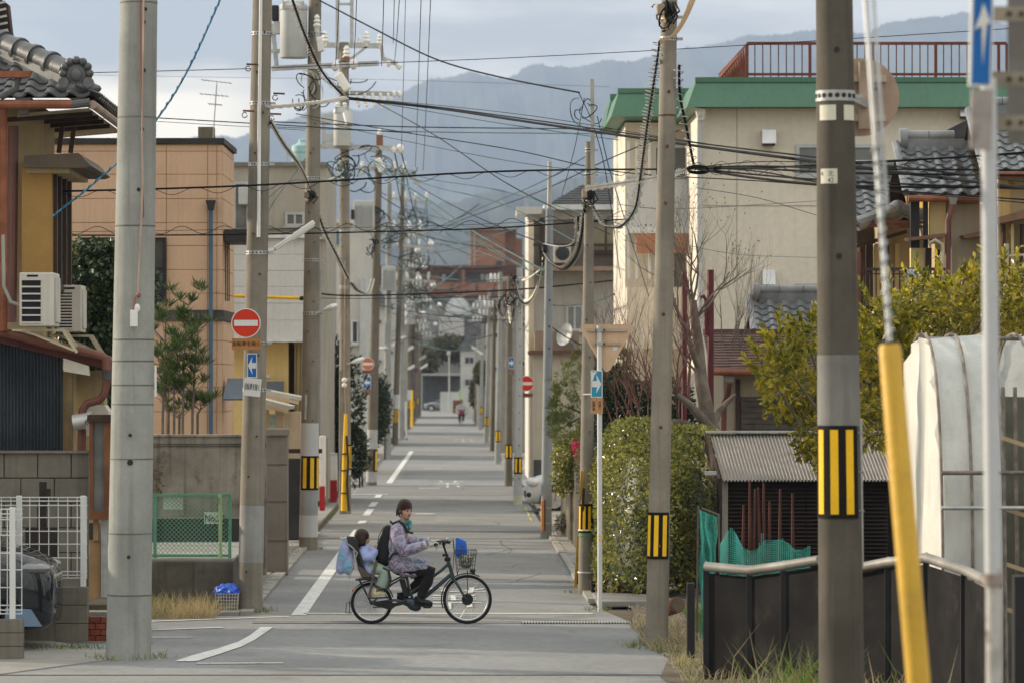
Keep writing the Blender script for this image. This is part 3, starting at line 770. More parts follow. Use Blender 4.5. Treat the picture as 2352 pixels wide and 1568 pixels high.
ac_=MB().pbox(548,430,572,470,93.4,.5).build('vent_box',trgrey,gb,bev=.02)
MB().pbox(740,530,760,545,93.8,.1).build('vent',alu,gb)
tk=thing('water_tank','pale turquoise water tank on the roof of the grey building','tank',W(695,372,98))
p=W(696,372,98);r=26*98/F
MB().lathe([(r,0),(r,.22),(r*1.05,.24),(r*1.02,.40),(r*.5,.47),(r*.42,.5),(r*.42,.56),(r*.1,.58)],p,n=24).build('drum',mat('turquoise_plastic',(.30,.47,.47),.5,var=.06),tk,smooth=True)
MB().tube([p+Vector((-r*1.4,0,0)),p+Vector((-r*1.4,0,.45))],.02,6).build('vent_pipe',galv,tk)
sd=thing('siding_house','house with pale horizontal siding over a recessed yellow wall','house',(W(620,0,81).x,81,0))
for k,(y0,y1)in enumerate(((548,585),(585,622),(622,659),(659,697),(697,736),(736,782))):
 MB().pbox(500,y0,702,y1-.45,81-.004*(k%2),.2).build('siding_board',palesiding,sd,bev=.006)
wallbox(sd,500,540,701,784,81.05,5,palesiding,'wall_core')
MB().pbox(500,537,706,547,80.9,5).build('eave_trim',mat('white_trim',(.6,.6,.58),.6,streak=.2),sd)
MB().pbox(500,779,703,785,80.92,5).build('base_trim',mat('white_trim',(.6,.6,.58),.6),sd)
wallbox(sd,500,784,662,1150,81.6,3,yellowwall,'lower_wall')
MB().pbox(662,790,676,1150,82.2,3).build('recess',mat('brown_recess',(.09,.06,.04),.9),sd)
MB().pbox(676,786,702,1150,81.8,3).build('side_wall',mat('dull_yellow',(.36,.27,.12),.9,streak=.4),sd)
for xx in (682,692):MB().tube([W(xx,790,81.6),W(xx-3,985,81.6)],.022,8).build('downpipe',mat('olive_pipe',(.16,.13,.07),.6),sd,smooth=True)
MB().tube([W(600,865,81.3),W(620,865,81.3)],.05,8).build('hood',trgrey,sd)
MB().pbox(612,875,650,905,81,.5).build('grey_awning',mat('slate_awning',(.11,.135,.16),.5),sd)
cp=thing('carport','cream carport with two stepped sloping roofs on square posts','carport',(W(650,0,75).x,75,0))
cream2=mat('carport_cream',(.50,.40,.28),.7,var=.08,streak=.2)
for (y,x1,Y)in ((893,692,77),(914,668,74.5)):
 MB().ext([W(575,y-5,Y),W(x1,y+18,Y),W(x1-4,y+26,Y),W(575,y+6,Y)],(0,2.2,0)).build('carport_roof',mat('carport_roof',(.46,.44,.38),.5,var=.1,streak=.2),cp)
 MB().bar(W(575,y+9,Y-.02),W(x1-6,y+31,Y-.02),.06,.07).build('gutter',cream2,cp)
MB().pbox(650,945,690,1230,76.5,.4).build('wall_panel',cream2,cp);MB().pbox(632,940,652,1230,75.2,.2).build('post',cream2,cp);MB().pbox(605,940,618,1230,75.4,.15).build('post',cream2,cp)
MB().pbox(606,950,634,1004,77.5,.1).build('glass_block_window',mat('glass_block',(.24,.32,.32),.25,var=.3,scale=8),cp)
MB().pbox(575,960,700,1000,79,.2).build('back_wall',yellowwall,cp)
fb=thing('black_gate','low black gate and dark stone post behind the hose reel','gate',(W(678,0,73).x,73,0))
MB().pbox(660,1052,692,1240,73.5,.3).build('dark_post',mat('dark_stone',(.05,.05,.048),.8,var=.3),fb,bev=.01)
MB().pbox(655,1030,740,1040,76,.05).build('gate_rail',brownm,fb)
wb2=thing('whitish_building','plain whitish building with drainpipes behind the third pole','building',(W(780,0,122).x,122,0))
wallbox(wb2,640,508,838,1000,122,12,offwhite)
MB().pbox(640,503,840,513,121.8,12.2).build('parapet_cap',palesiding,wb2)
MB().pbox(744,530,790,560,121.9,.1).build('blue_window',mat('blue_glass',(.10,.15,.22),.2),wb2)
window(wb2,806,735,838,790,121.9,whitem,glass,2)
MB().tube([W(742,590,121.7),W(742,900,121.7)],.1,8).build('downpipe',trgrey,wb2);MB().tube([W(832,640,121.7),W(832,900,121.7)],.1,8).build('downpipe',trgrey,wb2)
wn=thing('white_wing_fence','white boarded fence with red painted feet beside the third pole','fence',(W(755,0,93).x,93,0))
for k,(x0,x1,y0,y1,Y)in enumerate(((734,748,1000,1140,88),(748,775,1040,1128,97))):
 MB().pbox(x0,y0,x1,y1,Y,.15).build('board',white,wn,bev=.02)
MB().pbox(734,1116,746,1172,87.8,.2).build('red_foot',mat('red_paint',(.38,.02,.02),.6,streak=.2),wn);MB().pbox(758,1102,774,1152,96.8,.2).build('red_foot',MATS['red_paint'],wn)
for x in (750,757,764,771):MB().pbox(x,1034+(x-750)*.3,x+4,1045,97,.1).build('picket',white,wn)
MB().pbox(748,1005,753,1160,92,.2).build('post',concrete,wn)
# ================================================================== BUILDINGS ON THE RIGHT SIDE
creamwall=mat('cream_apartment_wall',(.70,.64,.53),.85,var=.06,scale=.35,streak=.1,stain=.15,stainc=(.40,.36,.29),sscale=.25)
greenpar=mat('green_metal_parapet',(.075,.17,.11),.5,var=.08,scale=.6,streak=.2)
ap=thing('green_topped_building','three storey cream building with a green parapet and rusty roof railing','building',(W(2000,0,78).x,78,0))
AY=78.0
wallbox(ap,1608,240,2700,1200,AY,9,creamwall)
wallbox(ap,1436,282,1612,1200,AY+5,6,creamwall)
# sloped parapets
def parapet(x0,x1,yt,yb,Y,inset,d,ret):
 """a folded green sheet that leans back towards its top"""
 a0,a1,b0,b1=W(x0,yb,Y-.45),W(x1,yb,Y-.45),W(x0+inset,yt,Y-.1),W(x1,yt,Y-.1)
 m=MB().add([a0,a1,b1,b0],[(0,1,2,3)])
 m.add([a0,b0,b0+Vector((0,d,0)),a0+Vector((0,d,0))],[(0,1,2,3)])
 m.add([a0,a0+Vector((0,d,0)),a1+Vector((0,d,0)),a1],[(0,1,2,3)])
 m.add([b0,b1,b1+Vector((0,d,0)),b0+Vector((0,d,0))],[(0,1,2,3)])
 o=m.build('parapet',greenpar,ap)
 MB().box(b0.x-.03,b0.y-.06,b0.z-.05,b1.x,b0.y+.1,b0.z+.05).build('parapet_cap',greenpar,ap)
parapet(1578,2700,184,246,AY,22,8,1)
parapet(1404,1600,209,268,AY+4,18,6,1)
parapet(1388,1440,222,290,AY+8,16,3,1)
MB().tube([W(1608,262,AY-.3),W(1607,300,AY-.1),W(1607,800,AY-.1)],.06,10).build('downpipe',whitem,ap,smooth=True)
MB().ext([W(1598,250,AY-.3),W(1622,250,AY-.3),W(1616,276,AY-.3),W(1603,276,AY-.3)],(0,.2,0)).build('gutter_hopper',creamwall,ap)
MB().pbox(1692,250,1693.2,800,AY-.012,.02).build('wall_joint',mat('joint_shadow',(.36,.33,.28),.9),ap)
MB().pbox(1608,472,2700,473.2,AY-.012,.02).build('wall_joint',MATS['joint_shadow'],ap)
window(ap,1828,332,2028,406,AY,alu,mat('screen_glass',(.17,.18,.175),.3,var=.15),2,t=.07)
window(ap,1825,652,1930,690,AY,alu,MATS['screen_glass'],2,t=.06)
window(ap,2120,332,2300,406,AY,alu,MATS['screen_glass'],2,t=.07)
for (x0,y0,x1,y1)in ((1751,298,1783,330),(1752,620,1781,654),(2206,236,2240,268)):
 p0,p1=W(x0,y1,AY-.3),W(x1,y0,AY-.3)
 MB().ext([(p0.x,AY,p1.z),(p0.x,AY-.25,p1.z),(p0.x,AY-.34,p0.z),(p0.x,AY,p0.z)],(p1.x-p0.x,0,0)).build('vent_hood',mat('steel_hood',(.52,.53,.52),.3,metal=.5),ap)
 MB().box(p0.x+.02,AY-.33,p0.z-.035,p1.x-.02,AY-.02,p0.z-.002).build('vent_mouth',blackm,ap)
# recessed balconies of the lower wing
BY=AY+5
for (y0,y1)in ((322,410),(545,640)):
 window(ap,1500,y0+12,1590,y1+60,BY,whitem,MATS['screen_glass'],2,t=.06,sill=False)
for (y0,y1)in ((410,528),):
 MB().pbox(1442,y0,1606,y1,BY-1.0,.06).build('balcony_front',mat('balcony_panel',(.52,.53,.54),.6,var=.05),ap,bev=.01)
 MB().pbox(1438,y0-6,1608,y0-1,BY-1.05,.15).build('balcony_rail',alu,ap)
 MB().pbox(1442,y1,1606,y1+7,BY-1.0,1).build('balcony_slab',creamwall,ap)
MB().pbox(1462,537,1604,582,BY-1.1,.08).build('tan_panel',mat('salmon_panel',(.42,.20,.12),.8,var=.1,streak=.2),ap)
MB().pbox(1436,522,1604,536,BY-1.1,.1).build('white_rail',whitem,ap)
for x in (1442,1460,1490):MB().pbox(x,325,x+5,640,BY-.9,.08).build('corner_post',whitem,ap)
MB().pbox(1440,660,1608,800,BY-1.2,.6).build('lower_balcony',creamwall,ap)
# rusty railing on the roof
RY=AY+.1
railm=mat('rust_red_rail',(.15,.045,.03),.7,var=.2,streak=.3)
zt,zm,zb=W(0,100,RY).z,W(0,171,RY).z,W(0,184,RY).z
x0,x1=W(1716,0,RY).x,W(2312,0,RY).x
MB().box(x0,RY,zt-.03,x1,RY+.06,zt+.03).build('top_rail',railm,ap);MB().box(x0,RY,zm-.025,x1,RY+.05,zm+.025).build('mid_rail',railm,ap)
for k in range(34):
 x=x0+(x1-x0)*k/33
 if k%8==0:MB().box(x-.03,RY-.01,zb,x+.03,RY+.05,zt-.03).build('rail_post',railm,ap)
 else:MB().box(x-.011,RY+.01,zb,x+.011,RY+.035,zt-.03).build('baluster',rusty,ap)
s0,s1=W(1652,182,RY),W(1716,100,RY)
dpt=2.2
MB().add([W(1650,176,RY+dpt),W(1716,98,RY),W(1716,106,RY),W(1650,184,RY+dpt)],[(0,1,2,3)]).ext([W(1650,170,RY+dpt),W(1716,98,RY),W(1716,106,RY),W(1652,178,RY+dpt)],(0,.04,0)).build('sloping_rail',railm,ap)
for k in range(13):
 u=k/13
 a_=W(1650,176,RY+dpt).lerp(W(1716,102,RY),u)
 MB().ext([a_,a_.lerp(W(1716,102,RY),.06)+Vector((.02,0,.03)),Vector((a_.x+.075,a_.y,zb-.02)),Vector((a_.x,a_.y,zb-.02))],(.01,.04,0)).build('slat',mat('rusty_slat',(.20,.075,.045),.8,var=.25),ap)
MB().box(x1-.02,RY,zb,x1+.04,RY+.06,zt).build('rail_post',railm,ap)
# white house with a dark hip roof, and the beige shed in front of it
wh=thing('white_house','white two storey house with dark hipped roof and a balcony','house',(W(1320,0,104).x,104,0))
HY=104.0
wallbox(wh,1214,478,1700,1100,HY,5,offwhite)
MB().pbox(1187,475,1245,492,HY-.4,2).build('eave',offwhite,wh);MB().pbox(1250,470,1700,482,HY-.4,5.5).build('eave',mat('white_trim',(.6,.6,.58),.6),wh)
rf=[W(1250,474,HY-.4),W(1700,474,HY-.4),W(1640,425,HY+2.6),W(1336,425,HY+2.6)]
MB().add(rf+[W(1250,474,HY-.4)+Vector((0,6,0))],[(0,1,2,3),(0,3,4)]).build('roof',mat('dark_slate_roof',(.055,.055,.058),.7,var=.2,scale=4,streak=.2),wh)
for k in range(9):
 y=472-k*5.4;u=(k+.2)/9
 MB().bar(W(1252+84*u,y,HY-.42+3*u),W(1698-58*u,y,HY-.42+3*u),.03,.02).build('roof_course',MATS['dark_slate_roof'],wh)
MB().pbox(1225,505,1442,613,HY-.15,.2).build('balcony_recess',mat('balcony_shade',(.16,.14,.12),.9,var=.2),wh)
window(wh,1355,505,1428,580,HY-.16,brownm,mat('amber_glass',(.22,.20,.13),.3,var=.2),2)
MB().pbox(1225,612,1445,622,HY-1.2,1.1).build('balcony_slab',mat('tan_slab',(.30,.22,.16),.8,streak=.3),wh)
for k in range(30):MB().pbox(1352+k*3,565,1353.2+k*3,612,HY-1.15,.04).build('balcony_bar',brownm,wh)
MB().pbox(1225,560,1442,566,HY-1.18,.08).build('balcony_rail',brownm,wh)
acp=MB().pbox(1272,560,1312,604,HY-.8,.4).build('air_conditioner_box',ivory,wh,bev=.02)
MB().lathe([(.0,0),(.17,0),(.19,.02),(.17,.03),(.05,.035)],W(1292,582,HY-.81),(0,-1,0),18).build('fan',mat('fan_dark',(.05,.05,.055),.5),acp,smooth=True)
MB().pbox(1240,500,1250,622,HY-.3,.1).build('dark_column',brownm,wh)
MB().pbox(1214,510,1226,1080,HY-.25,.2).build('lit_side_strip',mat('sunlit_side_tone',(.66,.58,.42),.8,var=.1),wh)  # strip painting the narrow side as sunlit, in a warm tone
MB().pbox(1228,760,1330,806,HY-1.2,.8).build('porch_roof',MATS['tan_slab'],wh)
window(wh,1300,700,1340,760,HY-.02,whitem,glassp,2)
bs=thing('beige_shed','plain beige box shaped shed beside the fourth grey pole','shed',(W(1275,0,97).x,97,0))
wallbox(bs,1222,810,1345,1180,97,3,mat('beige_wall',(.50,.45,.36),.9,var=.07,streak=.2),bev=.02)
MB().pbox(1218,804,1348,812,96.8,3.4).build('roof_slab',mat('maroon_flashing',(.14,.07,.05),.7),bs)
MB().pbox(1226,1055,1250,1160,96.9,.1).build('dark_door',mat('dark_louvre',(.07,.075,.07),.7),bs)
sdsh=thing('satellite_dish','pale satellite dish on the corner of the white house','dish',W(1308,790,HY-1.3))
q=W(1303,770,HY-1.6)
MB().lathe([(.005,0),(.16,.03),(.30,.10),(.31,.11),(.30,.085),(.16,.01),(.005,-.02)],q,(-.75,-.6,.25),20).build('reflector',trgrey,sdsh,smooth=True)
MB().tube([q+Vector((0,.05,-.05)),q+Vector((.2,.3,-.25)),q+Vector((.25,.35,-.5))],.03,8).build('arm',galv,sdsh)
# ------------------------------------------------------------------ tiled houses on the right
def tiled_gable(name,label,Y,x0,x1,yt,yb,pitch,ncols_extra=0,wallm=cream,ridge=True,gable=True,group=None):
 """front slope with single tiles between a ridge (yt) and an eave (yb); pixel rectangle of the slope seen from the street"""
 a=W(x0,yb,Y);z1=W(0,yt,Y).z
 rise=(z1-a.z);run=rise/pitch
 # correct the ridge for its greater distance
 z1=W(0,yt,Y+run).z;rise=z1-a.z
 xr=W(x1,yb,Y).x
 r=thing(name,label,'house',((a.x+xr)/2,Y+run,0),group)
 sv=Vector((0,run,rise));L=sv.length
 nc=int((xr-a.x)/.27)+1;nr=int(L/.245)
 deck=MB().add([a+Vector((0,0,-.03)),Vector((xr,Y,a.z-.03)),Vector((xr,Y+run,z1-.03)),Vector((a.x,Y+run,z1-.03)),
      Vector((a.x,Y+2*run,a.z)),Vector((xr,Y+2*run,a.z))],[(0,1,2,3),(3,2,5,4)]).build('roof',darkwood,r)
 tiles(r,a+Vector((0,-.06,.0)),(1,0,0),sv,nc,nr)
 if ridge:
  MB().box(a.x+.12,Y+run-.10,z1-.05,xr,Y+run+.12,z1+.13).build('ridge_base',tile_mat,r)
  n=int((xr-a.x)/.42)
  for k in range(n):
   MB().tube([Vector((a.x+.1+k*.42,Y+run,z1+.17)),Vector((a.x+.1+k*.42+.41,Y+run,z1+.17))],.10,12).build('ridge_tile',tile_mat,r,smooth=True)
  MB().tube([Vector((a.x+.04,Y+run,z1+.12)),Vector((a.x+.16,Y+run,z1+.12))],.19,14).build('ridge_end',tile_mat,r,smooth=True)
 if gable:
  MB().ext([a+Vector((.03,-.02,-.16)),a+Vector((.03,-.02,-.03)),Vector((a.x+.03,Y+run,z1-.02)),Vector((a.x+.03,Y+run,z1-.16))],(-.05,0,0)).build('barge_board',mat('barge_wood',(.30,.19,.10),.8,var=.2),r)
  MB().tube([a+Vector((-.02,0,.03)),Vector((a.x-.02,Y+run,z1+.06))],.065,8).build('verge_tile',tile_mat,r,smooth=True)
  MB().ext([a+Vector((.45,.5,-.2)),Vector((a.x+.45,Y+2*run,a.z-.2)),Vector((a.x+.45,Y+run,z1-.1))],(.1,0,0)).build('gable_wall',mat('amber_wall',(.50,.30,.06),.9,var=.1),r)
 MB().tube([a+Vector((0,-.10,-.07)),Vector((xr,Y-.10,a.z-.07))],.055,10).build('gutter',copper,r,smooth=True)
 MB().box(a.x+.5,Y+.55,0,xr,Y+2*run-.4,a.z-.05).build('wall',wallm,r)
 return r,a,xr,z1,run
T3,a3,xr3,z3,run3=tiled_gable('tiled_house','ochre house with single grey tiled gable and copper gutter above the citrus tree',61,2085,2262,338,447,.50)
T2,a2,xr2,z2,run2=tiled_gable('tiled_house','lower tiled roof with ornate corner tile joined to the balcony house',63.5,1955,2098,405,505,.46,gable=False)
T4,a4,xr4,z4,run4=tiled_gable('tiled_house','tiled house whose roof edge and copper gutter show behind the white signpost',60,2262,2480,262,392,.5)
T1,a1,xr1,z1_,run1=tiled_gable('tiled_house','small tiled roof with rounded ridge tiles above the brown shingled roof',67,1735,1990,690,765,.5,gable=True)
# details of the amber house: black boards, window hood, downpipes, hoses, balcony with bars
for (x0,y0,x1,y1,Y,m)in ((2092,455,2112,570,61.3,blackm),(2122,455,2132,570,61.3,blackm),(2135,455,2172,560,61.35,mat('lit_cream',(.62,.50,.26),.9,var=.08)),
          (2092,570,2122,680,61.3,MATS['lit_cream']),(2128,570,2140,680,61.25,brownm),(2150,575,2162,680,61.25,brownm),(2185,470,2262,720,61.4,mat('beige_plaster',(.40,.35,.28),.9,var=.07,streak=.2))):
 MB().pbox(x0,y0,x1,y1,Y,.15).build('facade_panel',m,T3)
MB().ext([W(2084,546,60.8),W(2170,536,60.8),W(2172,545,60.8),W(2090,553,60.8)],(0,.55,0)).build('window_hood',mat('rust_hood',(.20,.11,.07),.7,streak=.3),T3)
MB().tube([W(2190,452,60.8),W(2188,470,60.8),W(2178,505,60.9),W(2176,720,60.9)],.045,8).build('downpipe',MATS['pinkish_pipe'],T3,smooth=True)
MB().ext([W(2178,447,60.75),W(2202,447,60.75),W(2196,470,60.75),W(2184,470,60.75)],(0,.2,0)).build('gutter_hopper',mat('worn_hopper',(.22,.20,.18),.7),T3)
MB().tube([W(2134,560,60.85),W(2148,552,60.8),W(2165,562,60.8),W(2166,620,60.8),W(2158,665,60.8)],.035,8).build('hose',mat('pale_hose',(.50,.45,.32),.6),T3,smooth=True)
MB().ext([W(2212,540,60.9),W(2262,530,60.9),W(2262,542,60.9),W(2218,548,60.9)],(0,.5,0)).build('window_hood',MATS['rust_hood'],T3)
bl=thing('balcony','brown barred balcony with hanging towel in front of the tiled houses','balcony',W(2040,680,60.2))
for k in range(14):MB().pbox(1984+k*13.5,621,1987+k*13.5,720,60.2,.04).build('bar',brownm,bl)
MB().pbox(1975,615,2172,622,60.15,.1).build('top_rail',brownm,bl);MB().pbox(1975,628,2172,631,60.18,.05).build('rail',brownm,bl)
MB().pbox(1968,580,1977,800,60.1,.12).build('post',mat('red_brown_post',(.15,.055,.035),.7),bl)
MB().grid(lambda u,v:W(2084+u*36,618+v*46,60.05)+Vector((0,.03*math.sin(u*14),0)),20,4).build('towel',mat('striped_towel',(.55,.56,.58),.95,var=.35,scale=14),bl,smooth=True)
bb=thing('balcony_house','shaded veranda with posts and rail poles below the lower tiled roof','house',(W(2030,0,64).x,64,0))
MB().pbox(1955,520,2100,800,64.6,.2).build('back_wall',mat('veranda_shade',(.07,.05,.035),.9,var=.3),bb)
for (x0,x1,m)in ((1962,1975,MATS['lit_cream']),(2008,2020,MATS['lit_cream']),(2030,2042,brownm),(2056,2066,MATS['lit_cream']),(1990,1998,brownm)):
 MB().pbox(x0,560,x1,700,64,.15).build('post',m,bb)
MB().ext([W(1955,565,63),W(2082,528,63),W(2084,536,63),W(1955,574,63)],(0,.9,0)).build('veranda_roof',darkwood,bb)
for y in (508,518):MB().bar(W(1950,y,62.6),W(2165,y+4,62.6),.05).build('drying_pole',rusty,bb)
MB().tube([W(2132,525,62.5),W(2128,512,62.5),W(2134,504,62.5),W(2141,512,62.5),W(2138,526,62.5)],.015,6).build('pole_hook',rusty,bb)
orn2=MB();oc=W(2062,482,62.9)
orn2.ell(oc,(.16,.14,.16),12,8).tube([oc,oc+Vector((-.7,-.3,-.25))],.12,10).tube([oc+Vector((.05,-.1,.0)),oc+Vector((.6,-.15,-.14))],.10,10)
orn2.build('ridge_ornament',tile_mat,T2,smooth=True)
MB().ext([W(2150,312,66),W(2262,255,66),W(2262,320,66)],(0,4,0)).build('back_gable',mat('dark_slate_roof',(.055,.055,.058),.7),T4)
MB().pbox(2292,400,2420,700,60.6,.1).build('facade_panel',yellowwall,T4)
MB().ext([W(2290,500,59.8),W(2400,470,59.8),W(2400,492,59.8),W(2294,514,59.8)],(0,.8,0)).build('window_hood',MATS['rust_hood'],T4)
for xx in (2303,2322,2345):MB().pbox(xx,515,xx+7,720,60.4,.12).build('post',brownm if xx!=2322 else MATS['lit_cream'],T4)
MB().tube([W(2312,560,60),W(2310,700,60)],.04,8).build('downpipe',MATS['pale_hose'],T4,smooth=True)
MB().tube([W(2240,595,60),W(2400,582,60)],.022,8).build('laundry_pole',MATS['pale_hose'],T4)
# ------------------------------------------------------------------ brown shingled house
sh=thing('brown_roofed_house','low house with brown shingled roof behind the bare tree','house',(W(1750,0,62).x,63.5,0))
shing=mat('brown_shingle',(.125,.075,.065),.7,var=.25,scale=5,streak=.15,fine=.12)
YS=62.0;zlo=W(0,850,YS).z;zhi=W(0,765,YS+2.6).z
MB().add([Vector((W(1632,0,YS).x,YS,zlo)),Vector((W(2000,0,YS).x,YS,zlo)),Vector((W(2000,0,YS).x,YS+2.6,zhi-.03)),Vector((W(1616,0,YS+2.6).x,YS+2.6,zhi-.03))],[(0,1,2,3)]).build('roof',darkwood,sh)
n=14
for k in range(n):
 u0,u1=k/n,(k+1.15)/n
 xa,xb=W(1632,0,YS).x,W(1616,0,YS+2.6).x
 p0=Vector((xa+(xb-xa)*u0,YS+2.6*u0,zlo+(zhi-zlo)*u0+.035));p1=Vector((xa+(xb-xa)*u1,YS+2.6*u1,zlo+(zhi-zlo)*u1+.01))
 xe=W(2000,0,YS).x
 nseg=8;
 for j in range(nseg):
  s0,s1=j/nseg,(j+1)/nseg
  q0=p0.x+(xe-p0.x)*s0;q1=p0.x+(xe-p0.x)*s1-.006;dz=RN.uniform(-.004,.006)
  MB().ext([(q0,p0.y,p0.z+dz),(q1,p0.y,p0.z+dz),(q1,p1.y,p1.z+dz),(q0,p1.y,p1.z+dz)],(0,0,-.025)).build('shingle',shing,sh)
MB().bar(Vector((W(1616,0,YS+2.6).x,YS+2.6,zhi+.02)),Vector((W(2000,0,YS).x,YS+2.6,zhi+.02)),.22,.09).build('ridge_cap',shing,sh)
MB().tube([Vector((W(1630,0,YS).x,YS-.06,zlo-.03)),Vector((W(2000,0,YS).x,YS-.06,zlo-.03))],.05,8).build('gutter',copper,sh,smooth=True)
MB().pbox(1662,856,2000,1250,YS+.5,3).build('wall',mat('tan_wall',(.40,.34,.25),.9,var=.1,streak=.3),sh)
MB().ext([W(1660,858,YS),W(1690,858,YS),W(1684,878,YS),(W(1668,878,YS))],(0,.16,0)).build('gutter_hopper',MATS['worn_hopper'],sh)
MB().tube([W(1676,876,YS),W(1672,905,YS+.2),W(1663,925,YS+.3),W(1662,1020,YS+.3)],.045,8).build('downpipe',MATS['brown_pipe'],sh,smooth=True)
MB().pbox(1702,910,1900,1030,YS+.42,.1).build('shutter',mat('dark_shutter',(.10,.085,.075),.7,var=.2,scale=8),sh)
for k in range(8):MB().pbox(1704,918+k*13,1898,920+k*13,YS+.40,.03).build('shutter_slat',MATS['dark_shutter'],sh)
MB().pbox(1690,870,1700,1030,YS+.44,.08).build('post',brownm,sh)
mp_=thing('maroon_post','tall maroon steel post with bent pipe beside the bare tree','post',G(1632,1330)*1.0)
MB().tube([W(1632,620,61.2),W(1632,770,61.2)],.055,10).build('post',mat('maroon_post_paint',(.10,.02,.025),.5,var=.2),mp_,smooth=True)
MB().tube([W(1632,770,61.2),W(1632,1400,61.2)],.052,10).build('post_foot',MATS['maroon_post_paint'],mp_,smooth=True)
MB().tube([W(1622,770,61.2),W(1622,690,61.2),W(1616,680,61.2),W(1608,684,61.2)],.03,8).build('vent_pipe',MATS['maroon_post_paint'],mp_,smooth=True)
mp2=thing('maroon_post','thin maroon post half hidden in the bare twigs','post',W(1572,1300,60))
MB().tube([W(1572,625,60),W(1571,1300,60)],.045,10).build('post',MATS['maroon_post_paint'],mp2,smooth=True)
# ------------------------------------------------------------------ corrugated shed
st=thing('corrugated_shed','old shed with grey corrugated roof and dark louvred walls','shed',(W(1850,0,54).x,55,0))
YC=53.2
ctin=mat('weathered_corrugated_tin',(.30,.27,.235),.6,var=.16,scale=1.2,streak=.45,stain=.3,stainc=(.16,.10,.07),metal=.15)
lo,hi=W(0,1103,YC).z,W(0,996,YC+2.2).z
xa0,xa1,xb0=W(1660,0,YC).x,W(2120,0,YC).x,W(1630,0,YC+2.2).x
nW=58
MB().grid(lambda u,v:(xa0+(xb0-xa0)*v+u*(xa1-xa0-(xb0-xa0)*v),YC+2.2*v,lo+(hi-lo)*v+.016*math.cos(u*nW*2*PI)),nW*8,2).build('roof_sheet',ctin,st,smooth=True)
MB().bar(Vector((xb0-.05,YC+2.2,hi+.03)),Vector((xa1,YC+2.2,hi+.03)),.25,.03).build('ridge_flashing',galv,st)
MB().ext([Vector((xa0-.03,YC,lo-.05)),Vector((xa0-.03,YC,lo+.03)),Vector((xb0-.03,YC+2.2,hi+.03)),Vector((xb0-.03,YC+2.2,hi-.25))],(-.04,0,0)).build('barge_board',darkwood,st)
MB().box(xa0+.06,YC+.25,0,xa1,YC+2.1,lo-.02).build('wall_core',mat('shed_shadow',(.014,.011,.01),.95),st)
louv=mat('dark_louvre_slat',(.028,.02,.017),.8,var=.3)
zb_=W(0,1300,YC+.2).z
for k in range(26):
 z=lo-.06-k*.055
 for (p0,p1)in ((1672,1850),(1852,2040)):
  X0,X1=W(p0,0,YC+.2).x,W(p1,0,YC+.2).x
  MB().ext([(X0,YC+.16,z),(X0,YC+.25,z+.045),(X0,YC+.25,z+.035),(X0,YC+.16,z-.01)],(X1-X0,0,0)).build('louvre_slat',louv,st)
MB().pbox(1660,1106,1672,1300,YC+.12,.1).build('corner_post',mat('grey_wood',(.22,.20,.17),.9,var=.2,streak=.4),st)
MB().pbox(1620,1082,1646,1090,YC-.2,.3).build('gutter_end',alu,st)
# low stock of rusty stakes leaning on the shed
STK=('tallest rusty stake, second from the hedge side of the cluster','rusty stake crowding close behind the tallest one','tall rusty stake in the middle of the cluster','short rusty stake just past the middle of the cluster','rusty stake standing alone second from the banded pole side','rusty stake nearest the blurred banded pole','leaning rusty stake crossing its neighbours in the cluster','shortest rusty stake, nearest the hedge')
for i,(xa,ya,xb,yb)in enumerate(((1722,1102,1724,1240),(1735,1122,1728,1240),(1754,1108,1756,1240),(1768,1150,1766,1240),(1792,1122,1790,1240),(1820,1132,1822,1240),(1741,1118,1748,1240),(1708,1158,1706,1240))):
 o=MB().tube([W(xa,ya,51.4),W(xb,yb+140,51.4)],[.014,.034],8).build('rusty_stake',mat('stake_rust',(.10,.04,.03),.9,var=.3),smooth=True)
 tag(o,STK[i],'stake','rusty stakes before the shed')
# ------------------------------------------------------------------ plastic greenhouse tunnel
gh=thing('greenhouse','plastic covered greenhouse tunnel with open rusty door frame','greenhouse',(W(2250,0,40).x,40,0))
film=mat('greenhouse_film',(.66,.68,.66),.35,var=.14,scale=1.6,trans=.4,streak=.2,stain=.2,stainc=(.42,.44,.43),alpha=.93,bump=.25,bscale=5)
GX=W(2165,0,38.3).x
def arch(u,r=0.0):
 # profile across the tunnel: y and z, from the near foot over the top to the far foot
 an=PI*u
 y=40.0-math.copysign(abs(math.cos(an))**.75,math.cos(an))*(1.72-r);z=(3.62-r)*math.sin(an)**.62
 return y,z
def skin(u,v,x0,x1):
 y,z=arch(u);x=x0+v*(x1-x0)
 s=.022*noise.noise((x*2.2,u*16,3))+.018*math.sin(x*2*PI/1.3)
 return (x,y+s*math.cos(PI*u)*-1,z+s)
MB().grid(lambda u,v:skin(u,v,GX+.95,GX+7),44,50).build('film_cover',film,gh,smooth=True,angle=180)
MB().grid(lambda u,v:skin(u,v,GX-.0,GX+.60),44,6).build('film_cover',film,gh,smooth=True,angle=180)
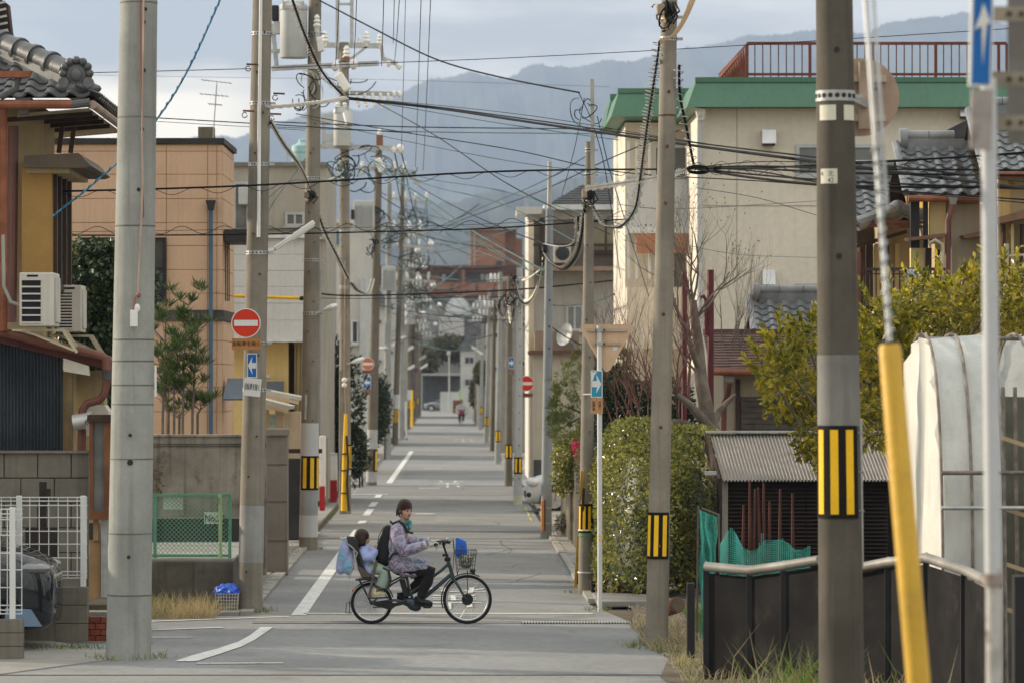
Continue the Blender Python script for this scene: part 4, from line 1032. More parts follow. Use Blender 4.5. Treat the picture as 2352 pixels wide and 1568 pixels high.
# end wall of film, pleated; its sunlit look is put into a paler colour
def endw(u,v):
 y,z=arch(.5-.5*math.cos(PI*u));zz=z*v
 return (GX-.02+.035*math.sin(y*21+noise.noise((y*3,zz,1))*3)+.05*noise.noise((y*2,zz*1.1,7)),y,zz)
MB().grid(endw,60,18).build('end_film',mat('end_film',(.86,.84,.76),.3,var=.08,trans=.28,alpha=.96,bump=.3,bscale=6,streak=.15),gh,smooth=True,angle=180)
hoop=mat('rusty_hoop',(.22,.19,.165),.7,var=.35,scale=7,metal=.3)
for x in (GX,GX+.30,GX+.62,GX+.95,GX+1.4,GX+1.85,GX+2.3,GX+2.75,GX+3.2,GX+4):
 pts=[Vector((x,*arch(k/26,-.03)))for k in range(27)]
 MB().tube(pts,.016,8).build('hoop',hoop,gh,smooth=True)
for z,y in ((2.25,38.25),(1.9,38.25),(3.60,40.0)):
 MB().tube([(GX-.02,y,z),(GX+7,y,z)],.022,8).build('purlin',hoop if z>2 else galv,gh,smooth=True)
dfm=[]
for k,xx in enumerate((GX+.64,GX+.76,GX+.90)):
 MB().bar((xx,38.3,0),(xx+.02,38.7,3.1),.035).build('door_bar',hoop,gh)
for z in (2.6,1.9,1.35,.9):MB().bar((GX+.6,38.4,z),(GX+.96,38.36,z-.12),.045,.04).build('door_batten',mat('weathered_batten',(.42,.33,.2),.9,var=.2),gh)
MB().box(GX+.62,39.2,0,GX+.95,41.0,3.0).build('dark_inside',mat('tunnel_shade',(.16,.16,.13),.95,var=.3),gh)
# ================================================================== THE FAR END OF THE STREET
brickor=mat('orange_brick',(.30,.145,.085),.9,var=.1,scale=.2,streak=.1)
brickdk=mat('brown_brick',(.22,.095,.055),.9,var=.1,scale=.2)
darkglass=mat('far_dark_glass',(.05,.055,.065),.3,var=.3)
tw=thing('brick_tower','windowless orange brick stair tower rising above the far end of the street','building',(W(1140,0,480).x,480,0))
wallbox(tw,1081,527,1160,900,480,10,brickor);wallbox(tw,1160,524,1186,900,481,9,brickdk,'side_wall');wallbox(tw,1186,548,1200,900,483,6,brickor,'wing')
MB().pbox(1079,521,1188,528,479.5,11).build('parapet_cap',mat('tower_cap',(.32,.27,.24),.8),tw)
MB().pbox(1088,527,1091,640,479.8,.2).build('downpipe',mat('pale_pipe',(.5,.42,.33),.7),tw)
MB().pbox(1140,600,1153,640,479.7,.4).build('window',darkglass,tw)
fl=thing('brick_apartments','orange brick apartment block with balconies and flat brown roof across the street end','building',(W(1030,0,460).x,460,0))
wallbox(fl,836,622,1235,900,460,12,brickor)
MB().pbox(832,610,1240,617,458.5,14).build('roof',mat('flat_brown_roof',(.10,.075,.065),.8),fl);MB().pbox(834,616,1238,625,459,13).build('eave_band',brickdk,fl)
for (x0,x1)in ((905,950),(1010,1052),(1058,1066),(1072,1100),(1100,1140),(846,880)):
 MB().pbox(x0,628,x1,646,459.85,.3).build('window',darkglass,fl)
for (x0,x1)in ((1104,1112),(1115,1123),(1125,1134),(1015,1024),(930,944)):MB().pbox(x0,630,x1,644,459.7,.2).build('pale_pane',mat('curtained_pane',(.42,.46,.48),.5),fl)
for (x0,x1)in ((980,1035),(1040,1062),(1066,1093),(1098,1150)):MB().pbox(x0,650,x1,668,459.0,.4).build('balcony_front',brickor,fl)
MB().pbox(1061,620,1067,700,458.6,.5).build('pier',brickor,fl)
MB().pbox(836,670,1235,680,458.8,1).build('floor_band',brickdk,fl)
ml=thing('grey_block','grey block with a pale round arched front far down the street','building',(W(1050,0,430).x,430,0))
wallbox(ml,920,690,1235,900,432,10,mat('far_grey',(.30,.30,.29),.9,var=.15,scale=.3))
MB().pbox(918,684,1238,692,431.5,10).build('roof_edge',mat('far_grey_dark',(.16,.16,.165),.9),ml)
q=W(1052,724,430);rr=30*430/F
MB().ext([q+Vector((math.cos(PI*k/20)*rr,0,math.sin(PI*k/20)*rr*1.45))for k in range(21)],(0,1.2,0)).build('arched_front',mat('arch_panel',(.58,.60,.60),.5),ml)
for k in range(2):MB().bar(q+Vector((-rr,-.05,.35+k*.55)),q+Vector((rr,-.05,.35+k*.55)),.06).build('arch_bar',galv,ml)
wallbox(ml,1008,728,1066,772,428,3,mat('far_white',(.50,.50,.47),.8,var=.1,scale=.5),'white_annex')
wallbox(ml,1066,735,1100,800,429,3,mat('far_grey_dark',(.16,.16,.165),.9),'dark_annex')
# end of the road: wall, garage, car, lamp, fence
ga=thing('end_garage','open white framed garage where the street ends','garage',(W(1010,0,375).x,375,0))
MB().pbox(966,857,1062,861,374,6).build('roof',mat('dull_white',(.42,.42,.40),.7),ga)
for x in (966,1058):MB().pbox(x,862,x+4,945,374,.4).build('post',MATS['dull_white'],ga)
MB().pbox(968,862,1060,945,379,.2).build('back_wall',mat('garage_shade',(.12,.13,.14),.9),ga)
ew=thing('end_wall','plain white boundary wall at the bend of the street','wall',(W(1030,0,358).x,358,0))
MB().pbox(1011,899,1036,944,357,.4).build('wall_face',mat('far_white',(.50,.50,.47),.8),ew);MB().pbox(1036,899,1056,946,350,.4).build('wall_face',mat('far_white',(.50,.50,.47),.8),ew)
MB().pbox(1040,918,1062,950,345,.3).build('brown_gate',brownwood,ew)
yb=thing('end_building','low cream building with an orange banner beyond the far fence','building',(W(950,0,390).x,390,0))
wallbox(yb,925,868,968,945,388,5,mat('far_cream',(.50,.44,.33),.9));MB().pbox(950,874,956,892,387.5,.1).build('banner',mat('orange_banner',(.70,.17,.05),.7),yb)
ff=thing('pipe_fence','thin pipe fence at the end of the street','fence',(W(950,0,380).x,380,0))
for y in (908,920):MB().bar(W(928,y,380),W(985,y,380),.05).build('rail',galv,ff)
for x in (930,944,958,972):MB().bar(W(x,940,380),W(x,905,380),.05).build('post',galv,ff)
lb=thing('street_lamp','tall slim lamp post standing by the end garage','street lamp',(W(1032,0,340).x,340,0))
MB().tube([W(1032,940,340),W(1032,815,340)],.07,8).build('post',galv,lb,smooth=True);MB().pbox(1026,806,1035,815,339.8,.4).build('lamp_head',trgrey,lb,bev=.05)
banner=thing('green_banner','yellow green banner hanging beside the end wall','banner',W(1057,910,335))
MB().pbox(1054,894,1061,918,335,.03).build('cloth',mat('lime_banner',(.36,.60,.06),.7),banner);MB().bar(W(1062,950,335),W(1062,890,335),.04).build('pole',galv,banner)
# houses between, each with walls, roof and windows
def small_house(label,x0,x1,yt,Y,d,wm,roofm,nwin=2,gable=0,name='street_house'):
 r=thing(name,label,'house',(W((x0+x1)/2,0,Y).x,Y,0))
 a=W(x0,0,Y);b=W(x1,yt,Y)
 MB().box(a.x,Y,0,b.x,Y+d,b.z).build('wall',wm,r)
 if gable:
  h=gable
  MB().ext([(a.x-.3,Y-.3,b.z-.05),(b.x+.3,Y-.3,b.z-.05),((a.x+b.x)/2,Y-.3,b.z+h)],(0,d+.6,0)).build('roof',roofm,r)
 else:MB().box(a.x-.1,Y-.12,b.z-.002,b.x+.1,Y+d+.1,b.z+.18).build('roof',roofm,r)
 for k in range(nwin):
  xx=x0+(x1-x0)*(k+.5)/nwin;w=(x1-x0)/nwin*.27
  for yy in (yt+(CY+60-yt)*.15,yt+(CY+60-yt)*.55):
   window(r,xx-w,yy,xx+w,yy+w*1.5,Y,alu,darkglass,2,t=.05,sill=False)
 return r
M_r1=mat('far_tile_roof',(.13,.14,.15),.6,var=.25,scale=3);M_r2=mat('far_brown_roof',(.14,.09,.07),.8,var=.2)
small_house('cream house wall with a small roof behind the twin poles',770,846,742,150,9,mat('h_beige',(.44,.40,.33),.9,var=.1),M_r1,2,1.0)
small_house('grey house with tile roof beside the transformer pole',828,884,700,178,10,offwhite,M_r1,2,1.1)
small_house('tall pale house with flat roof down the street',860,910,655,215,10,mat('h_pale',(.46,.46,.44),.9,var=.08),M_r2,2)
small_house('brown roofed house far along the left pavement',885,930,748,255,12,mat('h_brown',(.24,.18,.14),.9,var=.15),M_r2,2,1.5)
small_house('pale far house under the thick of the wires',905,948,728,300,14,offwhite,M_r1,2,1.4)
small_house('white upper storey house at the far bend',1058,1098,800,300,12,mat('far_white',(.50,.50,.47),.8),M_r1,1,1.2)
small_house('grey house with gabled roof behind the grey poles',1096,1160,765,250,12,mat('h_grey',(.34,.33,.31),.9,var=.12),M_r1,2,1.6)
small_house('beige house beyond the dark pole',1120,1188,735,205,10,mat('h_beige',(.44,.40,.33),.9),M_r2,2,1.4)
small_house('shaded house with flat roof behind the pale steel pole',1150,1225,705,160,10,mat('h_dim',(.30,.27,.23),.9,var=.12),M_r2,2)
# parked grey car at the bend
# ================================================================== PLANTS
bark=mat('grey_bark',(.16,.13,.105),.95,var=.3,scale=5,bump=.5,bscale=25)
twig=mat('reddish_twig',(.13,.065,.05),.9,var=.25,scale=4)
twigg=mat('grey_twig',(.15,.125,.10),.9,var=.25,scale=4)
L_ivy=leafmat('ivy_leaf',(.014,.034,.009),(.05,.085,.018),.22,.38)
L_cit=leafmat('citrus_leaf',(.075,.10,.010),(.56,.45,.035),.46,.3)  # yellow end of the range puts sunlight into some leaves' colour
L_hed=leafmat('hedge_leaf',(.06,.09,.016),(.38,.35,.08),.42,.28)
L_pin=leafmat('pine_needle',(.055,.085,.016),(.17,.19,.035),.3,.5)
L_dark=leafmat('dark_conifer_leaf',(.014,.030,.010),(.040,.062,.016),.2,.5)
L_pod=leafmat('umbrella_needle',(.028,.062,.016),(.10,.145,.03),.3,.45)
L_dry=leafmat('dry_grass_blade',(.27,.21,.11),(.50,.42,.26),.35,.7)
L_grn=leafmat('green_grass_blade',(.06,.12,.015),(.20,.25,.05),.4,.5)
L_far=leafmat('far_tree_leaf',(.05,.06,.025),(.12,.105,.05),.25,.6)
R2=random.Random(21)
def rv(r=R2):
 while True:
  v=Vector((r.uniform(-1,1),r.uniform(-1,1),r.uniform(-1,1)))
  if .05<v.length<1:return v.normalized()
def blob_leaves(mb,c,r,n,lw,ll,droop=.2,shell=.55,wob=.28):
 """leaves spread through the outer part of an uneven ellipsoid"""
 c=Vector(c)
 for _ in range(n):
  d=rv();k=shell+(1-shell)*R2.random()**.6
  k*=1+wob*noise.noise(d*2.1+c*.7)+wob*.6*noise.noise(d*5+c)
  p=c+Vector((d.x*r[0],d.y*r[1],d.z*r[2]))*k
  dr=(d*.7+rv()*.9-Vector((0,0,droop))).normalized()
  s=R2.uniform(.65,1.25)
  mb.leaf(p,dr,lw*s,ll*s,(d+rv()*.7+Vector((0,0,.6))))
def pblob(x,y,rx,ry,Y,rz=None):
 s=Y/F;return W(x,y,Y),(rx*s,(rz if rz else rx*s),ry*s)
def branchset(mb,p,d,L,r,depth,spread=.5,up=.12,tips=None,kink=.18):
 pts=[p];rr=[r];seg=5
 for i in range(seg):
  d=(d+rv()*kink+Vector((0,0,up))).normalized()
  p=p+d*L/seg;pts.append(p);rr.append(r*(1-.55*(i+1)/seg))
 mb.tube(pts,rr,6 if r>.02 else 4,caps=False)
 if tips is not None and depth<=1:tips.append((p,d))
 if depth<=0:return
 for i in range(R2.choice((2,3,3))):
  k=R2.randint(2,seg);q=pts[k]
  nd=(d+rv()*spread*1.6).normalized()
  branchset(mb,q,nd,L*R2.uniform(.55,.8),rr[k]*.72,depth-1,spread,up,tips,kink)
# ---- ivy clad tree beside the ochre house
t=thing('ivy_tree','dense dark ivy covered tree between the ochre house and the thick pole','tree',(W(225,0,57).x,57,0))
mb=MB()
for (x,y,rx,ry)in ((215,640,75,90),(195,720,70,90),(250,620,70,75),(262,720,60,100),(225,800,70,90),(255,860,60,80),(320,660,40,60)):
 c,r=pblob(x,y,rx,ry,57.3,.45);blob_leaves(mb,c,r,1500,.075,.11,.5)
mb.build('crown',L_ivy,t)
mb=MB()
for k in range(14):
 x=165+k*9;mb.tube([W(x,900,57.1),W(x+R2.uniform(-8,8),800,57.0),W(x+R2.uniform(-12,12),700,57.0)],.008,5)
mb.tube([W(235,1330,57.4),W(232,1000,57.4),W(225,700,57.4)],[.12,.10,.05],8)
mb.build('trunk',bark,t,smooth=True)
# ---- umbrella pines above the garden wall, one plant per stem group
up_='umbrella pines growing behind the garden wall'
stems=[(372,990,380,742),(398,990,404,860),(418,990,432,700),(440,990,455,760),(385,990,372,830),(452,990,462,930),(410,990,412,960)]
labs=['umbrella pine with a tuft beside the thick pole, upper left of the cluster','middle height umbrella pine with drooping needles before the wall panels','tallest umbrella pine in the cluster with spreading top tuft','umbrella pine with high tuft close to the blue downpipe','umbrella pine with lowest tufts against the thick pole','short umbrella pine with bright tuft beside the blue downpipe','smallest umbrella pine tuft just above the wall coping']
for i,(xa,ya,xb,yb)in enumerate(stems):
 t=thing('umbrella_pine',labs[i],'shrub',W(xa,1200,62.3),up_)
 Y=62.2+.12*i
 pts=[W(xa,1200,Y),W(xa+2,950,Y),W((xa+xb)/2+R2.uniform(-4,4),(950+yb)/2,Y),W(xb,yb,Y)]
 MB().tube(pts,[.028,.024,.018,.008],6).build('trunk',twigg,t,smooth=True)
 mb=MB();H_=pts[-1].z-pts[1].z
 nw=max(2,int(H_/.28))
 br=MB()
 for k in range(nw):
  base=pts[1].lerp(pts[-1],(k+1)/nw)if k<nw-1 else pts[-1]
  for a in range(5):
   an=R2.uniform(0,2*PI);L=R2.uniform(.10,.36)if k<nw-1 else R2.uniform(.08,.3)
   tip=base+Vector((math.cos(an)*L,math.sin(an)*L,L*R2.uniform(.3,1.2)))
   br.tube([base,base.lerp(tip,.5)-Vector((0,0,.02)),tip],[.008,.006,.004],4,caps=False)
   for _ in range(36):
    d=Vector((R2.gauss(0,.75),R2.gauss(0,.55),1))
    mb.leaf(tip+rv()*.03,d,.017,R2.uniform(.13,.24),rv())
 br.build('branches',twigg,t);mb.build('crown',L_pod,t)
# ---- dry grass bank
def grass(name,pts_fn,n,h,m,w=.012,lean=.5,kind='stuff',parent=None):
 mb=MB()
 for _ in range(n):
  p=Vector(pts_fn());hh=h*R2.uniform(.35,1.15);d=Vector((R2.gauss(0,lean),R2.gauss(0,lean),1)).normalized()
  q=p+d*hh*.6;r=q+(d+Vector((R2.gauss(0,.5),R2.gauss(0,.3),-.15))).normalized()*hh*.5
  a=Vector((w/2,0,0));
  mb.add([p-a,p+a,q+a*.7,q-a*.7,r],[(0,1,2,3),(3,2,4)])
 return mb.build(name,m,parent,kind=kind)
grass('dry_grass',lambda:(R2.uniform(W(300,0,52).x,W(475,0,52).x+.15),R2.uniform(50.9,52.5),0),1700,.34,L_dry,w=.009,lean=.9)
grass('grass',lambda:(R2.uniform(W(300,0,52).x,W(400,0,52).x),R2.uniform(51.2,52.4),0),300,.28,L_grn)
def verge_pt():
 u=R2.random()**1.4;y=R2.uniform(34,45.5)
 x=2.45+(y<44)*0+u*3.0+.12*noise.noise((y,3,1))+max(0,y-43.5)*-.05
 return (x,y,vz(x,y)-.02)
grass('dry_grass',verge_pt,2100,.20,L_dry,lean=.7)
grass('grass',verge_pt,500,.18,L_grn,w=.014)
grass('grass',lambda:(R2.gauss(W(1880,0,33).x,.22),R2.uniform(33.4,34.8),.1),150,.72,L_grn,w=.02,lean=.3)
grass('dry_grass',lambda:(R2.gauss(W(1830,0,34).x,.35),R2.uniform(33,35.5),.1),90,.8,L_dry,w=.012,lean=.5)
grass('dry_grass',lambda:(R2.uniform(2.3,2.95),R2.uniform(44.6,49.5),.02),420,.22,L_dry,lean=.7)
grass('grass',lambda:(R2.uniform(W(1590,0,48).x,W(1640,0,48).x),R2.uniform(46,50),.08),260,.35,L_grn)
grass('dry_grass',lambda:(R2.uniform(3.5,6.5),R2.uniform(44,52),.12),1500,.35,L_dry,lean=.7)
for xy in ((140,1488),(160,1494),(265,1470)):pass
for (cx,cy_,rr_,n_)in ((-3.68,43.7,.30,60),(-2.76,52.4,.22,60),(2.42,45.4,.26,130),(1.99,56.9,.2,60),(-2.67,71.3,.22,50),(2.0,52.6,.12,40),(-2.62,52.2,.1,20)):
 def base_pt():
  a=R2.uniform(0,2*PI);k=rr_*(1+abs(R2.gauss(0,.35)));return (cx+math.cos(a)*k,cy_+math.sin(a)*k,.01)
 grass('grass',base_pt,n_,.10,L_grn,w=.008,lean=.6);grass('dry_grass',base_pt,n_//2,.12,L_dry,w=.007,lean=.9)
grass('grass',lambda:(-2.78+R2.gauss(0,.05),R2.choice((R2.uniform(53,71),R2.uniform(73,100))),.03),420,.07,L_grn,w=.008,lean=.7)
grass('grass',lambda:(R2.gauss(G(150,1492).x,.25),R2.gauss(45.3,.15),0),160,.07,L_grn)
# ---- clipped conifers on the left
for (i,(label,bl,cnt))in enumerate((('dark clipped conifer hedge behind the third pole',((775,860,34,85),(800,930,38,110),(770,980,30,90),(812,1040,32,60)),1700),
          ('dark evergreen tree behind the faded no entry sign',((845,900,36,60),(858,960,34,70),(835,850,26,40),(875,930,24,70)),1500))):
 t=thing('conifer',label,'tree',(W(bl[0][0],0,101+26*i).x,101+26*i,0))
 mb=MB();Y=101+28*i
 for (x,y,rx,ry)in bl:c,r=pblob(x,y,rx,ry,Y,.5);blob_leaves(mb,c,r,cnt,.05,.15,-.2,.45)
 mb.build('crown',L_dark,t);MB().tube([W(bl[0][0],1160,Y),W(bl[0][0],bl[0][1],Y)],[.12,.05],8).build('trunk',bark,t,smooth=True)
# ---- citrus trees
def leafy_tree(name,label,Y,blobs,trunk,lm,cnt,lw,ll,rz=.55,barkm=bark,jitter=1.0,sprigs=0):
 t=thing(name,label,'tree',(trunk[0].x,trunk[0].y,0))
 mb=MB();br=MB()
 for (x,y,rx,ry)in blobs:
  c,r=pblob(x,y,rx,ry,Y+R2.uniform(-jitter,jitter),rz);blob_leaves(mb,c,r,int(cnt*(rx*ry/3600)**.75),lw,ll,.05,.35,.4)
  br.tube([trunk[1],trunk[1].lerp(c,.5)+rv()*.12,c],[.035,.022,.008],5,caps=False)
  for _ in range(sprigs):
   d=rv();d.z=abs(d.z);b0=c+Vector((d.x*r[0],d.y*r[1],d.z*r[2]))*.85;b1=b0+(d+Vector((0,0,.8))).normalized()*R2.uniform(.15,.42)
   br.tube([b0,b1],[.006,.003],4,caps=False)
   for k in range(13):mb.leaf(b0.lerp(b1,.2+.8*k/13),(d+rv()*.9+Vector((0,0,.3))).normalized(),lw,ll,rv()+Vector((0,0,.5)))
 mb.build('crown',lm,t);br.build('branches',barkm,t);MB().tube(trunk,[.09,.06],8).build('trunk',barkm,t,smooth=True)
 return t
leafy_tree('citrus_tree','yellow green citrus tree spilling over the corrugated shed behind the hazard banded pole',47.5,
     ((1795,825,48,40),(1850,775,36,34),(1800,915,52,55),(1775,870,36,30),(1865,1000,48,60),(1850,890,48,60),(1940,960,60,70),(1935,835,50,70),(1990,890,50,70),(2015,990,40,50),(1905,1060,36,36)),
     [W(1960,1330,47.8),W(1945,1080,47.8)],L_cit,430,.05,.105,sprigs=15)
leafy_tree('citrus_tree','taller citrus tree in full leaf behind the greenhouse below the tiled houses',49.5,
     ((2040,745,60,70),(2110,700,70,50),(2195,690,70,60),(2300,670,70,70),(2130,770,95,60),(2260,765,90,60),(2050,850,60,70),(2350,740,60,70),(2100,850,70,60),(2190,830,80,60),(2020,800,50,60)),
     [W(2150,1320,49.8),W(2140,880,49.8)],L_cit,520,.05,.105,sprigs=16)
# ---- hedge by the path
t=thing('hedge','tall rounded broadleaf hedge catching the sun beside the white sign post','hedge',(2.95,56,0))
mb=MB()
def hedge_blob(cx,cy_,rx,ry,h,n):
 for _ in range(n):
  an=R2.uniform(0,2*PI);z=R2.random()**.85*1.12
  e=1/max(abs(math.cos(an))**2.6+abs(math.sin(an))**2.6,.1)**(1/2.6)
  k=(1-.10*R2.random()**2*3)*(1+.17*noise.noise((an*2,z*3,cx))+.10*noise.noise((an*6,z*9,cx)))
  if z>1:k*=R2.random()**.5*.66;z=1+.03*noise.noise((an*3,k*3,5))
  k*=1-.42*max(0,z-.62)**1.6/.38**1.6
  d=Vector((math.cos(an),math.sin(an),.35 if z<.95 else 1.2)).normalized()
  p=Vector((cx+math.cos(an)*rx*e*k,cy_+math.sin(an)*ry*e*k,.12+z*h))
  s=R2.choice((R2.uniform(.5,1.0),R2.uniform(.8,1.6)));mb.leaf(p,(d*.6+rv()).normalized(),.038*s,.062*s,d+rv()*.6)
hedge_blob(2.80,56.2,.72,1.7,2.42,14500)
hedge_blob(3.55,57.0,.68,1.5,2.30,11000)
hedge_blob(2.52,59.4,.42,1.4,1.9,4500)
mb.build('foliage',L_hed,t)
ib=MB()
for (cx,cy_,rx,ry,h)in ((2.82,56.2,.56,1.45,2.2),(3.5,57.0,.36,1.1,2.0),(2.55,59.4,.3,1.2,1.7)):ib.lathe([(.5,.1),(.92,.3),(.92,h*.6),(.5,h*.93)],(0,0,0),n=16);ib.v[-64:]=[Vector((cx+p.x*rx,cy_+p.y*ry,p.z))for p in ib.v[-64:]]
ib.build('dark_hedge_core',L_dark,t,smooth=True)  # solid dark core: the hedge's inner shade put into its colour
# red leaved bush leaf edge near the pole (dry shrub)
t=thing('dry_shrub','brownish dry twiggy shrub leaning on the pole with leaning boards','shrub',(2.2,60,0))
mb=MB()
for (x,y,rx,ry)in ((1360,1120,34,70),(1368,1230,26,60),(1345,1060,22,40)):c,r=pblob(x,y,rx,ry,59,.4);blob_leaves(mb,c,r,800,.03,.06)
mb.build('foliage',leafmat('dry_shrub_leaf',(.08,.07,.03),(.20,.17,.08),.3),t)
# ---- pine and conifers behind the hedge
t=thing('pine_tree','bushy yellow green garden pine beside the beige shed','tree',(W(1330,0,70).x,70,0))
mb=MB();br=MB();tr0=W(1340,1240,70);tr1=W(1345,950,70)
for (x,y,rx,ry)in ((1310,870,42,50),(1290,930,34,50),(1350,840,40,40),(1330,960,50,45),(1285,985,26,40),(1390,900,50,45),(1370,830,34,30),(1420,830,26,36),(1360,990,50,40)):
 c,r=pblob(x,y,rx,ry,70+R2.uniform(-.6,.6),.5);br.tube([tr1,c],[.03,.01],5,caps=False)
 for _ in range(42):
  d=rv();p=c+Vector((d.x*r[0],d.y*r[1],d.z*r[2]))*R2.uniform(.5,1.05)
  for _k in range(20):
   dd=(d*.8+rv()+Vector((0,0,.7))).normalized();mb.leaf(p+rv()*.03,dd,.012,R2.uniform(.08,.16),rv())
mb.build('crown',L_pin,t);br.build('branches',bark,t);MB().tube([tr0,tr1],[.10,.06],8).build('trunk',bark,t,smooth=True)
t=thing('conifer','rounded dark conifer between the sign post and the hedge','tree',(W(1440,0,66).x,66,0))
mb=MB()
for (x,y,rx,ry)in ((1430,950,56,70),(1480,930,56,60),(1400,990,50,60),(1540,930,56,60),(1460,1030,74,60),(1570,990,56,70),(1420,890,40,46)):c,r=pblob(x,y,rx,ry,66,.5);blob_leaves(mb,c,r,1300,.035,.11,-.2,.4)
mb.build('crown',L_dark,t);MB().tube([W(1450,1290,66),W(1450,980,66)],[.1,.05],8).build('trunk',bark,t,smooth=True)
# ivy climbing the fourth grey pole
t=thing('climbing_ivy','loose ivy climbing the grey pole next to the beige shed','ivy',W(1275,1230,77.6))
mb=MB()
for (x,y,rx,ry)in ((1272,900,12,30),(1280,950,18,40),(1276,1000,14,40),(1284,1050,16,40)):c,r=pblob(x,y,rx,ry,77.2,.15);blob_leaves(mb,c,r,220,.05,.07,.3,.3)
mb.build('leaves',L_hed,t)
MB().tube([W(1275,1150,77.2),W(1278,1000,77.2),W(1273,880,77.2)],.012,5).build('stem',bark,t)
t=thing('flowering_shrub','shrub with pink flowers over the beige board fence','shrub',(W(1315,0,72).x,72,0))
mb=MB()
for (x,y,rx,ry)in ((1300,1045,34,34),(1325,1085,30,50),(1290,1100,22,40),(1320,1010,18,24)):c,r=pblob(x,y,rx,ry,72,.35);blob_leaves(mb,c,r,520,.05,.08,.2,.35)
mb.build('crown',L_hed,t);mb=MB()
for (x,y,rx,ry)in ((1323,1022,9,16),(1328,1040,8,12)):c,r=pblob(x,y,rx,ry,71.6,.1);blob_leaves(mb,c,r,90,.05,.05,.2,.3)
mb.build('blossom',mat('pink_petal',(.62,.05,.16),.6,trans=.3),t);MB().tube([W(1312,1240,72),W(1312,1050,72)],.03,6).build('stem',bark,t)
t=thing('low_bush','low dark scrubby bush at the foot of the board fence','bush',(W(1302,0,77).x,77,0))
mb=MB();c,r=pblob(1303,1205,26,26,77,.3);blob_leaves(mb,c,r,900,.02,.09,-.3,.2);mb.build('foliage',leafmat('brown_green_leaf',(.04,.045,.02),(.10,.085,.04),.25),t)
# ---- bare tree
t=thing('bare_tree','leafless tree with pruned grey limbs and reddish twigs in front of the cream building','tree',(W(1640,0,58).x,58,0))
Yb=57.6
def limb(mb,pts,r0,r1):
 P=[W(x,y,Yb+dy)for (x,y,dy)in pts];n=len(P);mb.tube(P,[r0+(r1-r0)*i/(n-1)for i in range(n)],10);return P
trm=MB()
P0=limb(trm,((1660,1330,0),(1650,1100,0),(1640,1000,0),(1622,940,0),(1610,870,0),(1605,800,.1),(1596,735,.1),(1592,690,.1)),.155,.055)
P1=limb(trm,((1640,1000,0),(1612,960,-.2),(1580,925,-.3),(1556,905,-.3)),.10,.04)
P2=limb(trm,((1632,985,0),(1650,945,.2),(1668,925,.2),(1690,905,.2)),.075,.025)
P3=limb(trm,((1640,1010,0),(1600,985,-.1),(1560,970,-.2),(1530,968,-.2)),.10,.045)
P4=limb(trm,((1604,840,0),(1588,800,-.1),(1580,760,-.1)),.06,.03)
trm.build('trunk',bark,t,smooth=True,angle=60)
tw1=MB();tips=[]
for (q,d,L,dep)in ((P0[-1],Vector((-.1,0,1)),.9,4),(P0[-1],Vector((.45,0,1)),1.0,4),(P0[-2],Vector((.8,.1,.7)),.8,3),(P4[-1],Vector((-.5,0,1)),.9,4),(P0[5],Vector((-.7,0,.9)),.9,4),(P0[6],Vector((.6,0,.8)),.9,4),(P0[7],Vector((-.5,0,1)),1.0,4),(P0[4],Vector((-.8,0,.8)),.8,4),(P0[6],Vector((-.3,.2,1)),1.0,4)):
 branchset(tw1,q,d.normalized(),L,.022,dep,.42,.10,tips)
tw1.build('branches',twigg,t)
tw2=MB()
for (q,L)in ((P1[-1],.9),(P1[2],.8),(P3[-1],.9),(P3[2],.7),(P4[1],.8),(W(1440,960,Yb+.6),1.1),(W(1520,950,Yb-.2),1.0),(W(1470,940,Yb+.2),.8),(W(1420,1000,Yb+.8),1.0),(W(1480,1000,Yb),1.0),(W(1500,1010,Yb-.3),1.1),(W(1460,980,Yb+.4),1.0)):
 for k in range(2):branchset(tw2,q,Vector((R2.uniform(-.7,.3),R2.uniform(-.3,.3),1)).normalized(),L,.016,4,.45,.14)
tw2.build('twigs',twig,t)
bd=MB()
for (p,d)in tips[::3]:bd.leaf(p,d,.02,.035,rv())
bd.build('buds',twig,t)
t=thing('bare_tree','slender leafless tree fanning out against the blank cream wall','tree',(W(1700,0,63.5).x,63.5,0))
tw3=MB()
for k in range(6):tw3.tube([W(1676,905,63.4),W(1655+k*6,858,63.4)],[.02,.014],5);branchset(tw3,W(1655+k*6,860,63.4),Vector((.10+.09*k,0,1)).normalized(),1.15,.014,3,.30,.10,None,.10)
tw3.build('branches',twigg,t);MB().tube([W(1690,1280,63.4),W(1668,860,63.4)],[.08,.04],8).build('trunk',bark,t,smooth=True)
t=thing('bare_tree','thin leafless tree with tiny buds in front of the white house','tree',(W(1445,0,84).x,84,0))
tw4=MB();tips=[]
for k in range(7):tw4.tube([W(1438,900,84),W(1395+k*14,848,84+.1*k)],[.02,.015],5);branchset(tw4,W(1395+k*14,850,84+.1*k),Vector((-.34+.10*k,0,1)).normalized(),1.35,.015,3,.34,.10,tips,.12)
tw4.build('branches',twigg,t);MB().tube([W(1440,1200,84),W(1438,850,84)],[.09,.05],8).build('trunk',bark,t,smooth=True)
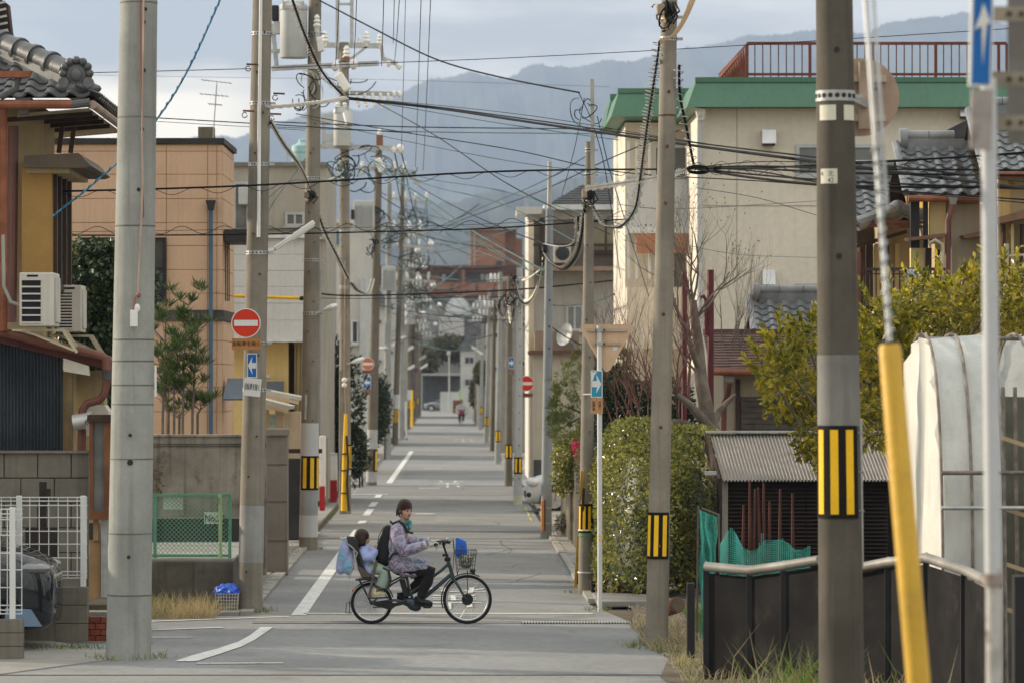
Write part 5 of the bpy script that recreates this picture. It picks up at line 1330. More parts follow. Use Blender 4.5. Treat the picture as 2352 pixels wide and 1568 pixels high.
# ---- trees at the end of the street, each with its own crown
for i,(x,y,rx,ry,Y,lab)in enumerate(((985,815,34,46,410,'brown green tree above the end garage roof'),(1030,812,44,50,418,'larger dull tree right behind the slim lamp post'),(948,835,30,40,395,'dull tree half hidden by the far poles'),(1110,860,18,34,240,'green tree by the far bend of the grey poles'),(1095,905,12,34,280,'narrow hedge like tree near the far cyclist'))):
 t=thing('street_tree',lab,'tree',(W(x,0,Y).x,Y,0),'trees at the far end')
 mb=MB();s=Y/F
 for k in range(5):
  c=W(x+R2.uniform(-.5,.5)*rx,y+R2.uniform(-.4,.5)*ry,Y+R2.uniform(-1,1));blob_leaves(mb,c,(rx*s*.6,rx*s*.6,ry*s*.55),420,.28*Y/400,.42*Y/400,.1,.3,.4)
 mb.build('crown',L_far,t);MB().tube([W(x,CY+F*H/Y,Y),W(x,y,Y)],[.3,.12],8).build('trunk',bark,t,smooth=True)
# vine on the near wall
t=thing('wall_vine','thin leafy vine creeping on the garden wall by the thick pole','vine',W(362,1190,60.9))
MB().tube([W(360,1190,60.9),W(364,1140,60.9),W(360,1100,60.9),W(372,1068,60.9)],.008,5).build('stem',bark,t)
mb=MB()
for k in range(26):mb.leaf(W(358+R2.uniform(0,18),1060+R2.uniform(0,70),60.88),rv(),.05,.07,Vector((0,-1,0)))
mb.build('leaves',leafmat('vine_leaf',(.10,.09,.02),(.22,.14,.05),.3),t)
# ================================================================== UTILITY POLES
R3=random.Random(5)
POLES={}
def pole(key,label,base,top,w0,w1,Y,m,group='utility poles along the street',bolts=True,name='utility_pole',n=20):
 """base and top are pixel points of the axis; the pole stands at distance Y"""
 b=W(base[0],base[1],Y);b.z=0;tp=W(top[0],top[1],Y)
 r=thing(name,label,'utility pole',(b.x,Y,0),group)
 k=Y/F/2
 pts=[b.lerp(tp,i/8)for i in range(9)]
 MB().tube(pts,[w0*k+(w1-w0)*k*i/8 for i in range(9)],n).build('shaft',m,r,smooth=True)
 POLES[key]=dict(r=r,b=b,t=tp,r0=w0*k,r1=w1*k,Y=Y,y0=base[1],y1=top[1])
 if bolts:
  for i in range(int((tp.z-2.2)/.55)):
   z=2.4+i*.55;q,rad=at(key,z=z);s=-1 if i%2 else 1
   MB().tube([q+Vector((s*rad*.3,-rad*.93,0)),q+Vector((s*rad*.38,-rad*.93-.035,0))],.013,6).build('step_bolt',rusty,r)
 return r
def at(key,y=None,z=None):
 p=POLES[key]
 if z is None:z=H-(y-CY)*p['Y']/F
 u=(z-p['b'].z)/(p['t'].z-p['b'].z)
 return p['b'].lerp(p['t'],u),p['r0']+(p['r1']-p['r0'])*u
def ring(key,y,m=None,h=.012,dr=.004,name='ring',holes=False):
 q,rad=at(key,y)
 return MB().tube([q-Vector((0,0,h/2)),q+Vector((0,0,h/2))],rad+dr,22).build(name,m or blackstain,POLES[key]['r'],smooth=True)
def clamp(key,y,h=.05):
 q,rad=at(key,y);p=POLES[key]
 o=MB().tube([q-Vector((0,0,h/2)),q+Vector((0,0,h/2))],rad+.006,22).build('clamp_band',galv,p['r'],smooth=True)
 for k in range(9):
  an=PI*(1+(k+.5)/9);d=Vector((math.cos(an),math.sin(an),0))
  MB().tube([q+d*(rad+.002),q+d*(rad+.0075)],h*.24,8).build('band_hole',blackm,o)
 MB().box(q.x+rad,q.y-.03,q.z-.015,q.x+rad+.07,q.y+.03,q.z+.015).build('band_bolt',galv,o)
def hazard(key,ytop,ybot,rot=-PI/2,arc=2.4,ns=3,full=False,side=0):
 """black sheet wrapped on the pole with raised yellow stripes"""
 p=POLES[key];qa,ra=at(key,ybot);qb,rb=at(key,ytop)
 if full:arc=2*PI
 def patch(a0,a1,dr,q0,r0,q1,r1,n=16):
  m=MB()
  m.grid(lambda u,v:(q0.lerp(q1,v)+Vector((math.cos(a0+(a1-a0)*u),math.sin(a0+(a1-a0)*u),0))*(r0+(r1-r0)*v+dr)),n,1)
  m.grid(lambda u,v:(q0.lerp(q1,v)+Vector((math.cos(a1+(a0-a1)*u),math.sin(a1+(a0-a1)*u),0))*(r0+(r1-r0)*v+dr-.005)),n,1)
  for aa,bb in ((a0,a0),(a1,a1)):
   d=Vector((math.cos(aa),math.sin(aa),0));m.add([q0+d*(r0+dr-.005),q0+d*(r0+dr),q1+d*(r1+dr),q1+d*(r1+dr-.005)],[(0,1,2,3)])
  for qq,rr_ in ((q0,r0),(q1,r1)):
   m.grid(lambda u,v:qq+Vector((math.cos(a0+(a1-a0)*u),math.sin(a0+(a1-a0)*u),0))*(rr_+dr-.005*v),n,1)
  return m
 c=rot+side
 band=patch(c-arc/2,c+arc/2,.008,qa,ra,qb,rb,28).build('hazard_band',bandblack,p['r'],smooth=True)
 L=(qb-qa).length;ins=.035/max(L,.2)
 q0,q1=qa.lerp(qb,ins),qa.lerp(qb,1-ins)
 st=arc/(ns*2+.6)
 for k in range(ns):
  a0=c-arc/2+st*(.8+2*k)
  patch(a0,a0+st,.0125,q0,ra,q1,rb,8).build('yellow_stripe',yellow,band,smooth=True)
 for y_ in (.08,.5,.92):
  q=qa.lerp(qb,y_);MB().tube([q+Vector((math.cos(c+arc/2+.1),math.sin(c+arc/2+.1),0))*(ra+.004),q+Vector((math.cos(c+arc/2+.1),math.sin(c+arc/2+.1),0))*(ra+.05)],.008,6).build('band_tie',galv,p['r'])
def sleeve(key,ytop,ybot,m,dr=.004):
 qa,ra=at(key,ybot);qb,rb=at(key,ytop)
 return MB().tube([qa,qb],[ra+dr,rb+dr],22).build('sleeve',m,POLES[key]['r'],smooth=True)
def conduit(key,x0,y0,x1,y1,dY,m,r=.018,name='conduit'):
 p=POLES[key];Y=p['Y']+dY
 return MB().tube([W(x0,y0,Y),W(x1,y1,Y)],r,8).build(name,m,p['r'],smooth=True)
pole('L1','thick pale concrete pole with hanging cord beside the white mesh fences',(295,1512),(321,-140),104,84,43.7,concrete_new,bolts=False,n=32)
for y in (8,271,520,780,829,884,928,1053,1224,1365):ring('L1',y,mat('pole_wire',(.13,.13,.125),.7,var=.3),.016,.003)
for (x,y)in ((337,25),(334,55),(334,165),(330,300),(322,438),(303,1060),(300,1276),(303,998)):
 q,rad=at('L1',y);d=(W(x,y,43.7).x-q.x)/rad
 s=math.sqrt(max(0,1-d*d));MB().tube([q+Vector((d*rad,-s*rad*.99,0)),q+Vector((d*rad,-s*rad-.006,0))],.022 if y!=1060 else .035,8).build('bolt_hole',blackm,POLES['L1']['r'])
cm=mat('faded_cord',(.42,.30,.24),.8,var=.25,scale=3)
cord=thing('tagged_rope','faded cord with white and red tags hanging down the thick pale pole','cord',W(308,680,43.45))
MB().tube([W(330,-30,43.43),W(329,100,43.43),W(326,300,43.43),W(328,420,43.43),W(322,560,43.43),W(318,640,43.42),W(317,676,43.42)],.012,6).build('cord',cm,cord,smooth=True)
MB().tube([W(321,-30,43.45),W(326,300,43.43),W(330,500,43.44)],.006,5).build('thin_cord',mat('rust_cord',(.25,.08,.05),.8),cord,smooth=True)
MB().ell(W(318,678,43.42),.03,10,8).build('knob',mat('dusty_red',(.25,.09,.07),.6),cord,smooth=True)
MB().tube([W(311,682,43.42),W(306,715,43.42)],.010,6).build('red_strap',mat('dusty_red',(.25,.09,.07),.6),cord)
MB().pbox(299,712,316,750,43.40,.02).build('tag',whitesign,cord,bev=.005);MB().ell(W(315,708,43.42),(.035,.02,.05),10,8).build('toggle',whitesign,cord,smooth=True)
plq=MB().tube([W(357,838,43.6),W(357,910,43.6)],.014,8).build('plastic_plate',white,POLES['L1']['r'],smooth=True)
pole('L2','tan concrete pole carrying the bright red no entry sign',(574,1405),(605,-120),58,43,52.4,concrete,n=28)
for y in (78,378,581,788,895,238):clamp('L2',y)
conduit('L2',600,-60,596,250,-.20,white,.022);conduit('L2',596,240,594,545,-.20,white,.024)
q,rad=at('L2',1340);sleeve('L2',1160,1290,mat('grey_patch',(.30,.30,.285),.9,var=.15,streak=.3),.002)
for (y0,xx)in ((148,578),(255,570),(215,640),(262,632)):
 MB().tube([W(xx-12,y0,52.2),W(xx+14,y0+1,52.2)],.014,6).build('step_iron',rusty,POLES['L2']['r'])
 MB().tube([W(xx-8+6*math.cos(a*.7),y0+10+6*math.sin(a*.7),52.2)for a in range(9)],.007,5,closed=False).build('eye_hook',rusty,POLES['L2']['r'])
for y in (1093,1311):
 q,rad=at('L2',y);MB().tube([q+Vector((-.05,-rad,0)),q+Vector((-.05,-rad-.004,0))],.014,8).build('bolt_hole',blackm,POLES['L2']['r'])
pole('L3','grey pole with white sleeves and hazard band before the yellow wall',(708,1262),(725,-120),43,28,71.3,concrete,n=24)
for y in (78,410,598,720):clamp('L3',y,.06)
sleeve('L3',971,1046,mat('pale_sleeve',(.52,.53,.53),.7,var=.05,streak=.15));sleeve('L3',1182,1232,MATS['pale_sleeve']);sleeve('L3',1046,1182,mat('grey_sleeve',(.33,.34,.34),.7,var=.1,streak=.2),.003)
hazard('L3',1046,1124,arc=2.7,ns=3,side=.35)
conduit('L3',703,905,701,962,-.17,galv,.02)
conduit('L3',733,620,731,1000,.3,mat('steel_tube',(.30,.31,.31),.5),.045,'steel_tube')
pole('L4','slim tan pole with a yellow guy guard in front of it',(793,1180),(790,98),27,22,90,concrete,n=20)
for y in (330,532,660,870):clamp('L4',y,.06)
sleeve('L4',1030,1090,MATS['pale_sleeve'],.003)
hazard('L4',1020,1078,arc=1.7,ns=3,side=.75)
conduit('L4',784,850,783,1180,-.12,concrete,.05,'side_pipe')
pole('L5','brown pole carrying the faded no entry sign and blue arrow plate',(853,1113),(871,318),25,15,114,concrete_dark)
sleeve('L5',986,1030,mat('pale_tape',(.40,.40,.38),.8));sleeve('L5',1082,1106,MATS['pale_tape']);hazard('L5',1032,1082,arc=1.2,ns=1,side=.9)
pole('L6','pale grey pole with a black cable down its side past the brown pole',(889,1055),(894,420),17,11,149,concrete_new)
conduit('L6',883,1055,884,985,-.2,black,.03,'black_cable')
pole('L7','brown pole with hazard band behind the sandwich board',(907,1024),(926,385),14,9,181,concrete_dark);hazard('L7',938,972,arc=2.4,ns=3);sleeve('L7',905,938,MATS['pale_sleeve'])
pole('L8','pale pole rising straight behind the sandwich board',(922,1008),(926,470),14,9,196,concrete_new,bolts=False)
pole('L9','brown far pole with yellow band next to the guy wire',(938,986),(945,560),12,8,237,concrete_dark,bolts=False);hazard('L9',918,940,arc=2.4,ns=2);sleeve('L9',895,918,MATS['pale_sleeve'])
pole('L10','farther brown pole beside the no parking roundel',(948,972),(953,600),10,7,266,concrete_dark,bolts=False);hazard('L10',918,938,arc=2.4,ns=2)
pole('L11','thin distant pole at the last stretch of the pavement',(957,960),(961,640),9,6,300,concrete_dark,bolts=False);hazard('L11',912,928,arc=2.4,ns=2)
pole('L12','thin grey pole among the crowd of far poles before the brick block',(930,1000),(936,520),10,7,210,concrete_new,bolts=False);pole('L13','dim brown pole among the crowd of far poles before the brick block',(951,966),(958,560),9,6,282,concrete_dark,bolts=False);pole('L14','faint last pole on the left pavement before the end garage',(963,955),(968,690),8,5,317,concrete_dark,bolts=False)
pole('R1','tall tan concrete pole with hazard band in front of the hedge',(1508,1487),(1540,-120),53,35,45.4,concrete,n=28,bolts=False)
for (y,dx)in ((212,2),(337,0),(467,-2),(722,-1),(980,-2),(1252,0)):
 q,rad=at('R1',y);MB().ell(q+Vector((dx*.004,-rad-.004,0)),(.022,.014,.022),8,6).build('step_bolt',rusty,POLES['R1']['r'],smooth=True)
ring('R1',266,rusty,.02,.003);hazard('R1',1175,1282,arc=2.5,ns=3,side=-.28)
for y in (90,40):clamp('R1',y)
pole('R2','brownish pole with a hazard band and leaning boards at its foot',(1346,1362),(1354,326),37,19,56.9,concrete,n=24)
hazard('R2',1156,1222,arc=2.3,ns=3,side=-.35)
sb=MB().bar(W(1362,440,56.7),W(1360,182,56.7),.058,.05).build('steel_extension',mat('steel_extension',(.38,.37,.34),.5,metal=.4,streak=.3),POLES['R2']['r'])
for y in (345,402):clamp('R2',y)
for y,m_ in ((1216,white),(1228,mat('green_string',(.05,.35,.16),.7)),(1313,white)):ring('R2',y,m_,.022,.012,'rope')
pole('R3','dark grey steel pole with a round junction beside the beige shed',(1254,1235),(1262,480),26,17,76.5,concrete_blue,n=22,bolts=False)
MB().tube([at('R3',482)[0],W(1263,372,76.5)],[.045,.04],8).build('steel_extension',MATS['steel_extension'],POLES['R3']['r'])
for y in (690,750,800,960):
 q,rad=at('R3',y);MB().tube([q+Vector((.02,-rad,0)),q+Vector((.02,-rad-.004,0))],.02,8).build('bolt_hole',blackm,POLES['R3']['r'])
MB().pbox(1243,1147,1250,1218,76.2,.12).build('orange_reflector',mat('orange_reflector',(.60,.22,.05),.5),POLES['R3']['r'],bev=.02);MB().pbox(1250,1147,1253,1218,76.22,.12).build('reflector_back',blackm,POLES['R3']['r'])
for y in (1165,1200):ring('R3',y,galv,.03,.006)
pole('R4','light painted steel pole with a yellow striped band by the white car',(1189,1163),(1194,615),20,15,95,concrete_pale,bolts=False);hazard('R4',1049,1087,arc=2.2,ns=2);sleeve('R4',1138,1158,mat('clear_tape',(.50,.50,.36),.4))
for k in range(12):
 q,rad=at('R4',680+k*38);MB().tube([q+Vector((.02,-rad,0)),q+Vector((.02,-rad-.005,0))],.016,6).build('bolt_hole',blackm,POLES['R4']['r'])
pole('R5','dark brown pole behind the light steel pole',(1168,1115),(1171,640),18,12,113,concrete_dark,bolts=False);hazard('R5',1020,1052,arc=2.2,ns=2)
pole('R6','pale grey pole with band standing before the shaded house',(1143,1065),(1150,625),14,9,142,concrete_new,bolts=False);hazard('R6',988,1014,arc=2.2,ns=2)
pole('R7','grey pole with a small high band behind the potted plants',(1117,1017),(1125,672),12,8,187,concrete_new,bolts=False);hazard('R7',957,978,arc=2.2,ns=2)
pole('R8','dark distant pole halfway to the far cyclist',(1130,1035),(1136,690),11,7,167,concrete_dark,bolts=False)
pole('R9','pale distant pole close to the far cyclist',(1104,986),(1110,690),9,6,235,concrete_new,bolts=False);hazard('R9',934,950,arc=2.2,ns=2)
pole('R10','thin far pole just past the far cyclist',(1093,972),(1097,745),8,6,266,concrete_dark,bolts=False);hazard('R10',928,942,arc=2.2,ns=2)
pole('R11','last thin pole before the bend of the street',(1084,958),(1087,780),7,5,307,concrete_dark,bolts=False)
pole('NR','blurred dark concrete pole with broad yellow and black band inside the dark fence',(1935,1734),(1914,-200),107,82,32.5,concrete_near,bolts=False,n=32)
hazard('NR',976,1188,arc=2.35,ns=3,side=-.32)
for (y,x)in ((118,1914),(590,1925)):
 q,rad=at('NR',y);MB().tube([q+Vector((0,-rad,0)),q+Vector((0,-rad-.006,0))],.025,10).build('bolt_hole',blackm,POLES['NR']['r'])
sleeve('NR',815,978,mat('worn_grey_paint',(.20,.195,.18),.9,var=.2,streak=.4),.002)
def wrap_plate(key,x0,x1,ytop,ybot,m,dr=.006,name='plate'):
 p=POLES[key];qa,ra=at(key,ybot);qb,rb=at(key,ytop);k=p['Y']/F
 a0=-math.acos(max(-1,min(1,((x0-CX)*k-qa.x)/ra)));a1=-math.acos(max(-1,min(1,((x1-CX)*k-qa.x)/ra)))
 m_=MB()
 for d,s in ((dr,0),(dr-.004,1)):
  m_.grid(lambda u,v:qa.lerp(qb,v)+Vector((math.cos(a0+(a1-a0)*u),math.sin(a0+(a1-a0)*u),0))*(ra+(rb-ra)*v+d),10,1)
 return m_.build(name,m,p['r'],smooth=True)
wrap_plate('NR',1882,1916,244,279,mat('reflective_plate',(.66,.64,.52),.5));wrap_plate('NR',1934,1958,244,279,MATS['reflective_plate'])
np_=wrap_plate('NR',1884,1919,390,424,MATS['reflective_plate'],name='number_plate')
for k,(x,s)in enumerate(((1890,'4 '),(1908,'北'),)):
 text(s,.055,Matrix.Translation(W(x,400,32.28))@FACE,'lettering',text_black,POLES['NR']['r'])
text('42',.055,Matrix.Translation(W(1908,415,32.29))@FACE,'lettering',text_black,POLES['NR']['r'])
clamp('NR',222,.09);conduit('NR',1972,960,1976,1300,.05,galv,.03,'side_conduit')
# ------------------------------------------------------------------ pole gear: transformers, arms, insulators
def arm(key,a,b,dY=0.0,h=.09,m=galv,name='crossarm',d=.08):
 p=POLES[key];Y=p['Y']+dY
 return MB().bar(W(*a,Y),W(*b,Y),d,h).build(name,m,p['r'])
def insul(key,x,y,s=1.0,dY=0.0,ball=False):
 p=POLES[key];q=W(x,y,p['Y']+dY);k=.066*s
 m=MB()
 if ball:m.lathe([(.02*s,-k*1.2),(k*.55,-k),(k,-k*.35),(k*1.02,.0),(k,k*.35),(k*.55,k),(.02*s,k*1.2)],q,(0,.25,1),14)
 else:m.lathe([(.03*s,-k*2),(.04*s,-k),(k*.8,-k*.8),(k*.45,-k*.2),(k*.75,0),(k*.4,k*.5),(k*.6,k*.7),(k*.25,k*1.3)],q,(0,0,1),12)
 return m.build('insulator',porcelain,p['r'],smooth=True)
def can(key,x0,y0,x1,y1,dY,ribs=False):
 p=POLES[key];Y=p['Y']+dY;a=W(x0,y1,Y);b=W(x1,y0,Y);r=(b.x-a.x)/2;c=Vector(((a.x+b.x)/2,Y,a.z));h=b.z-a.z
 if ribs:
  o=MB().box(a.x,Y-r,a.z,b.x,Y+r,b.z).build('transformer',trgrey,p['r'],bev=.03)
  for k in range(9):
   x=a.x+.05+(b.x-a.x-.1)*k/8;MB().box(x-.012,Y-r-.06,a.z+h*.1,x+.012,Y-r+.01,b.z-h*.16).build('cooling_fin',trgrey,o)
  MB().box(a.x-.04,Y-r-.05,a.z-.05,b.x+.04,Y+r,a.z-.002).build('base_frame',galv,o)
 else:
  o=MB().lathe([(r*.96,0),(r,.02),(r,h-.10),(r*1.05,h-.09),(r*1.05,h-.03),(r*.9,h+.02),(r*.3,h+.07)],c,n=28).build('transformer',trgrey,p['r'],smooth=True)
  for s in (-1,1):MB().bar(c+Vector((s*r*.7,-r*.75,h-.10)),c+Vector((s*r*.7,-r*.75,h+.06)),.04).build('lid_clip',galv,o)
  for s in (-.5,.3):MB().lathe([(.03,0),(.07,.03),(.04,.06),(.065,.09),(.03,.14)],c+Vector((s*r,-r*.4,h+.02)),n=10).build('bushing',porcelain,o,smooth=True)
 return o
can('L3',643,12,706,134,-.15)
arm('L3',(624,158),(870,146),-.1,.09);arm('L3',(626,55),(636,158),.05,.06);arm('L3',(624,72),(650,72),.05,.09);arm('L3',(622,118),(650,118),.05,.07)
MB().pbox(624,12,640,48,71.2,.25).build('fuse_box',blackm,POLES['L3']['r'],bev=.02)
MB().pbox(628,50,645,78,71.2,.2).build('bracket_box',trgrey,POLES['L3']['r'],bev=.01)
for (x,y)in ((770,152),(812,148)):insul('L3',x,y,1.25,-.2,True)
for (x,y,s)in ((728,50,1.5),):insul('L3',x,y,s,-.2)
MB().bar(W(733,85,71),W(738,120,71),.12).build('cutout_switch',porcelain,POLES['L3']['r'],bev=.03)
MB().bar(W(730,72,71),W(730,95,71),.09).build('fuse_holder',trgrey,POLES['L3']['r'],bev=.02)
arm('L4',(742,104),(876,106),0,.12);arm('L4',(775,-60),(775,136),.05,.10,galv,'mast');arm('L4',(808,-60),(808,100),.05,.09,galv,'mast');arm('L4',(776,10),(808,10),.05,.05,galv)
arm('L4',(876,106),(880,138),0,.10);arm('L4',(880,136),(914,148),0,.10);arm('L4',(806,136),(842,108),0,.05)
for (x,y,s)in ((747,86,1.7),(842,86,1.7),(872,92,1.6),(826,92,1.1)):insul('L4',x,y,s)
insul('L4',916,152,1.1,0,True);insul('L4',892,146,1.1,0,True)
insul('L4',796,122,2.0,-.25);MB().bar(W(796,130,89.7),W(796,158,89.7),.16).build('cutout_switch',mat('brown_ceramic',(.20,.09,.05),.3),POLES['L4']['r'],bev=.03)
MB().bar(W(776,170,89.5),W(800,208,89.5),.26,.20).build('switch_box',porcelain,POLES['L4']['r'],bev=.04)
can('L4',766,252,806,336,-.3);MB().tube([W(798,262,89.2),W(802,288,89.0)],[.12,.08],10).build('cable_box',trgrey,POLES['L4']['r'],smooth=True)
arm('L4',(743,268),(745,342),0,.06);arm('L4',(742,272),(770,272),0,.2,trgrey);arm('L4',(742,318),(770,318),0,.2,trgrey)
arm('L4',(702,334),(908,342),-.1,.11);insul('L4',919,342,1.4,-.1,True);insul('L4',904,344,1.1,-.1,True)
arm('L4',(804,214),(922,217),.4,.10);
for x in (820,838,856,874,892):insul('L4',x,223,1.1,.3);insul('L4',x+4,238,.8,.3)
insul('L4',905,217,1.0,.4,True);insul('L4',918,217,1.0,.4,True)
insul('L5',926-56+2,306,1.5);MB().bar(W(872,310,113.8),W(872,340,113.8),.2).build('cutout_switch',mat('brown_ceramic',(.20,.09,.05),.3),POLES['L5']['r'],bev=.03)
MB().bar(W(866,365,113.6),W(880,395,113.6),.30,.22).build('switch_box',porcelain,POLES['L5']['r'],bev=.04)
arm('L5',(820,385),(955,396),0,.12);arm('L5',(948,396),(962,428),0,.10)
for x in (832,905,930):insul('L5',x,380,1.4)
can('L5',812,462,860,530,-.5,True);arm('L5',(806,480),(860,480),0,.15);MB().pbox(806,482,814,504,113,.3).build('fuse_box',blackm,POLES['L5']['r'])
arm('L6',(858,520),(985,535),0,.12);can('L6',877,612,910,664,-.5,True)
for x in (870,905,940,965):insul('L6',x,514,1.6)
arm('L7',(895,455),(1000,470),0,.14);arm('L7',(900,560),(1000,572),0,.14)
for x in (905,930,955,980):insul('L7',x,448,1.8);insul('L7',x+8,556,1.5)
arm('L8',(900,640),(1000,648),0,.14);can('L8',930,700,954,745,-.4)
for x in (910,935,960,985):insul('L8',x,632,1.8)
for key,ys in (('L9',(600,655,720)),('L10',(660,720,760)),('L11',(690,750)),('L12',(540,610,690)),('L13',(590,680,740)),('L14',(710,770)),('R6',(640,)),('R7',(690,720)),('R9',(705,735)),('R8',(700,))):
 p=POLES[key];s=1 if key[0]=='L' else -1
 for y in ys:
  q,_=at(key,y);xx=CX+q.x*F/p['Y']
  arm(key,(xx-18*s*57/57,y),(xx+34*s,y+3),0,.14)
  for k in range(3):insul(key,xx+s*(4+k*9),y-4,1.5)
# cable closures hanging on the poles of the right side
spm=mat('spiral_hanger',(.40,.38,.33),.45,metal=.5,var=.3,scale=9)
for (key,x,y,w,h)in (('R2',1352,445,26,34),('R3',1250,572,18,28),('R4',1182,640,12,18),('R5',1168,685,12,16),('R6',1146,705,8,12),('L3',714,448,26,22),('R1',1532,22,40,38)):
 p=POLES[key];Y=p['Y']-p['r1']-.1;s=Y/F;q=W(x,y,Y)
 MB().ell(q,(w*s/2,.10,h*s/2),14,10).build('cable_closure',black,p['r'],smooth=True)
 MB().box(q.x-w*s*.6,Y-.10,q.z-h*s*.35,q.x-w*s*.12,Y+.06,q.z+h*s*.3).build('splice_box',mat('worn_beige_box',(.30,.24,.17),.7,var=.25,streak=.3),p['r'],bev=.02)
 for k in range(3):MB().tube([q+Vector((R3.uniform(-.1,.1),-.1,h*s*.4)),q+Vector((R3.uniform(-.16,.16),-.12,R3.uniform(-.1,.1))),q+Vector((R3.uniform(-.08,.08),-.06,-h*s*.9))],.012,6).build('drop_cable',black,p['r'],smooth=True)
# tangles of jumper leads
def tangle(key,x,y,rx,ry,n,mats,rad=.010,dY=-.3):
 p=POLES[key];Y=p['Y']+dY;s=Y/F
 for j,m in enumerate(mats):
  mb=MB()
  for _ in range(n):
   c=W(x+R3.uniform(-.5,.5)*rx,y+R3.uniform(-.4,.4)*ry,Y+R3.uniform(-.25,.15))
   a0=R3.uniform(0,2*PI);sw=R3.uniform(1.6,4.2);A=rx*s*R3.uniform(.25,.7);B=ry*s*R3.uniform(.25,.7);tl=R3.uniform(-.5,.5)
   mb.tube([c+Vector((math.cos(a0+sw*i/10)*A,.1*math.sin(i),math.sin(a0+sw*i/10)*B+tl*A*math.cos(a0+sw*i/10)))for i in range(11)],rad,5,caps=False)
  mb.build('jumper_leads',m,p['r'],kind='stuff',smooth=True)
tangle('L3',716,205,40,54,3,(wirem,wireg,mat('white_cable',(.5,.52,.46),.5)))
tangle('L3',690,225,20,36,4,(wirem,),.009)
tangle('L4',800,180,77,63,4,(wirem,),.012);tangle('L4',790,385,49,35,4,(wirem,wireg,mat('white_cable',(.5,.52,.46),.5)),.014)
tangle('L4',830,350,84,28,3,(wirem,),.011);tangle('L4',820,410,42,42,3,(wireg,wirem),.014)
tangle('L5',900,385,72,32,4,(wirem,wiregrey),.014);tangle('L5',868,500,39,32,3,(wireg,wirem),.016);tangle('L5',858,570,17,26,4,(wirem,wireg),.018)
tangle('L6',905,545,60,30,4,(wirem,wireg,wiregrey),.018);tangle('L7',945,500,40,36,4,(wirem,wireg,wiregrey),.02);tangle('L7',950,600,40,28,4,(wirem,wireg,wiregrey),.02)
tangle('L8',950,670,36,24,4,(wirem,wireg,wiregrey),.022);tangle('L9',965,700,24,36,4,(wirem,wireg,wiregrey),.026);tangle('R2',1340,262,40,45,3,(wireg,wirem),.008,-.1)
tangle('R1',1520,40,36,54,3,(mat('buff_cable',(.42,.30,.18),.6),wirem),.012,-.3)
tangle('R4',1176,690,23,36,5,(wirem,spm),.014);tangle('R5',1160,700,18,36,4,(spm,wirem),.014)
# ------------------------------------------------------------------ street lamps on the poles
def tube_lamp(key,x0,y0,x1,y1,dY,label,rad=.045):
 p=POLES[key];Y=p['Y']+dY;a=W(x0,y0,Y);b=W(x1,y1,Y)
 r=thing('tube_street_lamp',label,'street lamp',a,'fluorescent street lamps on the poles')
 MB().bar(a,b,rad*2.2,rad*1.5).build('lamp_case',white,r,bev=.012)
 c=a.lerp(b,.45)-Vector((0,.02,rad*1.0));MB().tube([c,b-Vector((0,.02,rad*1.0))],rad*.55,10).build('lamp_tube',mat('milky_tube',(.68,.67,.58),.35),r,smooth=True)
 MB().bar(a,a+Vector((-.12,.1,-.02)),.04).build('bracket',galv,r)
tube_lamp('L2',632,572,722,510,.5,'long white tube lamp slanting out from the no entry sign pole',.042)
tube_lamp('L8',900,794,931,771,-.2,'white tube lamp on the pale pole by the sandwich board, upper one',.08);tube_lamp('L9',920,813,950,795,-.2,'white tube lamp slanting up next in line toward the end',.09)
tube_lamp('L9',932,850,952,838,-.2,'short tube lamp beside the no parking roundel',.09);tube_lamp('L10',962,826,978,816,-.2,'tiny tube lamp of the far poles, higher of two',.1);tube_lamp('L11',966,846,982,835,-.2,'tiny tube lamp of the far poles, lower of two',.1)
tube_lamp('R9',1108,813,1083,795,-.2,'white tube lamp slanting up from a far grey pole beside the white upper storey',.09)
def cobra(key,x0,y0,x1,y1,label):
 p=POLES[key];Y=p['Y']-.1;a=W(x0,y0,Y);b=W(x1,y1,Y);r=thing('led_street_lamp',label,'street lamp',a,'flat street lamps on the poles')
 d=b-a
 MB().loft([[a+d*u+Vector((0,math.cos(t)*w,math.sin(t)*h))for t in [2*PI*k/10 for k in range(10)]]for u,w,h in ((0,.02,.02),(.25,.08,.05),(.6,.14,.07),(.9,.10,.05),(1,.02,.015))]).build('lamp_head',white,r,smooth=True)
 MB().bar(a,a-d.normalized()*.15-Vector((0,0,.02)),.05).build('arm',galv,r)
cobra('L3',742,712,776,702,'flat white lamp head on the grey sleeved pole');cobra('L4',806,832,838,823,'flat white lamp head on the slim tan pole near the faded sign');cobra('L6',890,799,862,801,'flat white lamp head on the pale grey pole')
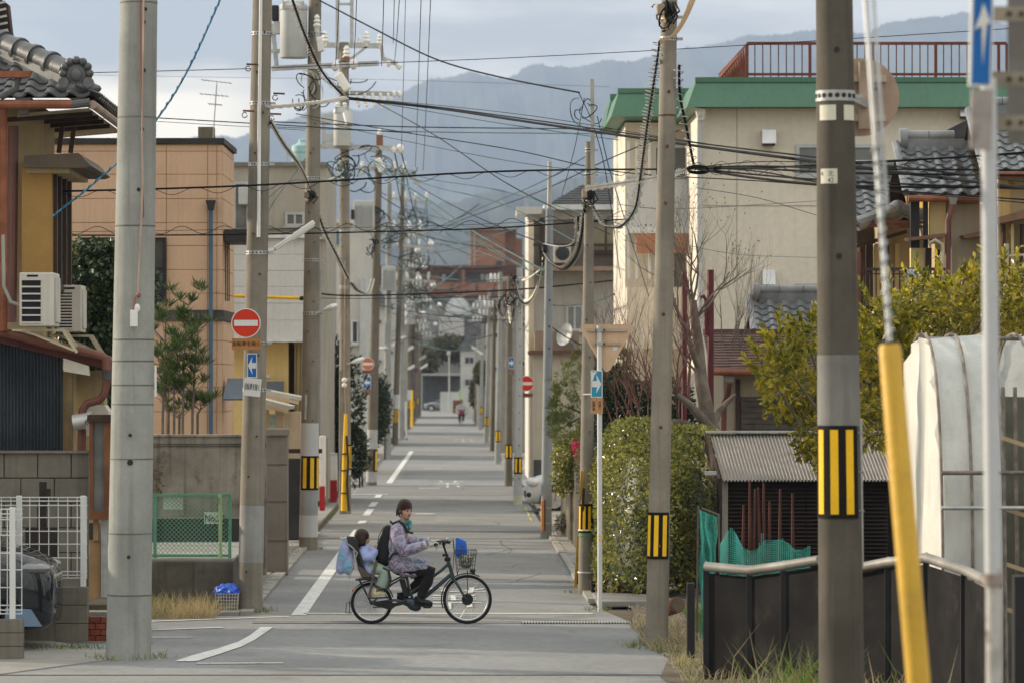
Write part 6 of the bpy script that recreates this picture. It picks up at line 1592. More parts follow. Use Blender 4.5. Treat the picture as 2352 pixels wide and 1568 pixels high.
# ------------------------------------------------------------------ signs
def disc(q,r,th,m,name,parent,n=40,yo=0):
 return MB().tube([q+Vector((0,yo,0)),q+Vector((0,yo+th,0))],r,n).build(name,m,parent,smooth=True)
def noentry(name,label,x,y,rp,Y,red,group='no entry signs'):
 q=W(x,y,Y);r=rp*Y/F
 t=thing(name,label,'sign',q,group)
 disc(q,r,.004,whitesign,'rim',t);disc(q,r*.93,.004,red,'face',t,yo=-.0045);MB().box(q.x-r*.80,Y-.0095,q.z-r*.2,q.x+r*.80,Y-.0047,q.z+r*.2).build('white_bar',whitesign,t)
 MB().bar(q+Vector((r*.3,.02,0)),q+Vector((r*.9,.06,0)),.03).build('bracket',galv,t)
 return t
def plate(name,label,x0,y0,x1,y1,Y,m,rotz=0,th=.004,bordr=None,group=None,cat='sign'):
 q=W((x0+x1)/2,(y0+y1)/2,Y);w=(x1-x0)*Y/F;h=(y1-y0)*Y/F
 t=thing(name,label,cat,q,group);ORG[t.name]=Vector((0,0,0))
 ORG[t.name]=Vector((0,0,0))
 MB().box(-w/2,0,-h/2,w/2,th,h/2).build('panel',m if bordr is None else bordr,t)
 if bordr is not None:MB().box(-w/2+.012,-.003,-h/2+.012,w/2-.012,-.0005,h/2-.012).build('face',m,t)
 t.rotation_euler=(0,0,rotz)
 return t,w,h
def arrow(t,w,h,left,m=whitesign,yo=-.0075):
 s=-1 if left else 1
 pts=[(-.42,.115),(.02,.115),(-.05,.36),(.42,0),(-.05,-.36),(.02,-.115),(-.42,-.115)]
 MB().ext([(s*px_*w,yo,pz*h)for px_,pz in pts],(0,.004,0)).build('arrow',m,t)
noentry('no_entry_sign','bright red no entry sign on the tan pole',565,742,34,52.0,redsign)
t,w,h=plate('plate_sign','orange plate with dark lettering right under the red no entry sign',532.5,777,600,803,52.0,brownsign,.0,group='exception plates under signs')
text('自転車を除く',.068,Matrix.Translation((0,-.003,0))@FACE,'lettering',text_black,t,sx=.95)
t,w,h=plate('one_way_sign','blue one way sign with white arrow on the tan pole',567,811,591,867,51.95,bluesign,.0,bordr=whitesign,group='one way signs');t.rotation_euler=(.02,0,-.25)
arrow(t,w*.95,h,True)
t,w,h=plate('plate_sign','white lettered plate under the blue one way sign on the tan pole',559,868,600,909,51.9,whitesign,.0,group='exception plates under signs');t.rotation_euler=(0,.10,-.25)
text('自転車を除く',.068,Matrix.Translation((0,-.003,0))@FACE@Matrix.Diagonal((.55,1.5,1,1)),'lettering',text_black,t)
noentry('no_entry_sign','sun faded orange no entry sign on the brown pole',845,835,14.5,113.5,mat('faded_red',(.55,.16,.08),.5))
t,w,h=plate('plate_sign','small brownish plate under the faded no entry sign',831,849,859,858,113.5,mat('faded_brown_plate',(.24,.14,.10),.6),group='exception plates under signs');text('自転車を除く',.055,Matrix.Translation((0,-.003,0))@FACE,'lettering',text_black,t)
t,w,h=plate('one_way_sign','small blue one way sign under the faded no entry sign',834,864,852,891,113.4,bluesign,0,bordr=whitesign,group='one way signs');arrow(t,w*.9,h,True)
t,w,h=plate('plate_sign','dull plate below the small blue sign on the brown pole',835,892,853,906,113.4,mat('faded_brown_plate',(.24,.14,.10),.6),group='exception plates under signs')
noentry('no_entry_sign','red no entry sign half behind the light steel pole',1209,880,18,96,redsign)
t,w,h=plate('plate_sign','brownish plate under the half hidden no entry sign',1196,902,1224,912,96,mat('faded_brown_plate',(.24,.14,.10),.6),group='exception plates under signs');text('自転車を除く',.05,Matrix.Translation((0,-.003,0))@FACE,'lettering',text_black,t)
t,w,h=plate('one_way_sign','blue one way sign pointing toward the houses on the dark brown pole',1168,820,1181,846,112.5,bluesign,0,bordr=whitesign,group='one way signs');arrow(t,w*.9,h,False)
t,w,h=plate('plate_sign','faded orange plate on the dark brown pole',1170,848,1181,861,112.5,mat('faded_brown_plate',(.24,.14,.10),.6),group='exception plates under signs')
q=W(954,849,264);rr=6*264/F;t=thing('no_parking_sign','small round no parking sign far down the street','sign',q)
disc(q,rr,.01,redsign,'rim',t,24);disc(q,rr*.78,.01,bluesign,'face',t,24,-.012);MB().bar(q+Vector((-rr*.55,-.02,rr*.55)),q+Vector((rr*.55,-.02,-rr*.55)),.05,.01,(0,1,0)).build('slash',redsign,t)
# white sign post with the back of a triangular sign
t=thing('sign_post','white sign post with the bare back of a triangular sign','sign post',G(1378,1403))
YP=52.6
MB().tube([W(1378,1404,YP),W(1377,752,YP)],.034,14).build('post',mat('white_post_paint',(.60,.61,.60),.5,var=.06,streak=.2),t,smooth=True)
MB().tube([W(1377,756,YP),W(1377,748,YP)],.038,14).build('post_cap',galv,t,smooth=True)
tri=[(1340,745),(1446,745),(1453,749),(1453,757),(1402,848),(1396,853),(1390,853),(1385,847),(1333,757),(1334,749)]
MB().ext([W(x,y,YP+.06)for x,y in tri],(0,.004,0)).build('triangle_sign',mat('sign_back',(.60,.42,.28),.6,var=.12,scale=3,streak=.2),t)
for (y,xa,xb)in ((758,1349,1440),(789,1362,1427)):
 MB().box(W(xa,0,YP).x,YP+.035,W(0,y+3.4,YP).z,W(xb,0,YP).x,YP+.058,W(0,y-3.4,YP).z).build('rail',mat('sign_rail',(.48,.38,.28),.5,metal=.3),t)
 MB().box(W(1370,0,YP).x,YP-.042,W(0,y+4,YP).z,W(1384,0,YP).x,YP+.034,W(0,y-4,YP).z).build('clamp',galv,t)
 for x in (1369,1388):MB().tube([W(x,y,YP+.034),W(x,y,YP+.02)],.012,8).build('bolt',blackm,t)
MB().pbox(1408,796,1418,804,YP+.056,.003).build('sticker',whitesign,t)
for y in (1228,1237):MB().tube([W(1378,y,YP),W(1378,y+3,YP)],.036,14).build('yellow_tape',yellow,t,smooth=True)
MB().tube([W(1377,905,YP),W(1340,905,56.8)],.012,6).build('stay_wire',galv,t)
t,w,h=plate('one_way_sign','turquoise one way sign with torn white arrow on the white post',1357,850,1384,912,YP-.05,mat('turquoise_sign',(.03,.27,.42),.45,var=.12,streak=.2),0,bordr=whitesign,group='one way signs')
arrow(t,w*.95,h,False);MB().ext([(-w*.44,-.005,h*.44),(w*.05,-.005,h*.44),(-w*.2,-.005,h*.32),(-w*.3,-.005,h*.15),(-w*.44,-.005,h*.1)],(0,.003,0)).build('torn_patch',whitesign,t)
t,w,h=plate('plate_sign','faded tan plate with column lettering on the white post',1357,913,1385,949,YP-.05,mat('tan_plate',(.48,.27,.13),.6,var=.12),0,group='exception plates under signs')
text('自転車',.046,Matrix.Translation((-.045,-.003,0))@FACE@Matrix.Rotation(-PI/2,4,'Z'),'lettering',mat('brown_letter',(.09,.05,.03),.7),t);text('を除く',.046,Matrix.Translation((.035,-.003,0))@FACE@Matrix.Rotation(-PI/2,4,'Z'),'lettering',MATS['brown_letter'],t)
# round sign seen from behind on the blurred pole
q=W(1976,224,33.2);t=thing('round_sign','back of a round traffic sign fixed behind the blurred concrete pole','sign',q)
MB().tube([q,q+Vector((.0,.006,0))],.338,40).build('disc',mat('round_sign_back',(.40,.29,.22),.6,var=.15,scale=2.5,streak=.25),t,smooth=True)
for dz in (.16,-.18):MB().box(q.x-.2,33.14,q.z+dz-.03,q.x+.22,33.195,q.z+dz+.03).build('rail',MATS['sign_rail'],t)
MB().box(q.x-.02,33.08,q.z-.28,q.x+.08,33.15,q.z+.30).build('bracket',mat('mottled_bracket',(.36,.28,.22),.6,var=.3),t)
MB().bar(W(1945,220,32.6),W(1985,240,33.1),.07).build('arm',galv,t)
for (x,y)in ((1986,205),(1985,258),(1986,292),(2010,205)):MB().tube([W(x,y,33.14),W(x,y,33.10)],.02,8).build('bolt',blackm,t)
# near white post with edge-on blue arrow sign
t=thing('sign_post','blurred near white post with peeling paint and a blue arrow sign seen edge on','sign post',(W(2283,0,17.7).x,17.7,0))
xp=W(2281,0,17.7).x;zc=W(0,1330,17.7).z
MB().tube([W(2270,180,17.7),Vector((xp,17.7,zc))],.037,18).build('post',mat('pale_grey_post',(.52,.54,.56),.45,var=.05,streak=.1),t,smooth=True)
MB().tube([Vector((xp+.002,17.7,zc+.05)),Vector((xp+.01,17.7,0))],.036,18).build('post_foot',mat('peeling_post',(.48,.47,.45),.8,var=.25,scale=9,stain=.8,stainc=(.10,.065,.05),sscale=9),t,smooth=True)
MB().tube([W(2281,1316,17.7),W(2281,1344,17.7)],.047,14).build('rust_collar',mat('rust_grey',(.26,.22,.2),.9,var=.3,scale=14),t,smooth=True)
bt,w,h=plate('arrow_sign','blurred blue sign with white arrow on the near white post',2226,-40,2284,200,17.6,bluesign,0,th=.01,bordr=whitesign,group=None);bt.rotation_euler=(0,.03,.35)
MB().ext([(x*w,-.009,z*h)for x,z in ((.0,.30),(.34,.12),(.17,.10),(.03,-.28),(-.04,.08),(-.36,.04),(-.1,.2))],(0,.004,0)).build('arrow',whitesign,bt)
bt2,w,h=plate('plate_sign','blurred weathered grey plate under the blue arrow sign',2228,206,2282,345,17.6,mat('weathered_plate',(.34,.31,.29),.6,var=.25,scale=5,stain=.7,stainc=(.12,.09,.08),sscale=5),0,th=.01);bt2.rotation_euler=(0,.03,.35)
bt3,w,h=plate('back_board','blurred grey board strapped behind the near white post',2314,-60,2372,330,17.95,mat('dull_board',(.17,.165,.155),.7,var=.2,streak=.3),-.2,th=.03,cat='board')
for y in (15,165,265):MB().pbox(2262,y,2362,y+34,17.78,.03).build('strap',mat('tan_strap',(.26,.23,.18),.7,var=.25),t);MB().tube([W(2318,y+17,17.775),W(2318,y+17,17.765)],.012,8).build('bolt',blackm,t);MB().tube([W(2346,y+17,17.775),W(2346,y+17,17.765)],.012,8).build('bolt',blackm,t)
# yellow guy guard close to the lens and another by the slim tan pole
t=thing('guy_guard','blurred yellow plastic guard on the near guy wire','guy wire guard',(W(2190,0,17.6).x,17.6,0))
g0,g1=W(2186,2460,17.6),W(2044,800,17.6)
MB().tube([g0,g0.lerp(g1,.5),g1,g1+(g1-g0).normalized()*.02],[.058,.056,.052,.043],20).build('guard',mat('guard_yellow',(.62,.38,.05),.45,var=.08,streak=.35,stain=.45,stainc=(.42,.27,.06),sscale=3.5,bump=.2),t,smooth=True)
MB().tube([g1,g1+Vector((0,0,.035))],.036,14).build('guard_cap',blackm,t,smooth=True)
gw=g1+Vector((0,0,.02));gt=W(1984,-60,18.2)
MB().tube([gw,gt],.012,8).build('guy_wire',galv,t,smooth=True)
hx=MB();d=gt-gw
hx.tube([gw+d*(i/150)+Vector((math.cos(i*1.1),math.sin(i*1.1),0))*.017 for i in range(80)],.006,5);hx.build('wire_grip',galv,t,smooth=True)
MB().tube([gt+Vector((.04,0,0)),gw+d*.35+Vector((.03,0,0))],.009,6).build('second_wire',galv,t)
t=thing('guy_guard','slim yellow guard with black ties in front of the slim tan pole','guy wire guard',G(793,1182))
MB().tube([W(790,1172,89),W(792,1060,89),W(794,950,89)],[.075,.06,.035],12).build('guard',yellow,t,smooth=True)
for y in (1040,1078,1130):MB().tube([W(791.3,y,89),W(791.3,y+3,89)],.085,12).build('tie',blackm,t)
MB().tube([W(794,952,89),W(790,860,89.2),W(792,600,89.3)],.012,6).build('guy_wire',cm,t);MB().tube([W(796,1000,88.9),W(800,1060,88.9),W(797,1110,88.9),W(801,1172,88.9)],.03,6).build('black_cable',black,t,smooth=True)
for y in (872,884):MB().ell(W(791,y,89),.06,12,8).build('guy_insulator',porcelain,t,smooth=True)
t=thing('guy_guard','thin far yellow guard beside the no parking roundel pole','guy wire guard',W(945,980,235));MB().tube([W(946,980,235),W(947,895,235)],[.09,.05],8).build('guard',yellow,t);MB().tube([W(947,895,235),W(950,840,236)],.02,5).build('guy_wire',wiregrey,t)
yp=thing('yellow_guard_rod','yellow horizontal cable guard tube before the pale siding','cable guard',W(560,683,74))
MB().tube([W(530,680,74),W(688,685,74)],.032,10).build('tube',yellow,yp,smooth=True);MB().ell(W(693,685.5,74),(.05,.045,.045),10,8).build('end_plug',black,yp,smooth=True);MB().tube([W(612,682,74),W(614,682,74)],.036,10).build('tie',black,yp)
# ================================================================== OVERHEAD WIRES
def wire(pts,r,m,label,group=None,sg=0.0,name='overhead_wire',n=None,lash=None,helix=None,cat='cable'):
 P=[W(*p)for p in pts]
 if len(P)==2:path=sag(P[0],P[1],sg,22)
 else:
  path=[]
  for i in range(len(P)-1): # smooth curve through the points
   p0=P[max(i-1,0)];p1=P[i];p2=P[i+1];p3=P[min(i+2,len(P)-1)]
   for k in range(9):
    t_=k/9;path.append(.5*((2*p1)+(p2-p0)*t_+(2*p0-5*p1+4*p2-p3)*t_**2+(3*p1-p0-3*p2+p3)*t_**3))
  path.append(P[-1])
 t=thing(name,label,cat,path[0],group)
 MB().tube(path,r,6).build('wire',m,t,smooth=True)
 Ls=[0]
 for a,b in zip(path,path[1:]):Ls.append(Ls[-1]+(b-a).length)
 def pt(s):
  for i in range(len(Ls)-1):
   if s<=Ls[i+1]:return path[i].lerp(path[i+1],(s-Ls[i])/max(1e-6,Ls[i+1]-Ls[i]))
  return path[-1]
 if lash:
  up,amp,wl,rr=lash;n_=int(Ls[-1]/wl*10)
  MB().tube([pt(Ls[-1]*i/n_)+Vector((0,0,up+amp*math.sin(i/10*2*PI)))for i in range(n_+1)],rr,4).build('lashing_wire',m,t,smooth=True)
 if helix:
  R_,wl,rr,mm=helix;n_=int(Ls[-1]/wl*9)
  d0=(path[-1]-path[0]).normalized();a_=d0.cross(Vector((0,1,0))).normalized();b_=Vector((0,1,0))
  MB().tube([pt(Ls[-1]*i/n_)+a_*math.cos(i/9*2*PI)*R_*(1+.25*math.sin(i*.13))+b_*math.sin(i/9*2*PI)*R_-a_*R_*.25 for i in range(n_+1)],rr,4).build('spiral_hanger',mm,t,smooth=True)
 return t
gT='cables crossing above the street'
wire(((100,441,51),(564,427,51.5),(1157,394,53),(1740,386,50),(2224,360,49),(2400,346,49)),.0145,wirem,'thick black cable with loose lashing that crosses the whole street at pole height',gT,lash=(-.04,.045,.62,.004))
wire(((100,541,58),(564,539,59),(1000,529,60),(1157,523,60),(1450,503,61)),.0125,wirem,'black cable with wavy lashing crossing below the thick one',gT,lash=(.075,.06,.66,.005))
wire(((100,534,58),(1000,519,60),(1450,496,61)),.004,wirem,'thin messenger wire right above the wavy lashing',gT)
wire(((520,667,86),(700,672,87),(830,679,88),(1175,666,94),(1450,640,92)),.02,wirem,'dark cable crossing low before the pale siding and the slim pole',gT)
wire(((560,682,87),(830,686,88),(1175,682,95)),.008,wirem,'thin dark wire just under the low crossing cable',gT)
wire(((782,226,66),(1000,249,63),(1230,283,57),(1580,333,50),(1876,372,44),(2380,436,40)),.020,wirem,'heavy black trunk cable descending from the tangled pole toward the tiled houses',gT)
wire(((782,222,66),(1000,246,63),(1230,277,57),(1580,326,50),(1876,362,44),(2380,420,40)),.011,wirem,'thinner companion cable on top of the heavy trunk cable',gT)
wire(((782,224,66),(980,240,63),(1230,268,57),(1500,312,52),(1620,330,49)),.005,wirem,'messenger wire above the heavy trunk cable',gT)
wire(((800,226,66),(900,242,65),(1150,284,60),(1420,322,57)),.008,wireg,'green wire running under the heavy trunk cable',gT)
wire(((735,2,71),(850,62,69),(1000,136,66),(1150,178,62),(1330,213,57)),.014,wirem,'dark cable sweeping from the top of the sleeved pole to the steel extension',gT)
wire(((510,-10,47.5),(440,145,47.5),(378,250,47.5),(300,345,47.6),(200,435,47.8),(158,468,48),(120,498,48)),.013,wireb,'twisted blue rope cable slanting behind the thick pale pole',None,helix=(.012,.12,.007,mat('dark_blue_cable',(.02,.06,.12),.5)))
wire(((150,169,54),(580,158,55),(860,146,56),(1180,133,57),(1650,108,56),(2420,60,54)),.006,wirem,'single thin wire rising gently across the sky toward the roof railing',gT)
wire(((150,172,95),(620,180,95),(900,184,96),(1400,200,97)),.005,wiregrey,'faint grey wire low in the pale sky',gT)
for k,(pts,r)in enumerate(((((230,264,62),(580,284,63),(945,306,66)),.009),(((230,272,62),(590,293,63),(700,300,64)),.005))):
 wire(pts,r,wirem,('dark wire over the antenna that meets the far slope','finer wire just under the one over the antenna')[k],gT)
wire(((620,280,80),(900,291,82),(1157,295,84),(1460,297,86)),.013,wirem,'level dark teal wire in front of the wooded hill',gT);wire(((620,292,80),(900,302,82),(1157,306,84),(1460,308,86)),.010,wireg,'level green wire just below the dark teal one',gT)
wire(((680,262,71),(900,300,68),(1180,345,63),(1420,395,57),(1800,420,50),(2400,470,44)),.009,wirem,'thin cable from the sleeved pole down past the green topped building',gT)
wire(((690,268,71),(900,318,68),(1180,372,63),(1420,402,57)),.005,wirem,'fine wire under the cable from the sleeved pole',gT)
# teal service drops, each with its own course
teal=[(((864,236,90),(1000,312,80),(1170,425,70),(1400,538,62)),.010,wirem,'dark drop wire slanting from the slim tan pole to the hedge side houses'),
  (((858,368,92),(930,424,88),(1000,470,84),(1100,540,80),(1250,622,77)),.018,wireg,'thick teal drop cable from the crowded pole down to the dark grey pole'),
  (((858,374,92),(1000,486,86),(1120,570,82),(1250,640,78)),.009,wireg,'thin teal drop wire below the thick teal cable'),
  (((850,366,95),(980,410,92),(1157,440,88),(1440,520,80)),.010,wireg,'teal drop wire heading to the white house eave'),
  (((880,390,114),(1000,430,110),(1157,470,104),(1330,560,98)),.013,wireg,'teal drop wire to the white house balcony'),
  (((1345,360,57),(1240,420,70),(1100,480,90),(960,545,120)),.009,wireg,'teal wire rising toward the steel extension from the far poles'),
  (((1560,300,78),(1400,365,80),(1240,440,95),(1050,510,130),(1010,535,140)),.012,wirem,'dark wire sloping from the green parapet into the far tangle'),
  (((930,470,150),(1060,530,130),(1180,600,110),(1250,640,100)),.014,wireg,'teal wire between far pole and dark grey pole'),
  (((930,480,160),(1040,510,150),(1157,560,125),(1240,618,100)),.011,wirem,'dark wire parallel to the far teal wire'),
  (((600,352,54),(560,345,54),(420,450,60)),.006,wireg,'short green wire beside the tan pole')if False else (((1090,590,200),(1000,560,210),(930,590,215)),.02,wirem,'short dark wire looping between far poles'),
  (((720,340,71),(680,395,80),(620,480,90),(585,580,92)),.010,wireg,'green drop wire from the sleeved pole to the grey building'),
  (((700,415,72),(660,420,80),(600,470,92)),.006,wirem,'thin black drop wire to the grey building wall'),
  (((1330,215,57),(1365,295,60),(1395,420,64),(1425,640,75)),.007,wirem,'thin black drop wire falling from the steel extension'),
  (((1372,268,57),(1400,390,62),(1440,520,68),(1490,680,75)),.009,wireb,'blue green drop wire falling beside the steel extension'),
  (((1342,226,56.8),(1320,340,66),(1290,450,76)),.006,wirem,'thin stay wire from the steel extension to the dark grey pole'),
  (((1420,470,60),(1560,480,62),(1876,462,70)),.006,wiregrey,'grey wire in front of the blank cream wall, upper'),
  (((1560,560,62),(1700,585,66),(1876,592,72)),.005,wiregrey,'grey wire in front of the blank cream wall, lower'),
  (((1600,432,48),(1740,455,50),(1876,495,52)),.005,wiregrey,'fine wire crossing the cream wall beneath the spiral hanger')]
for pts,r,m,lab in teal:wire(pts,r,m,lab,'service drop wires')
# bundle of comm cables between the tan pole and the tiled houses
for k,(y0,y1,y2,r)in enumerate(((382,388,392,.012),(388,398,404,.014),(402,418,436,.012),(394,430,462,.009),(372,372,352,.006),(410,428,430,.016))):
 wire(((1590,386,46),(1740,y0,44),(1960,y1,42),(2400,y2,41)),r,wirem,('black cable fanning out toward the tiled houses, uppermost of the fan','black cable second in the fan toward the tiled houses','black cable third in the fan toward the tiled houses','black cable that drops fastest in the fan toward the tiled houses','fine messenger above the fan toward the tiled houses','heaviest black cable of the fan toward the tiled houses')[k],'fan of cables beside the tan pole',lash=(.03,.035,.8,.003)if k in (0,2)else None)
coil=MB()
for k in range(4):coil.tube([W(1602+24*math.cos(2*PI*i/24)+k,388+7*math.sin(2*PI*i/24)+k*1.5,45.6+.12*math.sin(2*PI*i/24))for i in range(24)],.010,6,closed=True)
tag(coil.build('cable_coil',wirem,smooth=True),'coiled spare black cable where the fan of cables starts','cable')
# spiral hung cables
SP=lambda R_,wl=.085:(R_,wl,.0045,spm)
wire(((1515,95,45),(1508,150,45.5),(1488,280,47.5),(1472,400,50),(1458,480,52.5),(1425,520,54.5),(1390,518,55.5),(1372,490,56.3),(1355,462,56.6)),.014,wirem,'spiral wrapped cable hanging in a loop between the two tan poles','spiral wrapped cables',helix=(.062,.13,.0055,spm))
wire(((1560,150,45.2),(1562,220,45.4),(1578,300,45.6),(1592,372,45.7),(1598,388,45.7)),.016,wirem,'spiral wrapped cable hanging down the side of the tall tan pole','spiral wrapped cables',helix=(.050,.10,.006,spm))
wire(((1345,432,56.5),(1400,424,54),(1480,412,50),(1560,394,46.5),(1596,384,45.7)),.012,wiregrey,'pale spiral wrapped cable running level to the tall tan pole','spiral wrapped cables',helix=(.045,.15,.0042,mat('bright_spiral',(.50,.48,.42),.4,metal=.5)))
wire(((1345,460,56.6),(1336,540,58),(1322,590,63),(1295,618,68),(1268,605,73),(1252,584,76)),.024,wirem,'spiral wrapped cable looping down to the dark grey pole','spiral wrapped cables',helix=(.055,.13,.007,spm))
wire(((1255,560,76),(1290,566,70),(1325,555,61),(1328,500,57.5)),.02,wirem,'short level spiral cable above the loop by the dark grey pole','spiral wrapped cables',helix=(.045,.12,.007,spm))
wire(((1246,600,77),(1235,660,82),(1215,695,88),(1196,690,92),(1184,650,95)),.024,wirem,'spiral cable looping to the light steel pole','spiral wrapped cables',helix=(.065,.16,.009,spm))
wire(((1186,640,95),(1210,640,88),(1240,620,80)),.016,wiregrey,'level spiral cable above the loop at the light steel pole','spiral wrapped cables',helix=(.05,.14,.009,spm))
wire(((1178,655,96),(1180,720,103),(1174,740,109),(1168,692,113)),.024,wirem,'spiral cable looping at the dark brown pole','spiral wrapped cables',helix=(.06,.18,.01,spm))
wire(((612,246,52),(680,240,55),(750,232,60),(796,224,65.5)),.014,mat('pale_cable',(.42,.36,.30),.6),'pale spiral wrapped cable from the tan pole to the trunk cable','spiral wrapped cables',helix=(.045,.15,.005,MATS['bright_spiral']))
wire(((622,282,52.3),(650,330,57),(690,385,64),(712,435,71)),.018,wirem,'spiral wrapped cable falling from the tan pole to the sleeved pole','spiral wrapped cables',helix=(.050,.13,.007,spm))
wire(((722,465,71.2),(745,530,77),(775,590,83),(800,640,89)),.018,wirem,'spiral wrapped cable continuing from the sleeved pole to the slim tan pole','spiral wrapped cables',helix=(.050,.15,.008,spm))
wire(((806,650,90),(822,668,96),(845,672,104),(856,640,113)),.02,wirem,'short spiral cable beyond the slim tan pole','spiral wrapped cables',helix=(.055,.17,.009,spm))
wire(((665,-20,60),(700,80,62),(740,165,64),(790,222,65.8)),.02,wirem,'spiral wrapped cable coming down steeply past the transformer','spiral wrapped cables',helix=(.055,.13,.006,spm))
# buff cables at the top of the tall tan pole
for k in range(3):wire(((1592+6*k,-20,45),(1570+4*k,40,45),(1545+3*k,80,45),(1516,100-3*k,45)),.013,mat('buff_cable',(.42,.30,.18),.6),('buff cable bending off the top of the tall tan pole, lowest','buff cable bending off the top of the tall tan pole, middle','buff cable bending off the top of the tall tan pole, highest')[k],'buff cables at the tall tan pole')
# high lines along the street
hv=((882,-30,60,876,152,71),(919,-30,60,905,150,90),(906,-30,62,903,100,90),(968,-30,60,954,385,114),(990,-30,60,972,392,114),(932,-30,70,922,342,90),(770,152,71,780,-30,55),(812,148,71,820,-30,55))
for i,(x0,y0,Y0,x1,y1,Y1)in enumerate(hv):
 wire(((x0,y0,Y0),(x1,y1,Y1)),.007 if i<5 else .006,wirem,'thin high voltage line running along the street above the crowded poles','high lines along the street',sg=.15)
far=(('L4','L5',905,342,930,385),('L4','L5',920,342,955,396),('L5','L6',930,384,965,514),('L5','L6',905,380,940,516),('L5','L7',832,380,905,448),('L6','L7',940,514,955,450),('L6','L7',965,516,980,452),('L7','L8',955,450,960,632),('L7','L8',980,450,985,634),
    ('L7','L9',930,448,955,600),('L8','L9',985,632,975,655),('L9','L10',965,655,975,720),('L9','L11',975,600,985,690),('L10','L11',980,720,985,750),('R6','R7',1140,640,1118,690),('R7','R9',1115,690,1100,705),('R5','R6',1168,690,1148,706),('R4','R5',1180,700,1168,730))
for (a,b,x0,y0,x1,y1)in far:
 wire(((x0,y0,POLES[a]['Y']),(x1,y1,POLES[b]['Y'])),.015,wirem,'dark line strung between the crossarms of the far poles','lines between far crossarms',sg=.35)
xs_=((840,560,150,1180,610,120),(850,590,160,1180,640,120),(880,640,170,1200,690,130),(860,700,170,1150,660,150),(900,720,200,1170,735,150),(900,745,220,1120,705,190),(930,770,230,1130,770,180),(960,735,240,1110,715,230),(870,700,150,1240,735,110),(930,560,180,1200,520,130),(880,530,150,1100,470,140),(960,690,240,1120,640,210),(920,650,200,1160,740,150),(940,780,240,1110,800,210),(1200,730,120,1440,745,100),(1260,700,80,1440,660,90),(1260,745,90,1420,800,96),
    (890,480,150,1160,600,120),(900,520,160,1180,575,130),(860,440,115,1090,535,130),(950,420,150,1250,560,80),(900,590,190,1130,555,160),(930,610,200,1150,640,170),(870,660,150,1020,640,230))
for i,(x0,y0,Y0,x1,y1,Y1)in enumerate(xs_):
 wire(((x0,y0,Y0),(x1,y1,Y1)),.014 if i%3 else .02,wireg if i%2 else wirem,'dark teal wire criss crossing the far street above the cyclist' if i%2 else 'black wire criss crossing the far street above the cyclist','criss crossing far wires',sg=R3.uniform(.1,.5))
RW=random.Random(77)
for i in range(34):
 x0,y0,x1,y1=RW.uniform(870,985),RW.uniform(470,790),RW.uniform(940,1160),RW.uniform(560,800)
 wire(((x0,y0,RW.uniform(150,260)),(x1,y1,RW.uniform(170,300))),RW.uniform(.010,.018),wireg if i%3==0 else (wiregrey if i%3==1 else wirem),('dark teal wire criss crossing the far street above the cyclist','grey wire lost in the haze of lines over the far street','black wire criss crossing the far street above the cyclist')[i%3],'criss crossing far wires',sg=RW.uniform(.1,.6))
for k,(x,y,Y)in enumerate(((962,640,205),(975,612,215),(985,690,240),(995,655,230),(972,720,250),(1000,745,262),(958,575,190),(990,560,200),(1010,700,255))):
 p=W(x,y,Y);o=MB().lathe([(.02,-.30),(.10,-.2),(.16,-.05),(.16,.05),(.10,.2),(.02,.3)],p,(.3,1,.2),10).build('line_insulator',porcelain,smooth=True,loc=p)
 tag(o,'small white insulator strung on the far street wires','insulator','insulators on the far wires')
